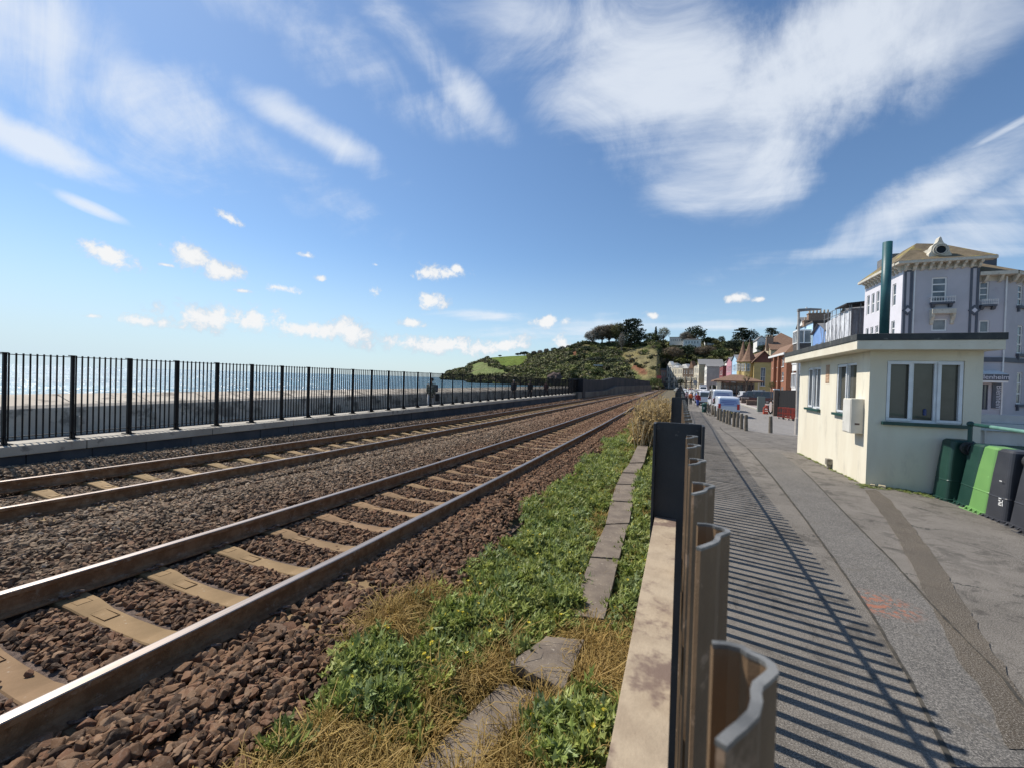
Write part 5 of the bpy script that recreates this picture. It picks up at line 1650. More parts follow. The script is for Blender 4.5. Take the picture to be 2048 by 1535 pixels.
W_trim = mat('white trim', (.78, .77, .74), (.70, .69, .66), 2, .6); W_glass = mat('window glass', (.05, .06, .07), (.16, .18, .19), .7, .06, spec=.8, coord='Position'); W_gmid = mat('light curtained glass', (.25, .26, .26), (.12, .13, .14), .9, .1, spec=.6, coord='Position')
W_tim = mat('red brown boarding', (.16, .06, .045), (.20, .085, .06), 4, .9); W_chim = mat('chimney brick', (.26, .17, .12), (.34, .24, .17), 4, .9)


def roof_mesh(kind, x0, x1, y0, y1, z, h, ov=.3):
    mb = MB(); a, b, c, d = x0 - ov, x1 + ov, y0 - ov, y1 + ov; zz = z - .02
    if kind == 'gable':            # ridge runs away from the camera
        m_ = (x0 + x1) / 2
        mb.quad((a, c, zz), (a, d, zz), (m_, d, z + h), (m_, c, z + h)); mb.quad((b, d, zz), (b, c, zz), (m_, c, z + h), (m_, d, z + h))
        mb.quad((a, c, zz - .2), (a, d, zz - .2), (a, d, zz), (a, c, zz)); mb.quad((b, c, zz - .2), (b, d, zz - .2), (b, d, zz), (b, c, zz))
        mb.quad((a, c, zz), (m_, c, z + h), (m_, c, z + h - .25), (a, c, zz - .25)); mb.quad((b, c, zz), (m_, c, z + h), (m_, c, z + h - .25), (b, c, zz - .25))
    elif kind == 'gablex':
        m_ = (y0 + y1) / 2
        mb.quad((a, c, zz), (b, c, zz), (b, m_, z + h), (a, m_, z + h)); mb.quad((b, d, zz), (a, d, zz), (a, m_, z + h), (b, m_, z + h))
        mb.quad((a, c, zz - .2), (b, c, zz - .2), (b, c, zz), (a, c, zz))
    elif kind == 'hip':
        m_ = (x0 + x1) / 2; rx_ = min((b - a), (d - c)) / 2; wide = (b - a) > (d - c)
        if wide: r1, r2 = (a + rx_, (c + d) / 2, z + h), (b - rx_, (c + d) / 2, z + h); mb.quad((a, c, zz), (b, c, zz), r2, r1); mb.quad((b, d, zz), (a, d, zz), r1, r2); mb.tri((a, d, zz), (a, c, zz), r1); mb.tri((b, c, zz), (b, d, zz), r2)
        else: r1, r2 = (m_, c + rx_, z + h), (m_, d - rx_, z + h); mb.tri((a, c, zz), (b, c, zz), r1); mb.tri((b, d, zz), (a, d, zz), r2); mb.quad((a, d, zz), (a, c, zz), r1, r2); mb.quad((b, c, zz), (b, d, zz), r2, r1)
        for (p_, q) in (((a, c), (b, c)), ((a, d), (a, c)), ((b, c), (b, d))): mb.quad((*p_, zz - .25), (*q, zz - .25), (*q, zz), (*p_, zz))
        mb.quad((a, c, zz - .25), (b, c, zz - .25), (b, d, zz - .25), (a, d, zz - .25))
    else:
        mb.box(x0 - .12, x1 + .12, y0 - .12, y1 + .12, z - .12, z + .12)
    return mb


def simple_window(F, h, fm, gm, parent, mull=(.5,), trans=(.5,), fw_=.07, sill=True, depth=.10):
    return window(F, h, mull, trans, depth, fm, gm, parent, fw_, sill=(.08, .09, .10, W_trim) if sill else None)


def house(label, x0, x1, Y0, L, z0, z1, wm, rkind, rm, rh, side=(), front=(), side_wm=None, fr=W_trim, gl=W_glass, group=None, chim=(), bands=(), name='house', cat='house', gable_m=None, faceL=True, ov=.3):
    """x0 is the sea front, Y0 the wall facing the camera; windows are (u0, v0, u1, v1) fractions of each face"""
    root = empty(name, (0, 0, 0)); tag(root, label, cat, group)
    W, H = x1 - x0, z1 - z0
    FS = (Vector((x0, Y0, z0)), VX, VZ, -VY); FFr = (Vector((x0, Y0 + L, z0)), -VY, VZ, -VX)
    hs = [(a * W, b * H, c * W, d * H) for a, b, c, d in side]; hf = [(a * L, b * H, c * L, d * H) for a, b, c, d in front]
    mb = MB(); mb.holes(FS, W, H, hs, .12); mb.quad((x1, Y0, z0), (x1, Y0 + L, z0), (x1, Y0 + L, z1), (x1, Y0, z1)); mb.quad((x1, Y0 + L, z0), (x0, Y0 + L, z0), (x0, Y0 + L, z1), (x1, Y0 + L, z1))
    mb.quad((x0, Y0, z1 - .01), (x1, Y0, z1 - .01), (x1, Y0 + L, z1 - .01), (x0, Y0 + L, z1 - .01))
    if rkind == 'gable': mb.tri((x0, Y0, z1), (x1, Y0, z1), ((x0 + x1) / 2, Y0, z1 + rh - .05))
    if rkind == 'gablex': mb.tri((x0, Y0 + L, z1), (x0, Y0, z1), (x0, Y0 + L / 2, z1 + rh - .05)); mb.tri((x1, Y0, z1), (x1, Y0 + L, z1), (x1, Y0 + L / 2, z1 + rh - .05))
    if side_wm is not None:
        mb.build('side_wall', side_wm, root); mb = MB()
    mb.holes(FFr, L, H, hf, .12)
    mb.build('wall', wm, root)
    roof_mesh(rkind, x0, x1, Y0, Y0 + L, z1, rh, ov).build('roof', rm, root)
    for h in hs: simple_window(FS, h, fr, gl, root)
    for h in hf: simple_window(FFr, h, fr, gl, root)
    for (u_, v_, ww, hh, np_) in chim:
        cx_, cy_ = x0 + u_ * W, Y0 + v_ * L; c = MB(); c.box(cx_ - ww / 2, cx_ + ww / 2, cy_ - .4, cy_ + .4, z1 - .2, z1 + hh); c.box(cx_ - ww / 2 - .06, cx_ + ww / 2 + .06, cy_ - .46, cy_ + .46, z1 + hh, z1 + hh + .12)
        ch = c.build('chimney', W_chim, root)
        for k in range(np_):
            p_ = MB(); px_ = cx_ - ww / 2 + (k + .5) * ww / np_; p_.tube([(px_, cy_, z1 + hh + .12), (px_, cy_, z1 + hh + .62)], [.13, .11], 8); p_.build('chimney_pot', mat('buff pot', (.5, .44, .34), (.4, .33, .24), 5), ch)
    for (v0, v1, m_) in bands:
        b_ = MB(); b_.obox(FS, -.06, W, v0 * H, v1 * H, .001, .07); b_.obox(FFr, 0, L + .06, v0 * H, v1 * H, .001, .07); b_.build('string_course', m_, root)
    return root, FS, FFr, W, H


def gridw(nc, nr, m_=.1, vb=.08, vt=.92, fw_=.5, fh=.6):
    out = []
    for i in range(nc):
        for j in range(nr):
            cu = m_ + (1 - 2 * m_) * (i + .5) / nc; cvv = vb + (vt - vb) * (j + .5) / nr
            hw_ = (1 - 2 * m_) / nc * fw_ / 2; hh = (vt - vb) / nr * fh / 2
            out.append((cu - hw_, cvv - hh, cu + hw_, cvv + hh))
    return out


def xat(px, Y, py=760): return atY(px, py, Y).x
def zat(px, py, Y): return atY(px, py, Y).z


# ---------------- the lilac hotel
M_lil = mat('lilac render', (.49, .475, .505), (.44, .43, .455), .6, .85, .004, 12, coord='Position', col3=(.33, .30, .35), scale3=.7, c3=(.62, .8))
M_lilw = mat('pale lilac render', (.68, .66, .70), (.62, .60, .63), .6, .85, .004, 12, coord='Position')  # lighter lilac holding the sea front's sunlight; also plain pale parts
M_navy = mat('slate blue paint', (.07, .08, .105), (.09, .10, .12), 2, .6)
M_corn = mat('old cream cornice', (.60, .56, .47), (.50, .46, .38), 3, .8, coord='Position', col3=(.34, .31, .25), scale3=4, c3=(.58, .7))
M_lich = mat('lichened brown tile', (.125, .095, .055), (.17, .13, .08), 2.5, .95, .03, 6, coord='Position', col3=(.34, .28, .06), scale3=.8, c3=(.52, .68))
YH = 41.9
hot = empty('hotel', (0, 0, 0)); tag(hot, 'tall lilac seaside hotel with lichened roof and round ornate dormer', 'hotel')
hx0, hx1 = xat(1804, YH, 600), xat(1957, YH, 600)
hz0, hz1 = -1.3, zat(1880, 537, YH)
FS = (Vector((hx0, YH, hz0)), VX, VZ, -VY)
def hrect(x0_, y0_, x1_, y1_, Y=YH, ox=None):
    a = atY(x0_, (y0_ + y1_) / 2, Y); b = atY(x1_, (y0_ + y1_) / 2, Y); xm = (x0_ + x1_) / 2
    ox = hx0 if ox is None else ox
    return (a.x - ox, zat(xm, y1_, Y) - hz0, b.x - ox, zat(xm, y0_, Y) - hz0)
w1, w2 = hrect(1863, 555, 1894, 604), hrect(1863, 638, 1894, 662)
HL = 6.9
FLh = (Vector((hx0, YH + HL, hz0)), -VY, VZ, -VX)
lw_ = [(HL - 2.3, 12.9 - 1.6, HL - 1.5, 14.2), ]
zf3a, zf3b = zat(1880, 604, YH) - hz0, zat(1880, 557, YH) - hz0
zf2a, zf2b = zat(1880, 668, YH) - hz0, zat(1880, 636, YH) - hz0
left_w = [(u_ - .3, a, u_ + .3, b) for u_ in (.8, 1.75, 2.7, 3.65, 4.6, 5.6) for a, b in ((zf3a, zf3b), (zf2a, zf2b))]
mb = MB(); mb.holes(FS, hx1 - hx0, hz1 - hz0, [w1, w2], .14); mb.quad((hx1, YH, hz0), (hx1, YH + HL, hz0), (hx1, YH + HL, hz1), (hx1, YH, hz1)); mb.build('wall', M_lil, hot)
mb = MB(); mb.holes(FLh, HL, hz1 - hz0, left_w, .14); mb.build('sea_front_wall', M_lilw, hot)  # sun on this face is painted in, paler than the front wall
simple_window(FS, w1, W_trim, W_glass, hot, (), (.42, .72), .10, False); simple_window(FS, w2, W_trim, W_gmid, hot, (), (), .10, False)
for h in left_w: simple_window(FLh, h, W_trim, W_glass, hot, (), (.5,), .08, False)
# cornice, brackets and gutter
ze = zat(1880, 524, YH)
mb = MB(); mb.box(hx0 - .55, hx1 + .70, YH - .62, YH - .02, ze - .10, ze + .12); mb.box(hx0 - .60, hx0 - .02, YH - .02, YH + HL, ze - .10, ze + .12); mb.box(hx0 - .05, hx1 + .06, YH - .06, YH - .001, hz1 - .02, hz1 + .10)
mb.box(hx0 - .05, hx1, YH - .001, YH + HL, hz1 + .0, ze + .0)
mb.build('cornice', M_corn, hot, bevel=.02)
for k in range(10):
    x = xat(1810 + 16.4 * k, YH, 530); b_ = MB(); b_.prism([(0, 0), (-.50, 0), (-.45, -.16), (-.25, -.24), (-.20, -.40), (-.10, -.50), (0, -.52)], lambda u_, v_: (x - .08, YH - .02 + u_, ze - .10 + v_), lambda u_, v_: (x + .08, YH - .02 + u_, ze - .10 + v_)); b_.build('bracket', M_corn, hot)
for k in range(11):
    y = YH + .2 + .6 * k; b_ = MB(); b_.prism([(0, 0), (-.50, 0), (-.45, -.16), (-.25, -.24), (-.20, -.40), (-.10, -.50), (0, -.52)], lambda u_, v_: (hx0 - .02 + u_, y - .08, ze - .10 + v_), lambda u_, v_: (hx0 - .02 + u_, y + .08, ze - .10 + v_)); b_.build('bracket', M_corn, hot)
mb = MB()
r1, r2 = atY(1833, 487, YH + 2.4), atY(1884, 488, YH + 2.4)
e1, e2 = Vector((hx0 - .6, YH - .62, ze + .121)), Vector((hx1 + .7, YH - .62, ze + .121)); e3, e4 = Vector((hx1 + .7, YH + HL, ze + .121)), Vector((hx0 - .6, YH + HL, ze + .121))
r3, r4 = r2 + VY * 2.2, r1 + VY * 2.2
mb.quad(e1, e2, r2, r1); mb.quad(e2, e3, r3, r2); mb.quad(e4, e1, r1, r4); mb.quad(e3, e4, r4, r3); mb.quad(r1, r2, r3, r4)
mb.build('roof', M_lich, hot)
# dark slabs of flat roof and tank behind
for (xa, ya, xb, yb, Y) in ((1967, 510, 1993, 545, YH + 5), (1950, 506, 1957, 520, YH + 5.2), (1781, 508, 1810, 530, YH + 5.6)):
    m2_ = MB(); A = atY(xa, ya, Y); B = atY(xb, yb, Y); m2_.box(A.x, B.x, Y, Y + 2.6, B.z - 1.4, A.z); m2_.build('roof_housing', M_navy if xa > 1900 else W_slate, hot)
# dormer with round window
dY = YH - .15
dm = MB(); fr_ = lambda px, py: (atY(px, py, dY).x, atY(px, py, dY).z)
out = [(1857, 517), (1858, 508), (1862, 503), (1864, 494), (1868, 489), (1874, 486), (1877, 481), (1878.5, 476), (1881, 473), (1883.5, 476), (1885, 481), (1888, 486), (1894, 489), (1898, 494), (1900, 503), (1903, 507), (1905, 517)]
op = [fr_(*p_) for p_ in out]
dm.prism(op, lambda a, b: (a, dY, b), lambda a, b: (a, dY + .5, b)); d0 = dm.build('dormer', M_corn, hot)
dm2 = MB(); A = fr_(1862, 517); B = fr_(1900, 490); dm2.box(A[0], B[0], dY + .5, dY + 2.6, A[1], B[1] - .1); dm2.build('dormer_side', M_corn, d0)
cc_ = fr_(1881, 500)
for (ra, rb, dp_, mm) in ((.36, .30, .14, M_corn), (.47, .41, .10, M_corn)):
    t_ = MB(); n_ = 28
    for rr, yy in ((ra, dY - dp_), (rb, dY - dp_), (ra, dY), (rb, dY)): t_.v += [(cc_[0] + rr * math.cos(2 * math.pi * j / n_), yy, cc_[1] + rr * math.sin(2 * math.pi * j / n_)) for j in range(n_)]
    for j in range(n_): q = (j + 1) % n_; t_.f += [(j, q, n_ + q, n_ + j), (j, 2 * n_ + j, 2 * n_ + q, q), (n_ + j, n_ + q, 3 * n_ + q, 3 * n_ + j)]
    t_.build('round_moulding', mm, d0)
t_ = MB(); t_.v += [(cc_[0] + .30 * math.cos(2 * math.pi * j / 28), dY - .02, cc_[1] + .30 * math.sin(2 * math.pi * j / 28)) for j in range(28)]; t_.v += [(x, y - .02, z) for x, y, z in list(t_.v)]; t_.f.append(tuple(range(28, 56))); t_.build('round_pane', mat('dark round glass', (.02, .025, .03), None, 1, .5, spec=.1), d0)
# pilasters with diamonds
for (xa, xb, xd) in ((1806, 1823, 1814.5), (1938, 1956, 1948)):
    for (a, b) in ((xa, xa + 4.5), (xb - 5, xb)):
        p_ = MB(); A = xat(a, YH, 620); B = xat(b, YH, 620); p_.box(A, B, YH - .05, YH - .001, hz0, hz1 - .03); p_.build('pilaster_band', M_navy, hot)
    p_ = MB(); A, B = xat(xa + 4.6, YH, 620), xat(xb - 5.1, YH, 620); p_.box(A, B, YH - .045, YH - .0015, hz1 - .14, hz1 - .031); p_.build('pilaster_cap', M_navy, hot)
    cx_, cz_ = atY(xd, 621, YH).x, atY(xd, 621, YH).z
    for (s_, dp_, mm, nm) in ((.36, .075, M_navy, 'diamond'), (.17, .095, M_lilw, 'diamond_inset')):
        p_ = MB(); p_.prism([(-s_, 0), (0, -s_ * 1.15), (s_, 0), (0, s_ * 1.15)], lambda u_, v_: (cx_ + u_, YH - dp_, cz_ + v_), lambda u_, v_: (cx_ + u_, YH - .002, cz_ + v_)); p_.build(nm, mm, hot)
p_ = MB(); x = xat(1826, YH, 620); p_.tube([(x, YH - .08, hz0), (x, YH - .08, hz1)], .05, 8); p_.tube([(x, YH - .08, hz1), (x, YH - .5, ze - .05)], .05, 8); p_.build('drainpipe', W_trim, hot)
def ledge(x0_, x1_, y0_, y1_, Y, m_, out_=.35):
    A = atY(x0_, y0_, Y); B = atY(x1_, y1_, Y); p_ = MB(); h_ = A.z - B.z
    p_.box(A.x, B.x, Y - out_, Y - .001, A.z - h_ * .4, A.z)
    for u_ in (.12, .88):
        x = A.x + (B.x - A.x) * u_; p_.prism([(0, 0), (-out_ * .8, 0), (-out_ * .5, -h_ * .6), (0, -h_ * .7)], lambda a, b: (x - .1, Y - .001 + a, A.z - h_ * .4 + b), lambda a, b: (x + .1, Y - .001 + a, A.z - h_ * .4 + b))
    return p_.build('window_ledge', m_, hot)
def flower_rail(x0_, x1_, y0_, y1_, Y):
    A = atY(x0_, y0_, Y); B = atY(x1_, y1_, Y); p_ = MB()
    p_.tube([(A.x, Y - .02, A.z), (A.x, Y - .36, A.z), (B.x, Y - .36, A.z), (B.x, Y - .02, A.z)], .022, 6); p_.tube([(A.x, Y - .36, B.z + .08), (B.x, Y - .36, B.z + .08)], .018, 6)
    n_ = 9
    for k in range(n_ + 1):
        x = A.x + (B.x - A.x) * k / n_; p_.tube([(x, Y - .36, A.z), (x, Y - .36, B.z)], .014, 5)
        if k < n_: xm = x + (B.x - A.x) / n_ / 2; p_.tube([(xm - .05, Y - .36, A.z - .04), (xm, Y - .36, A.z - .12), (xm + .05, Y - .36, A.z - .04)], .012, 5)
    return p_.build('balcony_rail', W_trim, hot)
ledge(1859, 1904, 606, 614, YH, M_navy); flower_rail(1857, 1905, 596, 605, YH)
A = atY(1859, 620, YH); B = atY(1906, 629, YH); p_ = MB(); p_.box(A.x, B.x, YH - .42, YH - .001, B.z + .04, A.z)
for px in (1862, 1903):
    x = xat(px, YH, 640); p_.prism([(0, 0), (-.34, 0), (-.30, -.25), (-.14, -.5), (-.10, -.75), (0, -.82)], lambda a, b: (x - .1, YH - .001 + a, B.z + .04 + b), lambda a, b: (x + .1, YH - .001 + a, B.z + .04 + b))
p_.build('window_hood', M_corn, hot)
# string course, set back block, angled wing
Y2 = YH + .5
gx0, gx1 = hx1 + .01, xat(2011, Y2, 600); gz1 = zat(1985, 562, Y2)
FS2 = (Vector((gx0, Y2, hz0)), VX, VZ, -VY)
hr2 = [hrect(1958, 564, 1978, 603, Y2, gx0), hrect(1958, 641, 1979, 666, Y2, gx0), hrect(1961, 768, 1976, 818, Y2, gx0)]
hr2 = [(max(.02, a), b, c, d) for a, b, c, d in hr2]
mb = MB(); mb.holes(FS2, gx1 - gx0, gz1 - hz0, hr2, .14); mb.build('set_back_wall', M_lil, hot)
for i, h in enumerate(hr2): simple_window(FS2, h, W_trim if i < 2 else M_navy, W_glass, hot, () if i < 2 else (.5,), (.35, .68) if i == 0 else (), .09 if i < 2 else .05, False)
hx0_s = hx0
ledge(1958, 1988, 611, 619, Y2, M_navy); flower_rail(1958, 1990, 601, 610, Y2)
ang = R(38); UW = Vector((math.cos(ang), math.sin(ang), 0)); NW = Vector((math.sin(ang), -math.cos(ang), 0))
FW = (Vector((gx1, Y2, hz0)), UW, VZ, NW); WWd = 7.0
def wingrect(x0_, y0_, x1_, y1_):
    o = []
    for (px, py) in ((x0_, y1_), (x1_, y0_)):
        d = ray(px, py); t_ = (FW[0] - EYE).dot(NW) / d.dot(NW); P_ = EYE + d * t_; o += [(P_ - FW[0]).dot(UW), P_.z - hz0]
    return tuple(o)
wr = [wingrect(2034.5, 571, 2046, 611), wingrect(2033, 652, 2046, 707), wingrect(2032, 745, 2045, 807)]
mb = MB(); mb.holes(FW, WWd, gz1 - hz0, wr, .14); mb.build('wing_wall', M_lil, hot)
for h in wr:
    simple_window(FW, h, W_trim, W_glass, hot, (), (.33, .66), .10, False)
    p_ = MB(); p_.obox(FW, h[0] - .12, h[2] + .5, h[1] - .22, h[1] - .02, .001, .18); p_.obox(FW, h[0] - .02, h[0] + .1, h[1] - .5, h[1] - .22, .001, .14); p_.build('window_ledge', M_navy, hot)
zs0, zs1 = zat(1985, 724, Y2), zat(1985, 715, Y2)
p_ = MB(); p_.box(gx0, gx1, Y2 - .09, Y2 - .001, zs0, zs1); p_.obox(FW, 0, WWd, zs0 - hz0, zs1 - hz0, .001, .09); p_.build('string_course', M_navy, hot)
p_ = MB(); p_.box(gx0, gx1 + .3, Y2 - .6, Y2 - .001, gz1 + .35, gz1 + .62); p_.obox(FW, .2, WWd, gz1 + .35 - hz0, gz1 + .62 - hz0, .001, .6); p_.box(gx0, gx1, Y2 - .001, Y2 + .3, gz1, gz1 + .6); p_.obox(FW, 0, WWd, gz1 - hz0, gz1 + .6 - hz0, -.3, 0.0)
p_.build('cornice', M_corn, hot)
for k in range(3):
    x = gx0 + .5 + k * .85; b_ = MB(); b_.prism([(0, 0), (-.5, 0), (-.4, -.18), (-.2, -.42), (0, -.5)], lambda u_, v_: (x - .08, Y2 - .002 + u_, gz1 + .35 + v_), lambda u_, v_: (x + .08, Y2 - .002 + u_, gz1 + .35 + v_)); b_.build('bracket', M_corn, hot)
for k in range(7):
    u0_ = .5 + k * .85; b_ = MB(); O_ = FW[0] + UW * u0_; b_.prism([(0, 0), (.5, 0), (.4, -.18), (.2, -.42), (0, -.5)], lambda u_, v_: O_ - UW * .08 + NW * (u_ + .002) + VZ * (gz1 + .35 + v_ - hz0), lambda u_, v_: O_ + UW * .08 + NW * (u_ + .002) + VZ * (gz1 + .35 + v_ - hz0)); b_.build('bracket', M_corn, hot)
mb = MB(); zt = gz1 + .621
A = Vector((gx0, Y2 - .6, zt)); B = Vector((gx1 + .3, Y2 - .6, zt)); Cc = FW[0] + UW * WWd + NW * .6; Cc.z = zt; T1 = Vector((gx0, Y2 + 3.4, zt + 2.0)); T2 = Vector((gx1 + 3.4, Y2 + 8, zt + 2.0))
mb.quad(A, B, (gx1 - 1.0, Y2 + 4.2, zt + 2.3), T1); mb.quad(B, Cc, T2, (gx1 - 1.0, Y2 + 4.2, zt + 2.3)); mb.build('lower_roof', M_lich, hot)
p_ = MB(); p_.tube([(gx1 - .02, Y2 - .08, hz0), (gx1 - .02, Y2 - .08, gz1 + .3)], .05, 8); p_.build('drainpipe', W_trim, hot)
mb = MB(); mb.box(gx0 + .2, gx1 + 9, Y2 + 4.6, Y2 + 9, hz0, gz1 + .5); mb.build('rear_block', M_lil, hot)
# porch awning with the name, and the hanging sign
A = atY(1950, 741, Y2); B = atY(1997, 749, Y2); Cc = atY(1950, 760.5, Y2)
p_ = MB(); p_.prism([(0, A.z), (-1.0, B.z), (-1.0, Cc.z - .14), (0, Cc.z - .14)], lambda a, b: (gx0 + .02, Y2 - .001 + a, b), lambda a, b: (B.x, Y2 - .001 + a, b)); aw = p_.build('awning', W_trim, hot)
p_ = MB(); p_.box(gx0 + .02, B.x + .01, Y2 - 1.03, Y2 - 1.002, Cc.z, B.z - .02); p_.build('name_board', M_navy, aw)
Fs = (Vector((xat(1955, Y2 - 1.03, 757), Y2 - 1.03, 0)), VX, VZ, -VY)
M_let = mat('pale grey lettering', (.62, .62, .66), None, 1, .6)
text_mesh('lettering', 'Blenheim', .46, Fs, .05, Cc.z + .10, .004, M_let, aw)
A = atY(1986, 766, Y2 - .1); B = atY(2004, 816, Y2 - .1)
p_ = MB(); p_.box(A.x, B.x, Y2 - .08, Y2 - .002, B.z, A.z); sg = p_.build('hanging_sign', M_navy, hot)
Fs = (Vector((A.x, Y2 - .08, A.z)), VX, VZ, -VY)
text_mesh('lettering', 'Blenheim', .50, Fs, .22, -.14, .004, M_let, sg, ang=-math.pi / 2)
# low wall and car roof strip in front of the hotel
hw_ = MB(); hw_.box(xat(1955, 32.6), xat(2300, 32.6), 32.6, 33, -1.3, zat(2000, 829, 32.6)); o = hw_.build('garden_wall', M_lilw); tag(o, 'low pale lilac garden wall in front of the hotel entrance', 'wall')

# ---------------- houses along the street, near to far
def al(Y): return .7271 * Y + 3.45


def s_house(label, pxl, pxr, Y0, L, ytop, wm, rk, rm, rh, **kw):
    Y0, L = al(Y0), L * .727
    x0, x1 = xat(pxl, Y0), xat(pxr, Y0)
    return house(label, x0, x1, Y0, L, -1.15, zat((pxl + pxr) / 2, ytop, Y0), wm, rk, rm, rh, **kw)


# scaffold wrapped in sheets
sca = empty('scaffolding', (0, 0, 0)); tag(sca, 'house scaffolding wrapped in white sheeting next to the hotel', 'scaffolding')
sY = al(67.5); sx0 = xat(1697, sY); sx1 = xat(1752, sY); sz = zat(1700, 615, sY); sL = 7.6
M_sheet = mat('white debris netting', (.62, .63, .66), (.52, .53, .56), 1.2, .8, .05, 3, coord='Position', col3=(.72, .73, .75), scale3=.6, c3=(.5, .6))
M_net = mat('grey debris netting', (.24, .23, .24), (.32, .31, .32), 1.4, .9, .05, 3, coord='Position')
mb = MB()
mb.grid(lambda i, j: (sx0 + .08 * math.sin(i * 1.9 + j), sY + sL * i / 16, -1 + (sz + 1 - .12 * i * .3) * j / 10 + .05 * math.sin(i * 2.3)), 16, 10); mb.build('sheeting', M_sheet, sca)
mb = MB(); mb.grid(lambda i, j: (sx0 + (sx1 - sx0) * i / 12, sY + .05 * math.sin(i * 2.2 + j * 1.3), -1 + (sz + .9) * j / 10), 12, 10); mb.build('netting', M_net, sca)
mb = MB()
for k in range(7):
    y = sY + sL * k / 6; mb.tube([(sx0 - .12, y, -1), (sx0 - .12, y, sz + .5)], .035, 6)
    if k < 6: mb.tube([(sx0 - .14, y, 1 + k * .6), (sx0 - .14, y + sL / 3, sz - 1)], .03, 5)
for z in (1.2, 3.2, 5.2, 7.2, sz - .2, sz + .45): mb.tube([(sx0 - .12, sY - .3, z), (sx0 - .12, sY + sL + .3, z)], .03, 6); mb.tube([(sx0 - .3, sY - .1, z), (sx1, sY - .1, z)], .03, 6)
for k in range(4): x = sx0 + (sx1 - sx0) * k / 3; mb.tube([(x, sY - .1, -1), (x, sY - .1, sz + .4)], .035, 6)
mb.build('poles', mat('galvanised tube', (.32, .32, .32), (.22, .21, .2), 8, .5, metal=.5), sca)
for z in (3.0, 6.2):
    mb = MB(); mb.box(sx0 - .06, sx1, sY - .16, sY - .121, z, z + .16); mb.build('toe_board', W_trim, sca)
mb = MB(); mb.prism([(0, 0), (1, .28), (1, .40), (0, .12)], lambda u_, v_: (sx0 - .5 + u_ * (sx1 - sx0 + .5), sY - .3, sz + v_ + .3), lambda u_, v_: (sx0 - .5 + u_ * (sx1 - sx0 + .5), sY + 3, sz + v_ + .3)); mb.build('temporary_roof', mat('dark sheet roof', (.04, .04, .045)), sca)
s_house('white walled house hidden behind the sheeted scaffolding', 1712, 1790, 68.5, 9, 640, W_white, 'gablex', W_slate, 2.0, group=None, front=gridw(3, 3))
# blue house and the house with bays
s_house('mid blue painted house between scaffolding and the bay windowed house', 1650, 1700, 78.6, 7.2, 660, W_blue, 'gablex', W_slate, 1.2, front=gridw(2, 3), side=())
bh, FSb, FFb, Wb, Hb = s_house('tall blue and white house with brown top floor and bay windows', 1622, 1672, 86.5, 9.5, 643, W_lblue, 'flat', W_shing, .2, front=gridw(3, 4), side=[(.30, .86, .50, .97)], side_wm=W_shing, chim=[(.55, .5, 2.6, 1.5, 6), (.15, .5, 1.4, .5, 3)])
x0b = FSb[0].x
for k, (zb_, zt_) in enumerate(((5.0, 6.7), (7.9, 9.6), (1.8, 3.6))):
    bw = MB(); yb_ = al(87.2); pl_ = [(0, 0), (-1.5, .4), (-1.5, 2.6), (0, 3.0)]
    bw.prism(pl_, lambda a, b: (x0b + a, yb_ + b, zb_ - .9), lambda a, b: (x0b + a, yb_ + b, zb_)); bw.build('bay_apron', W_shing if k == 1 else W_trim, bh)
    bw = MB(); bw.prism([(a * .96, b * .98 + .04) for a, b in pl_], lambda a, b: (x0b + a, yb_ + b, zb_ + .001), lambda a, b: (x0b + a, yb_ + b, zt_)); g_ = bw.build('bay_window', W_gmid, bh)
    fr2 = MB()
    for (a, b) in ((-.02, .0), (-.78, .2), (-1.5, .4), (-1.5, 1.1), (-1.5, 1.9), (-1.5, 2.6), (-.78, 2.8)): fr2.box(x0b + a - .06, x0b + a + .06, yb_ + b - .06, yb_ + b + .06, zb_ + .0, zt_)
    fr2.prism(pl_, lambda a, b: (x0b + a * 1.05, yb_ + b, zt_), lambda a, b: (x0b + a * 1.05, yb_ + b, zt_ + .18)); fr2.prism(pl_, lambda a, b: (x0b + a * 1.05, yb_ + b, zb_ + .0), lambda a, b: (x0b + a * 1.05, yb_ + b, zb_ + .12)); fr2.build('frame', W_trim, g_)
s_house('white gabled house left of the bay windowed house', 1606, 1640, 97, 5.0, 652, W_white, 'gablex', W_slate, 1.6, front=gridw(2, 4), side=())
# brick flats
bf, FSf, FFf, Wf, Hf = s_house('three storey orange brick flats with white windows', 1572, 1606, 102, 15, 705, W_brick, 'hip', W_rtile, 1.6, front=gridw(3, 3, .06, .12, .97, .42, .62), side=[(.55, .42, .68, .60), (.55, .12, .68, .30)])
for u_ in (.36, .66): p_ = MB(); p_.obox(FFf, 10.9 * u_ - .3, 10.9 * u_ + .3, 0, Hf, .001, .45); p_.build('brick_pier', W_brick, bf)
p_ = MB(); p_.obox(FSf, Wf * .35, Wf * .35 + .14, 0, Hf, .001, .12); p_.build('drainpipe', W_trim, bf)
p_ = MB(); p_.obox(FFf, -.2, 11.1, Hf - .35, Hf - .02, .001, .5); p_.build('eaves_board', W_trim, bf)
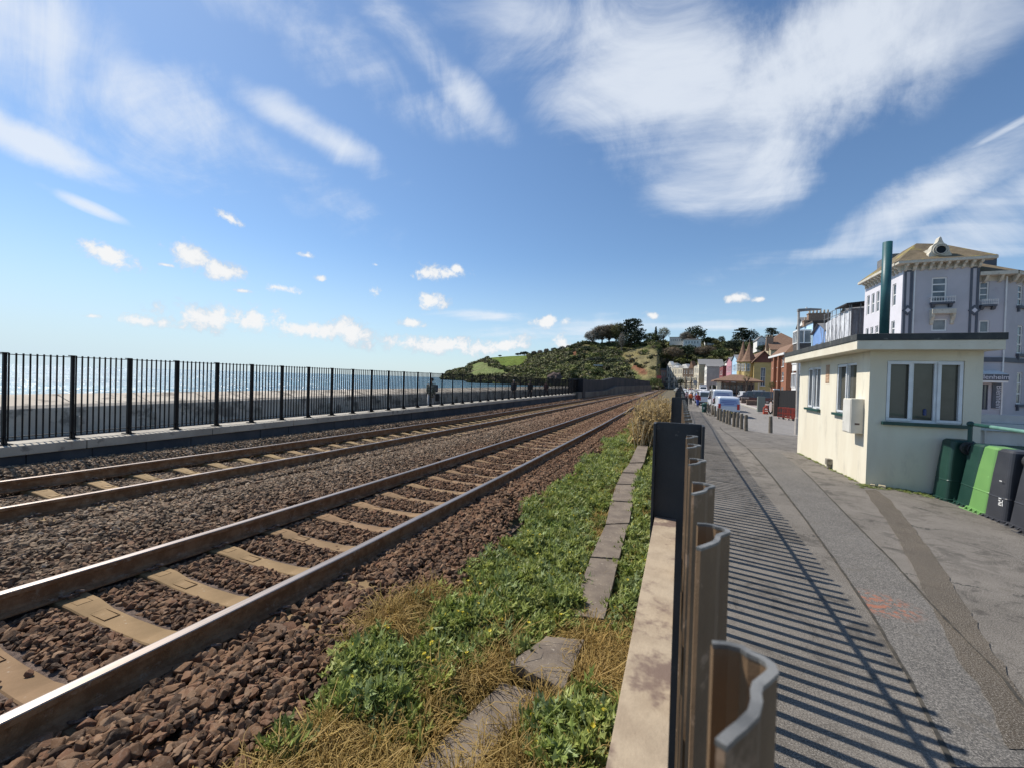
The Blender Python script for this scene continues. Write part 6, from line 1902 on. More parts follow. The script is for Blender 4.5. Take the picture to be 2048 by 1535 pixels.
# yellow house with two turrets
yh_, FSy, FFy, Wy, Hy = s_house('ochre yellow house with two pointed turrets and red boarded gable', 1507, 1546, 139, 30, 725, W_yel, 'gable', W_rtile, 2.6, side=[(.36, .38, .60, .86), (.30, .02, .62, .28)], front=gridw(5, 2, .05, .08, .95, .4, .6), ov=.5)
p_ = MB(); zt = FSy[0].z + Hy; p_.prism([(0, 0), (Wy, 0), (Wy / 2, 2.45)], lambda a, b: (FSy[0].x + a, al(139) - .02, zt + b), lambda a, b: (FSy[0].x + a, al(139) - .14, zt + b)); p_.build('gable_boards', W_tim, yh_)
for (px, Y, pr_, apex) in ((1496.5, al(142), 11, 684), (1484, al(152), 9, 683)):
    cx_, zc_ = xat(px, Y), zat(px, 723, Y); rr = pr_ / FOC * Y * .97; t_ = MB(); n_ = 8
    t_.tube([(cx_, Y, -1.1), (cx_, Y, zc_)], rr, n_); tu = t_.build('turret', W_yel, yh_)
    t_ = MB(); za = zat(px, apex, Y)
    t_.tube([(cx_, Y, zc_ - .1), (cx_, Y, zc_ + .25), (cx_, Y, zc_ + (za - zc_) * .5), (cx_, Y, za)], [rr * 1.25, rr * 1.05, rr * .48, .05], n_); t_.tube([(cx_, Y, za), (cx_, Y, za + .7)], .05, 5); t_.build('spire', W_rtile, tu)
    for a in (-100, -135, -170, 150):
        for (z0_, z1_) in ((zc_ - 2.3, zc_ - .6), (.2, 2.2)):
            d_ = Vector((math.cos(R(a)), math.sin(R(a)), 0)); s2 = Vector((-d_.y, d_.x, 0)); F_ = (Vector((cx_, Y, z0_)) + d_ * (rr * .95) - s2 * .32, s2, VZ, d_)
            simple_window(F_, (0, 0, .64, z1_ - z0_), W_trim, W_glass, tu, (), (.5,), .07, False, -.02)
# light blue, pink, red
s_house('light blue house behind the turrets', 1473, 1500, 173, 14, 718, W_lblue, 'gablex', W_slate, 1.5, front=gridw(3, 3))
s_house('bright pink house between light blue and dark red ones', 1462, 1490, 188, 17, 722, W_pink, 'gablex', W_slate, 1.5, front=gridw(4, 3))
s_house('dark red house left of the pink one', 1445, 1480, 206, 14, 732, W_red, 'flat', W_slate, .2, front=gridw(3, 3))
s_house('slate roofed white house above the pink one', 1455, 1485, 232, 14, 722, W_white, 'hip', W_slate, 2.2, front=gridw(3, 3))
# pale mauve and tan blocks, with hipped grey roofs
s_house('pale mauve gable end block with white bays', 1413, 1448, 290, 20, 733, W_white, 'gablex', W_slate, 1.6, side_wm=W_mauve, front=gridw(4, 3, .05))
s_house('tan gable end block with the biggest grey slate roof', 1397, 1446, 318, 24, 729, W_cream, 'gablex', W_slate, 3.2, side_wm=W_tan, front=gridw(5, 3, .05), side=[(.10, .05, .22, .17)])
# the terrace that closes the view
TH = [(1333, 1343.5, 731, W_white, 723, 'white house with the tallest pointed gable at the left end of the terrace'), (1344, 1354.2, 736, W_cream, 731, 'cream gabled terrace house second from the left end'), (1354.6, 1364.6, 736, W_cream, 0, 'cream terrace house with white chimneys, third from the left end'),
      (1365, 1376.3, 737, W_dbrick, 728, 'dark brown terrace house with white pediment'), (1376.6, 1386.6, 737, W_dbrick, 722, 'brown terrace house with pointed slate gable'), (1387, 1396, 733, W_cream, 0, 'cream narrow house at the right end of the terrace')]
TD = Vector((math.cos(R(50)), -math.sin(R(50)), 0)); TP = atY(1333, 760, 266)
def on_line(px):
    d = ray(px, 760); a = d.x / d.y
    t_ = (a * TP.y - TP.x) / (TD.x - a * TD.y)
    return t_
for i, (a, b, yt, wm, gy, lab) in enumerate(TH):
    ta, tb = on_line(a), on_line(b); Yt = TP.y + TD.y * ta; x0 = TP.x + TD.x * ta; W_ = tb - ta; x1 = x0 + W_; z0, z1 = -1.0, zat((a + b) / 2, yt, Yt)
    hh, F_, F2_, W_, H_ = house(lab, x0, x1, Yt, 8, z0, z1, wm, 'gablex', W_slate, 1.6, side=gridw(2, 3, .08, .10, .98, .45, .62), group='houses of the far terrace', name='terrace_house', ov=.0)
    bx0, bx1 = x0 + .12, x0 + W_ * .55
    for (zz0, zz1) in ((z0 + .4, z0 + 3.2), (z0 + 4.0, z0 + 6.6)):
        bb = MB(); bb.box(bx0, bx1, Yt - .9, Yt - .001, zz0, zz1); bb.box(bx0 - .1, bx1 + .1, Yt - 1.0, Yt - .001, zz1, zz1 + .25); bo = bb.build('bay', W_trim if i < 3 else W_cream, hh)
        for k in range(3): g_ = MB(); xa_ = bx0 + (bx1 - bx0) * (k + .18) / 3; xb_ = bx0 + (bx1 - bx0) * (k + .82) / 3; g_.box(xa_, xb_, Yt - .93, Yt - .902, zz0 + .7, zz1 - .2); g_.build('pane', W_glass, bo)
    if gy:
        za = zat((a + b) / 2, gy, Yt); g_ = MB(); g_.prism([(0, 0), (W_ * .9, 0), (W_ * .45, za - z1)], lambda u_, v_: (x0 + W_ * .05 + u_, Yt - .12, z1 - .01 + v_), lambda u_, v_: (x0 + W_ * .05 + u_, Yt + 2.5, z1 - .01 + v_)); g_.build('gable', W_white if i in (0, 1, 3) else W_rtile, hh)
    if i in (2,): c_ = MB(); c_.box(x0 + .4, x1 - .4, Yt + 3, Yt + 4, z1, z1 + 2.2); c_.build('chimney', W_white, hh)
    if i == 4: c_ = MB(); c_.box(x1 - .9, x1 + .1, Yt + 3, Yt + 4, z1, z1 + 3.2); c_.build('chimney', W_chim, hh)
    p0 = Vector((x0, Yt, 0)); hh.rotation_euler = (0, 0, R(-50)); hh.location = p0 - Matrix.Rotation(R(-50), 3, 'Z') @ p0
x0, x1 = xat(1320, 271), xat(1332.5, 271); house('pale pink house at the far left of the terrace', x0, x1, 271, 9, -1, zat(1326, 740, 271), W_ppink, 'gablex', W_slate, 1.2, side=gridw(2, 3), name='terrace_house')
sg = empty('sign', (0, 0, 0)); A = atY(1318, 754, 144); mb = MB(); mb.box(A.x - .75, A.x + .75, 144, 144.08, A.z - .5, A.z + .5); mb.build('panel', mat('faded red sign', (.42, .09, .07)), sg); mb = MB(); mb.tube([(A.x, 144.12, -1), (A.x, 144.12, A.z)], .06, 6); mb.build('post', W_dbrick, sg); tag(sg, 'small square red sign beside the end of the railway', 'sign')

# houses on the hill
def hill_house(label, pxl, pxr, ytop, ybase, D_, wm, rk, rm, rh, nc=3, nr=1, **kw):
    A = atD(pxl, ybase, D_); B = atD(pxr, ybase, D_); T_ = atD((pxl + pxr) / 2, ytop, D_)
    return house(label, A.x, B.x, A.y, 9, A.z - 2.5, T_.z, wm, rk, rm, rh, side=[(a, .35 + b * .55, c, .35 + d * .55) for a, b, c, d in gridw(nc, nr)], group='houses on the hilltop', **kw)
hill_house('long low white house on the hilltop beside the pale tree', 1339, 1368, 674.5, 684, 452, W_white, 'flat', W_slate, .2, 6, 1)
hill_house('white house half hidden under the big rounded pine', 1366, 1402, 679, 688, 440, W_white, 'hip', W_slate, 1.2, 5, 1)
hill_house('low grey roofed house right of the big rounded pine', 1410, 1436, 678, 684, 470, W_white, 'hip', W_slate, 1.2, 4, 1)
hill_house('white bungalow under the leafless grove', 1177, 1190, 683.5, 688, 436, W_white, 'hip', W_slate, .8, 3, 1)
hill_house('long white bungalow beneath the budding tree', 1213, 1236, 683.5, 688, 438, W_white, 'hip', W_slate, .8, 5, 1)
hill_house('white gabled house left of the spreading pine', 1514, 1532, 680, 692, 300, W_white, 'gable', W_slate, 2.0, 2, 2)
hill_house('wide house with glazed upper floor and brown hipped roof', 1543, 1592, 680, 692, 280, W_gmid, 'hip', W_rtile, 3.4, 6, 1)
hr_, *_r = hill_house('large house with brown tiled roof and tall chimney behind the flats', 1541, 1600, 699, 725, 185, W_tan, 'gablex', W_rtile, 3.4, 3, 2, chim=[(.02, .3, 1.7, 3.6, 3)])
# pavilion shelter
pav = empty('shelter', (0, 0, 0)); tag(pav, 'low open seafront shelter with hipped brown roof and cream pillars', 'shelter')
pY = 94; px0, px1 = xat(1434, pY), xat(1520, pY); pz = zat(1470, 761, pY)
roof_mesh('hip', px0, px1, pY, pY + 6, pz, 1.3, .6).build('roof', W_rtile, pav)
mb = MB(); mb.box(px0, px0 + .75, pY, pY + .7, -1.1, pz - .26); mb.build('pillar', W_cream, pav)
for k in range(1, 7): x = px0 + (px1 - px0) * k / 6 - .3; mb = MB(); mb.box(x, x + .22, pY, pY + .22, -1.1, pz - .26); mb.build('pillar', W_dbrick if k < 6 else W_cream, pav)
mb = MB(); mb.box(px0 + .8, px1, pY + 5.6, pY + 5.8, -1.1, pz - .3); mb.build('rear_wall', W_mauve, pav)
for k in range(5): x = px0 + 1.2 + (px1 - px0 - 1.2) * k / 5; mb = MB(); mb.box(x, x + 1.1, pY + 5.5, pY + 5.59, .1, pz - .7); mb.build('window', W_glass, pav)

# ================================================================== street things
M_steel = mat('grey painted steel', (.42, .38, .34), (.50, .46, .41), 5, .5)
P_ = gpt(1593, 868); lamp = empty('street_lamp', P_); tag(lamp, 'tall grey street lamp by the back corner of the hut', 'lamp')
T_ = atY(1597.5, 622, P_.y); mb = MB(); mb.tube([(0, 0, -.1), (0, 0, .9), (0, 0, .92), (T_.x - P_.x, 0, T_.z - P_.z)], [.105, .105, .075, .055], 10); mb.build('pole', M_steel, lamp)
tx, tz = T_.x - P_.x, T_.z - P_.z
mb = MB(); mb.prism([(-.06, -.05), (.3, -.02), (1.0, .02), (1.02, .07), (.5, .12), (-.06, .10)], lambda a, b: (tx + a, -.12, tz + b), lambda a, b: (tx + a, .12, tz + b)); mb.build('lamp_head', mat('lamp casing', (.20, .20, .20), (.26, .26, .26), 5, .5), lamp, bevel=.02)
mb = MB(); mb.tube([(tx + .35, 0, tz + .11), (tx + .35, 0, tz + .19)], .04, 8); mb.build('sensor', W_trim, lamp)

M_boll = mat('weathered bollard timber', (.14, .115, .085), (.20, .17, .13), 6, .95, .004, 30, coord='Position')
M_bollt = mat('pale bollard top', (.34, .31, .26), (.27, .25, .21), 6, .9)
bl = [(1541, 865, 'lone dark bollard standing apart near the lamp post'), (1492, 861, 'first bollard of the row, nearest the camera'), (1482.5, 857, 'second bollard of the row'), (1474.5, 853.5, 'third bollard of the row'), (1467.5, 852, 'fourth bollard of the row, beside a gap'),
      (1459, 848, 'fifth bollard of the row with weeds at its foot'), (1453.5, 846, 'sixth bollard of the row'), (1447, 843.5, 'seventh bollard of the row behind the small van'), (1441, 841, 'eighth bollard of the row'), (1436, 838.5, 'ninth bollard of the row, farthest of the tight group'), (1430, 832, 'tenth bollard, first of the farther loose group'), (1425, 829, 'eleventh bollard in the farther loose group'), (1420, 826, 'twelfth bollard near the green street bin'), (1415.5, 824.5, 'thirteenth bollard, last before the green street bin')]
for i, (x, y, lab) in enumerate(bl):
    g_ = gpt(x, y); b0 = empty('bollard', g_, random.uniform(0, 3)); b0.rotation_euler = (random.uniform(-.02, .02), random.uniform(-.03, .03), 0); tag(b0, lab, 'bollard', 'timber bollards at the path edge')
    mb = MB(); mb.tube([(0, 0, -.1), (0, 0, .5), (0, 0, .9), (0, 0, .93)], [.10, .095, .085, .07], 10); mb.build('post', M_boll, b0)
    mb = MB(); mb.tube([(0, 0, .931), (0, 0, .945)], [.068, .058], 10); mb.build('top', M_bollt, b0)


def pole_sign(px, yb, yt, label, disc=None, name='sign_post'):
    g_ = gpt(px, yb); T_ = atY(px + .6, yt, g_.y); o = empty(name, g_); tag(o, label, 'sign post', 'slim poles at the path edge')
    mb = MB(); mb.tube([(0, 0, -.1), (0, 0, T_.z - g_.z)], .045, 8); mb.build('pole', M_steel, o)
    if disc:
        mb = MB(); z = T_.z - g_.z - disc[0]; n_ = 20
        mb.v += [(disc[0] * math.cos(2 * math.pi * j / n_), yy, z + disc[0] * math.sin(2 * math.pi * j / n_)) for yy in (-.06, -.045) for j in range(n_)]
        mb.f.append(tuple(reversed(range(n_)))); mb.f.append(tuple(range(n_, 2 * n_))); mb.f += [(j, (j + 1) % n_, n_ + (j + 1) % n_, n_ + j) for j in range(n_)]; mb.build('disc', mat('grey sign back', (.30, .29, .28), None, 1, .5), o)
    return o
pole_sign(1389, 810, 760, 'slim pole with a round sign beside the path', (.28,))
pole_sign(1422, 828, 769.5, 'plain slim pole behind the vans near the street bin')
pole_sign(1376, 800, 772, 'thin far pole between parked cars'); pole_sign(1382.5, 800, 774, 'second thin far pole between parked cars')
g_ = gpt(1409, 823.5); lb = empty('litter_bin', g_); tag(lb, 'dark green litter bin on the path edge with a white sticker', 'litter bin')
mb = MB(); mb.tube([(0, 0, 0), (0, 0, .75)], [.24, .27], 14); mb.build('body', M_green, lb); mb = MB(); mb.tube([(0, 0, .751), (0, 0, .85), (0, 0, .95)], [.29, .28, .16], 14); mb.build('lid', M_green, lb); mb = MB(); mb.box(-.14, -.02, -.285, -.27, .35, .55); mb.build('sticker', W_trim, lb)

# ---------------- vehicles
M_tyre = mat('tyre rubber', (.015, .015, .015), (.03, .03, .03), 9, .8); M_rim = mat('alloy rim', (.35, .35, .36), None, 1, .35, metal=.8); M_tail = mat('red lamp lens', (.45, .02, .02), None, 1, .2); M_head_l = mat('clear lamp lens', (.6, .6, .58), None, 1, .1); M_car_g = mat('car glass', (.03, .035, .04), None, 1, .05, spec=.8)
M_plate = mat('yellow number plate', (.65, .5, .08), None, 1, .5); M_bump = mat('black bumper plastic', (.03, .03, .032), None, 1, .6)
CAR = {'hatch': (4.1, 1.75, 1.48, [(-2.05, .35), (-2.05, .85), (-1.95, .98), (-1.75, 1.0), (-1.45, 1.38), (-1.2, 1.46), (.1, 1.48), (.45, 1.42), (1.15, .98), (1.9, .82), (2.05, .62), (2.05, .32)], 3, 8),
       'van': (5.0, 1.95, 2.0, [(-2.5, .38), (-2.5, 1.0), (-2.46, 1.1), (-2.40, 1.90), (-2.30, 1.99), (1.0, 2.0), (1.3, 1.93), (1.95, 1.20), (2.40, 1.02), (2.5, .8), (2.5, .38)], 2, 7),
       'smallvan': (4.3, 1.78, 1.78, [(-2.15, .35), (-2.15, .95), (-2.12, 1.02), (-2.02, 1.66), (-1.92, 1.77), (.45, 1.78), (.75, 1.72), (1.35, 1.10), (1.95, .94), (2.15, .70), (2.15, .35)], 2, 7),
       'lorry': (6.5, 2.2, 3.0, [(-3.2, .6), (-3.2, 3.0), (1.2, 3.0), (1.21, 2.3), (1.5, 2.3), (2.3, 1.5), (2.9, 1.2), (3.1, .9), (3.1, .45)], 2, 7)}
def vehicle(kind, loc, rz, col, label, roof=None, board=None, lights=True, group='vehicles parked along the seafront road', cat=None, rough=.25, sgn=1):
    L, W, H, pf, i0, i1 = CAR[kind]; nm = {'hatch': 'parked_car', 'van': 'parked_van', 'smallvan': 'parked_van', 'lorry': 'box_lorry'}[kind]
    root = empty(nm, loc, rz); tag(root, label, cat or {'hatch': 'car', 'lorry': 'lorry'}.get(kind, 'van'), group)
    pm = mat('car paint %s' % (col,), col, None, 1, rough, spec=.6)
    zb_ = 1.0 if kind == 'hatch' else 1.05
    def hwid(z): return W / 2 * (1 - (.0 if z < zb_ else .20 * (z - zb_) / (H - zb_) * (1 if kind == 'hatch' else .55)) - (.04 if z < .5 else 0))
    mb = MB(); k = len(pf)
    # nose points along +Y
    rows = [-1, -.86, 0, .86, 1]
    for s_ in rows:
        for (a, z) in pf:
            w_ = hwid(z) * s_; ins = .05 if abs(s_) == 1 else 0
            mb.v.append((w_, a - math.copysign(ins, a) * (abs(a) > L * .42), z - (ins * .6 if z > H - .2 else 0)))
    for r_ in range(len(rows) - 1):
        for j in range(k): q = (j + 1) % k; mb.f.append((r_ * k + j, r_ * k + q, (r_ + 1) * k + q, (r_ + 1) * k + j))
    mb.f.append(tuple(range(k))); mb.f.append(tuple(reversed(range((len(rows) - 1) * k, len(rows) * k))))
    body = mb.build('body', pm, root, smooth_=False, bevel=0)
    # glass: rear, front, sides
    def face_glass(p0, p1, f0, f1, nm_):
        g = MB(); (a0, z0), (a1, z1) = p0, p1
        d = Vector((0, a1 - a0, z1 - z0)); n_ = Vector((0, -d.z, d.y)).normalized() * (.012 if a0 < 0 else -.012)
        A_ = Vector((0, a0, z0)) + d * f0 + n_; B_ = Vector((0, a0, z0)) + d * f1 + n_
        wa, wb = hwid(A_.z) * .84, hwid(B_.z) * .84
        g.quad((-wa, A_.y, A_.z), (wa, A_.y, A_.z), (wb, B_.y, B_.z), (-wb, B_.y, B_.z)); g.build(nm_, M_car_g, root)
    if kind == 'hatch': face_glass(pf[3], pf[4], .05, .95, 'rear_window'); face_glass(pf[8], pf[7], .08, .95, 'windscreen')
    elif kind == 'lorry': face_glass(pf[5], pf[4], .1, .9, 'windscreen')
    else:
        if board is None: face_glass(pf[2], pf[3], .15, .85, 'rear_window')
        face_glass(pf[7], pf[6], .08, .95, 'windscreen')
    for s_ in (-1, 1):
        g = MB(); spans = {'hatch': [(-1.35, -.55), (-.45, .75)], 'van': [(-1.9, -.8), (-.7, .3), (.4, 1.35)], 'smallvan': [(.0, .95)], 'lorry': [(1.45, 2.0)]}[kind]
        for (a, b) in spans:
            z0, z1 = (zb_ + .06, H - .16) if kind != 'lorry' else (1.5, 2.1)
            for q in (0,):
                x0_, x1_ = hwid(z0) * 1.012 * s_, hwid(z1) * 1.03 * s_; g.quad((x0_, a, z0), (x0_, b, z0), (x1_, b - .22, z1), (x1_, a + .1, z1))
        g.build('side_window', M_car_g, root)
        for a in (-L * .31, L * .31):
            w_ = MB(); r_ = .32 if kind == 'hatch' else .35; x = s_ * (W / 2 - .13); n_ = 18
            for xx, rr in ((-.10, r_), (.10, r_)): w_.v += [(x + xx * s_, a + rr * math.cos(2 * math.pi * j / n_), r_ + rr * math.sin(2 * math.pi * j / n_)) for j in range(n_)]
            w_.f += [(j, (j + 1) % n_, n_ + (j + 1) % n_, n_ + j) for j in range(n_)]; w_.f.append(tuple(range(n_))); w_.f.append(tuple(reversed(range(n_, 2 * n_)))); wo_ = w_.build('wheel', M_tyre, root)
            w_ = MB(); w_.v += [(x + (.101) * s_, a + r_ * .6 * math.cos(2 * math.pi * j / n_), r_ + r_ * .6 * math.sin(2 * math.pi * j / n_)) for j in range(n_)]; w_.v.append((x + .115 * s_, a, r_)); w_.f += [(j, (j + 1) % n_, n_) for j in range(n_)]; w_.build('rim', M_rim, wo_)
        yb_ = pf[1][0]; x = s_ * (W / 2 - .16)
        l_ = MB(); l_.box(x - .10, x + .10, yb_ - .015, yb_ + .1, .68, .95 if kind == 'hatch' else 1.15); l_.build('tail_light', M_tail, root)
        yf = pf[-2][0]; l_ = MB(); l_.box(x - .16, x + .12, yf - .22, yf + .012, .62, .78); l_.build('headlight', M_head_l, root)
        l_ = MB(); l_.box(s_ * (W / 2 + .02) - .09, s_ * (W / 2 + .02) + .09, L * .17, L * .17 + .1, 1.0, 1.14); l_.build('wing_mirror', M_bump, root)
    b_ = MB(); b_.box(-W / 2 + .05, W / 2 - .05, pf[0][0] - .05, pf[0][0] + .12, .28, .52); b_.box(-W / 2 + .05, W / 2 - .05, -pf[0][0] - .12 if kind != 'lorry' else 3.0, -pf[0][0] + .05 if kind != 'lorry' else 3.15, .26, .5); b_.build('bumper', M_bump, root)
    b_ = MB(); b_.box(-.26, .26, pf[0][0] - .062, pf[0][0] - .051, .36, .48); b_.build('number_plate', M_plate, root)
    if roof: b_ = MB(); b_.box(-W * .34, W * .34, pf[4][0] + .15, pf[6][0], H + .002, H + .02); b_.build('roof_panel', mat('black roof', roof, None, 1, .3), root)
    if board: b_ = MB(); b_.box(-W / 2 + .16, W / 2 - .16, pf[1][0] - .0, pf[1][0] + .06, .98, H - .22); b_.build('rear_door_panel', mat('door panel %s' % (board,), board, None, 1, .4), root)
    return root


def vat(px, yb, kind, col, label, rz=0.0, **kw):
    """rear view vehicles: px, yb mark the middle of the rear bumper's foot"""
    g_ = gpt(px, yb); L = CAR[kind][0]
    c = Vector((g_.x, g_.y, 0)) + Vector((-math.sin(rz), math.cos(rz), 0)) * (L / 2 if abs(rz) < 1 else 0); c.z = gz(c.x, c.y)
    return vehicle(kind, c, rz, col, label, **kw)


wv = (.62, .66, .72)
v1 = vat(1457, 833.5, 'smallvan', wv, 'small white van nearest the bollards with blue tinted rear lettering', rz=R(1), board=(.30, .40, .62))
v2 = vat(1445, 822, 'van', (.66, .68, .72), 'tall white van parked right behind the small white one', rz=R(1), board=(.40, .47, .60))
v2.scale = (1.04, 1, 1.16)
for (vv, kd) in ((v1, 'smallvan'), (v2, 'van')):
    L, W, H, pf, _, _ = CAR[kd]; M_bl = mat('blue van lettering', (.10, .14, .40), None, 1, .5)
    for z, wd in ((H - .38, .52), (H - .52, .62), (H - .66, .40)): m_ = MB(); m_.box(-wd, wd, pf[1][0] - .012, pf[1][0] - .001, z, z + .055); m_.build('lettering_stripe', M_bl, vv)
vat(1413, 811, 'van', (.64, .66, .70), 'white van beyond the tall one, third in the parked row', rz=R(1))
vat(1397, 801, 'hatch', (.62, .63, .62), 'white car with black roof in the parked row', roof=(.02, .02, .02))
vat(1403, 806, 'hatch', (.08, .12, .40), 'blue car squeezed between white vans in the row')
vat(1381, 792, 'hatch', (.66, .67, .66), 'bright white car in the farther parked row')
vat(1374, 787, 'hatch', (.50, .52, .54), 'silver car at the far left of the parked row', rz=.1); vat(1386, 788, 'hatch', (.10, .11, .13), 'dark car in the farther parked row'); vat(1391, 791.5, 'hatch', (.28, .30, .33), 'grey car behind the round signed pole')
vat(1358, 783, 'hatch', (.35, .37, .36), 'grey green car farthest up the road', rz=.2); vat(1367, 785, 'hatch', (.60, .6, .6), 'pale car near the far bend'); vat(1400, 790, 'hatch', (.16, .07, .07), 'dark maroon car on the landward side', rz=.1)
for px, yb, cc, lab in ((1369, 789.5, (.66, .67, .66), 'white estate car beyond the nearest thin far pole'), (1379, 796, (.55, .57, .60), 'silver blue car just behind the orange vested person'), (1388, 797, (.68, .68, .67), 'white car half hidden by the signed pole'), (1364, 781.5, (.12, .13, .15), 'black car at the road bend below the terrace'),
                        (1411, 786, (.20, .21, .23), 'charcoal car to the right of the box lorry'), (1396, 786, (.60, .60, .58), 'cream car to the left of the box lorry'), (1426, 787, (.62, .63, .64), 'white car against the foot of the mauve gable'), (1440, 789, (.08, .09, .10), 'black car under the near corner of the shelter'), (1449, 792, (.58, .60, .62), 'light grey car half behind the tall white van'), (1383, 784, (.30, .08, .07), 'red car in the middle of the far parked cluster')):
    vat(px, yb, 'hatch', cc, lab, rz=random.uniform(-.05, .15))
g_ = gpt(1405.5, 786.5); vehicle('lorry', (g_.x, g_.y, g_.z), math.pi, (.66, .67, .68), 'white box lorry facing the camera near the tan block')
vat(1420, 790, 'hatch', (.13, .14, .15), 'dark car parked by the mauve block', rz=.2); vat(1432, 791, 'hatch', (.45, .46, .46), 'silver car in front of the shelter', rz=.3)
g_ = gpt(1470, 797); vehicle('hatch', (g_.x, g_.y, g_.z + .1), math.pi * .95, (.14, .22, .30), 'blue car facing the camera beside the silver four by four')
g_ = gpt(1489, 801); v4 = vehicle('smallvan', (g_.x, g_.y, g_.z + .1), math.pi * .02, (.55, .57, .60), 'silver four by four with a white spare wheel cover', cat='car')
m_ = MB(); m_.tube([(0, -2.17, 1.0), (0, -2.35, 1.0)], .34, 18); m_.build('spare_wheel_cover', W_trim, v4)
g_ = gpt(1511, 806); v5 = vehicle('van', (g_.x, g_.y, g_.z + .08), R(84), (.075, .085, .11), 'dark blue and maroon camper van parked side on')
m_ = MB(); m_.box(-.981, .981, -2.3, 2.3, .42, .92); m_.build('lower_stripe', mat('maroon paint', (.10, .035, .035), None, 1, .3), v5); m_ = MB(); m_.box(-.5, .5, -.9, .5, 2.01, 2.12); m_.build('roof_box', W_trim, v5)

# ---------------- road works and yard things across the road
def boxthing(name, label, cat, parts, loc, rz=0, group=None):
    o = empty(name, loc, rz); tag(o, label, cat, group)
    for (nm, m_, b) in parts: mb = MB(); mb.box(*b); mb.build(nm, m_, o)
    return o
M_orange = mat('orange red plastic', (.62, .11, .06), (.50, .08, .05), 5, .5); M_slab = mat('dark timber boards', (.010, .010, .012), (.018, .017, .018), 3, .9, stretch=(9, 9, .3))
g_ = gpt(1556, 824); g2 = atY(1618, 800, g_.y + 4)
fb_ = empty('board_fence', (0, 0, 0)); tag(fb_, 'high dark board fence behind the road works', 'fence'); Yf = 45.6
A = atY(1551, 779.5, Yf); B = atY(1625, 779.5, Yf - 4)
mb = MB(); n_ = 44
for k in range(n_):
    a = A.lerp(B, k / n_); b = A.lerp(B, (k + .92) / n_); mb.prism([(0, 0), (1, 0), (1, 1), (0, 1)], lambda u_, v_: (a.x, a.y + .05 * u_, -1.2 if v_ == 0 else a.z), lambda u_, v_: (b.x, b.y + .05 * u_, -1.2 if v_ == 0 else b.z))
mb.build('boards', M_slab, fb_)
mb = MB(); a, b = A + Vector((0, .15, -.3)), B + Vector((0, .15, -.3)); mb.tube([a, b], .06, 5); mb.build('rail', M_slab, fb_)
for px, lab in ((1553, 'grey post at the left end of the board fence'),):
    q = atY(px, 779, Yf - .2); boxthing('gate_post', lab, 'post', [('shaft', W_dbrick, (-.2, .2, -.2, .2, -1.2 - q.z, .0)), ('cap', W_trim, (-.24, .24, -.24, .24, .001, .1))], q)
q = gpt(1555, 823); boxthing('stone_pillar', 'square rough stone pillar beside the orange hose stack', 'pillar', [('shaft', mat('brown pillar stone', (.16, .13, .10), (.23, .19, .15), 2, .9, .02, 8, coord='Position'), (-.5, .3, -.2, .5, 0, .75)), ('upper_block', mat('grey pillar stone', (.22, .20, .17), (.28, .25, .21), 2, .9, .02, 8, coord='Position'), (-.48, .3, -.15, .45, .76, 1.2)), ('cap', W_trim, (-.52, .34, -.2, .5, 1.201, 1.27))], q)
for k in range(5):
    g_ = gpt(1566 + k * 10, 836 + k * 1.6); o = empty('safety_barrier', g_, R(-8)); tag(o, ['orange safety barrier next to the blue notice boards', 'second orange safety barrier from the notice boards', 'middle orange safety barrier with a missing slat', 'fourth orange safety barrier nearer the lamp post', 'orange safety barrier directly behind the lamp post'][k], 'barrier', 'orange plastic barriers by the road works')
    for z0_, z1_ in ((.42, .52), (.88, 1.0), (.12, .2)): mb = MB(); mb.box(-.42, .42, -.03, .03, z0_, z1_); mb.build('bar', M_orange, o)
    for q_ in range(6): mb = MB(); x = -.38 + .15 * q_; mb.box(x - .02, x + .02, -.02, .02, .2, .88); mb.build('slat', M_orange, o)
    for s_ in (-1, 1): mb = MB(); mb.box(s_ * .34 - .06, s_ * .34 + .06, -.3, .3, 0, .119); mb.build('foot', M_bump if k % 2 else W_mauve, o)
g_ = gpt(1564, 831); hf = empty('mesh_fence_panel', g_, R(-6)); tag(hf, 'grey tubular site fence panel carrying blue and white notices', 'fence panel')
mb = MB(); mb.tube([(-.5, 0, 0), (-.5, 0, 1.95), (-.4, 0, 2.05), (2.6, 0, 2.05), (2.7, 0, 1.95), (2.7, 0, 0)], .03, 8); mb.build('tube_frame', M_steel, hf)
mb = MB()
for k in range(21): mb.box(-.48 + .155 * k, -.472 + .155 * k, -.004, .004, .1, 2.03)
mb.build('mesh', M_steel, hf)
for (a, b, z0_, z1_, m_) in ((-.45, .0, .55, 1.1, mat('blue notice', (.06, .11, .42), (.6, .6, .65), 3, .6, contrast=(.5, .52))), (.05, .5, .55, 1.1, mat('blue notice two', (.07, .13, .45), (.6, .6, .62), 4, .6, contrast=(.5, .52))), (-.3, .2, 1.3, 1.65, mat('white notice', (.6, .58, .6), (.3, .3, .5), 9, .6))): mb = MB(); mb.box(a, b, -.05, -.035, z0_, z1_); mb.build('notice', m_, hf)
g_ = gpt(1524, 825); boxthing('cabinet', 'tall grey green steel cabinet by the kerb', 'cabinet', [('body', mat('grey green steel', (.17, .20, .17), (.21, .24, .21), 3, .5), (-.3, .35, 0, .5, 0, 1.6)), ('door', mat('cabinet door steel', (.19, .22, .19), None, 1, .5), (-.26, .31, -.02, -.001, .1, 1.5))], (g_.x - .1, g_.y, g_.z + .1))
g_ = gpt(1531, 827); o = empty('hose_drum', g_); tag(o, 'orange barriers and black hose coils heaped by the cabinet', 'hose coil')
mb = MB()
for k in range(5): r_ = .42 + .04 * (k % 2); mb.tube([(.45 + r_ * .5 * math.cos(a * .42), .05 * k, .75 + r_ * 1.5 * math.sin(a * .42)) for a in range(16)], .045, 6)
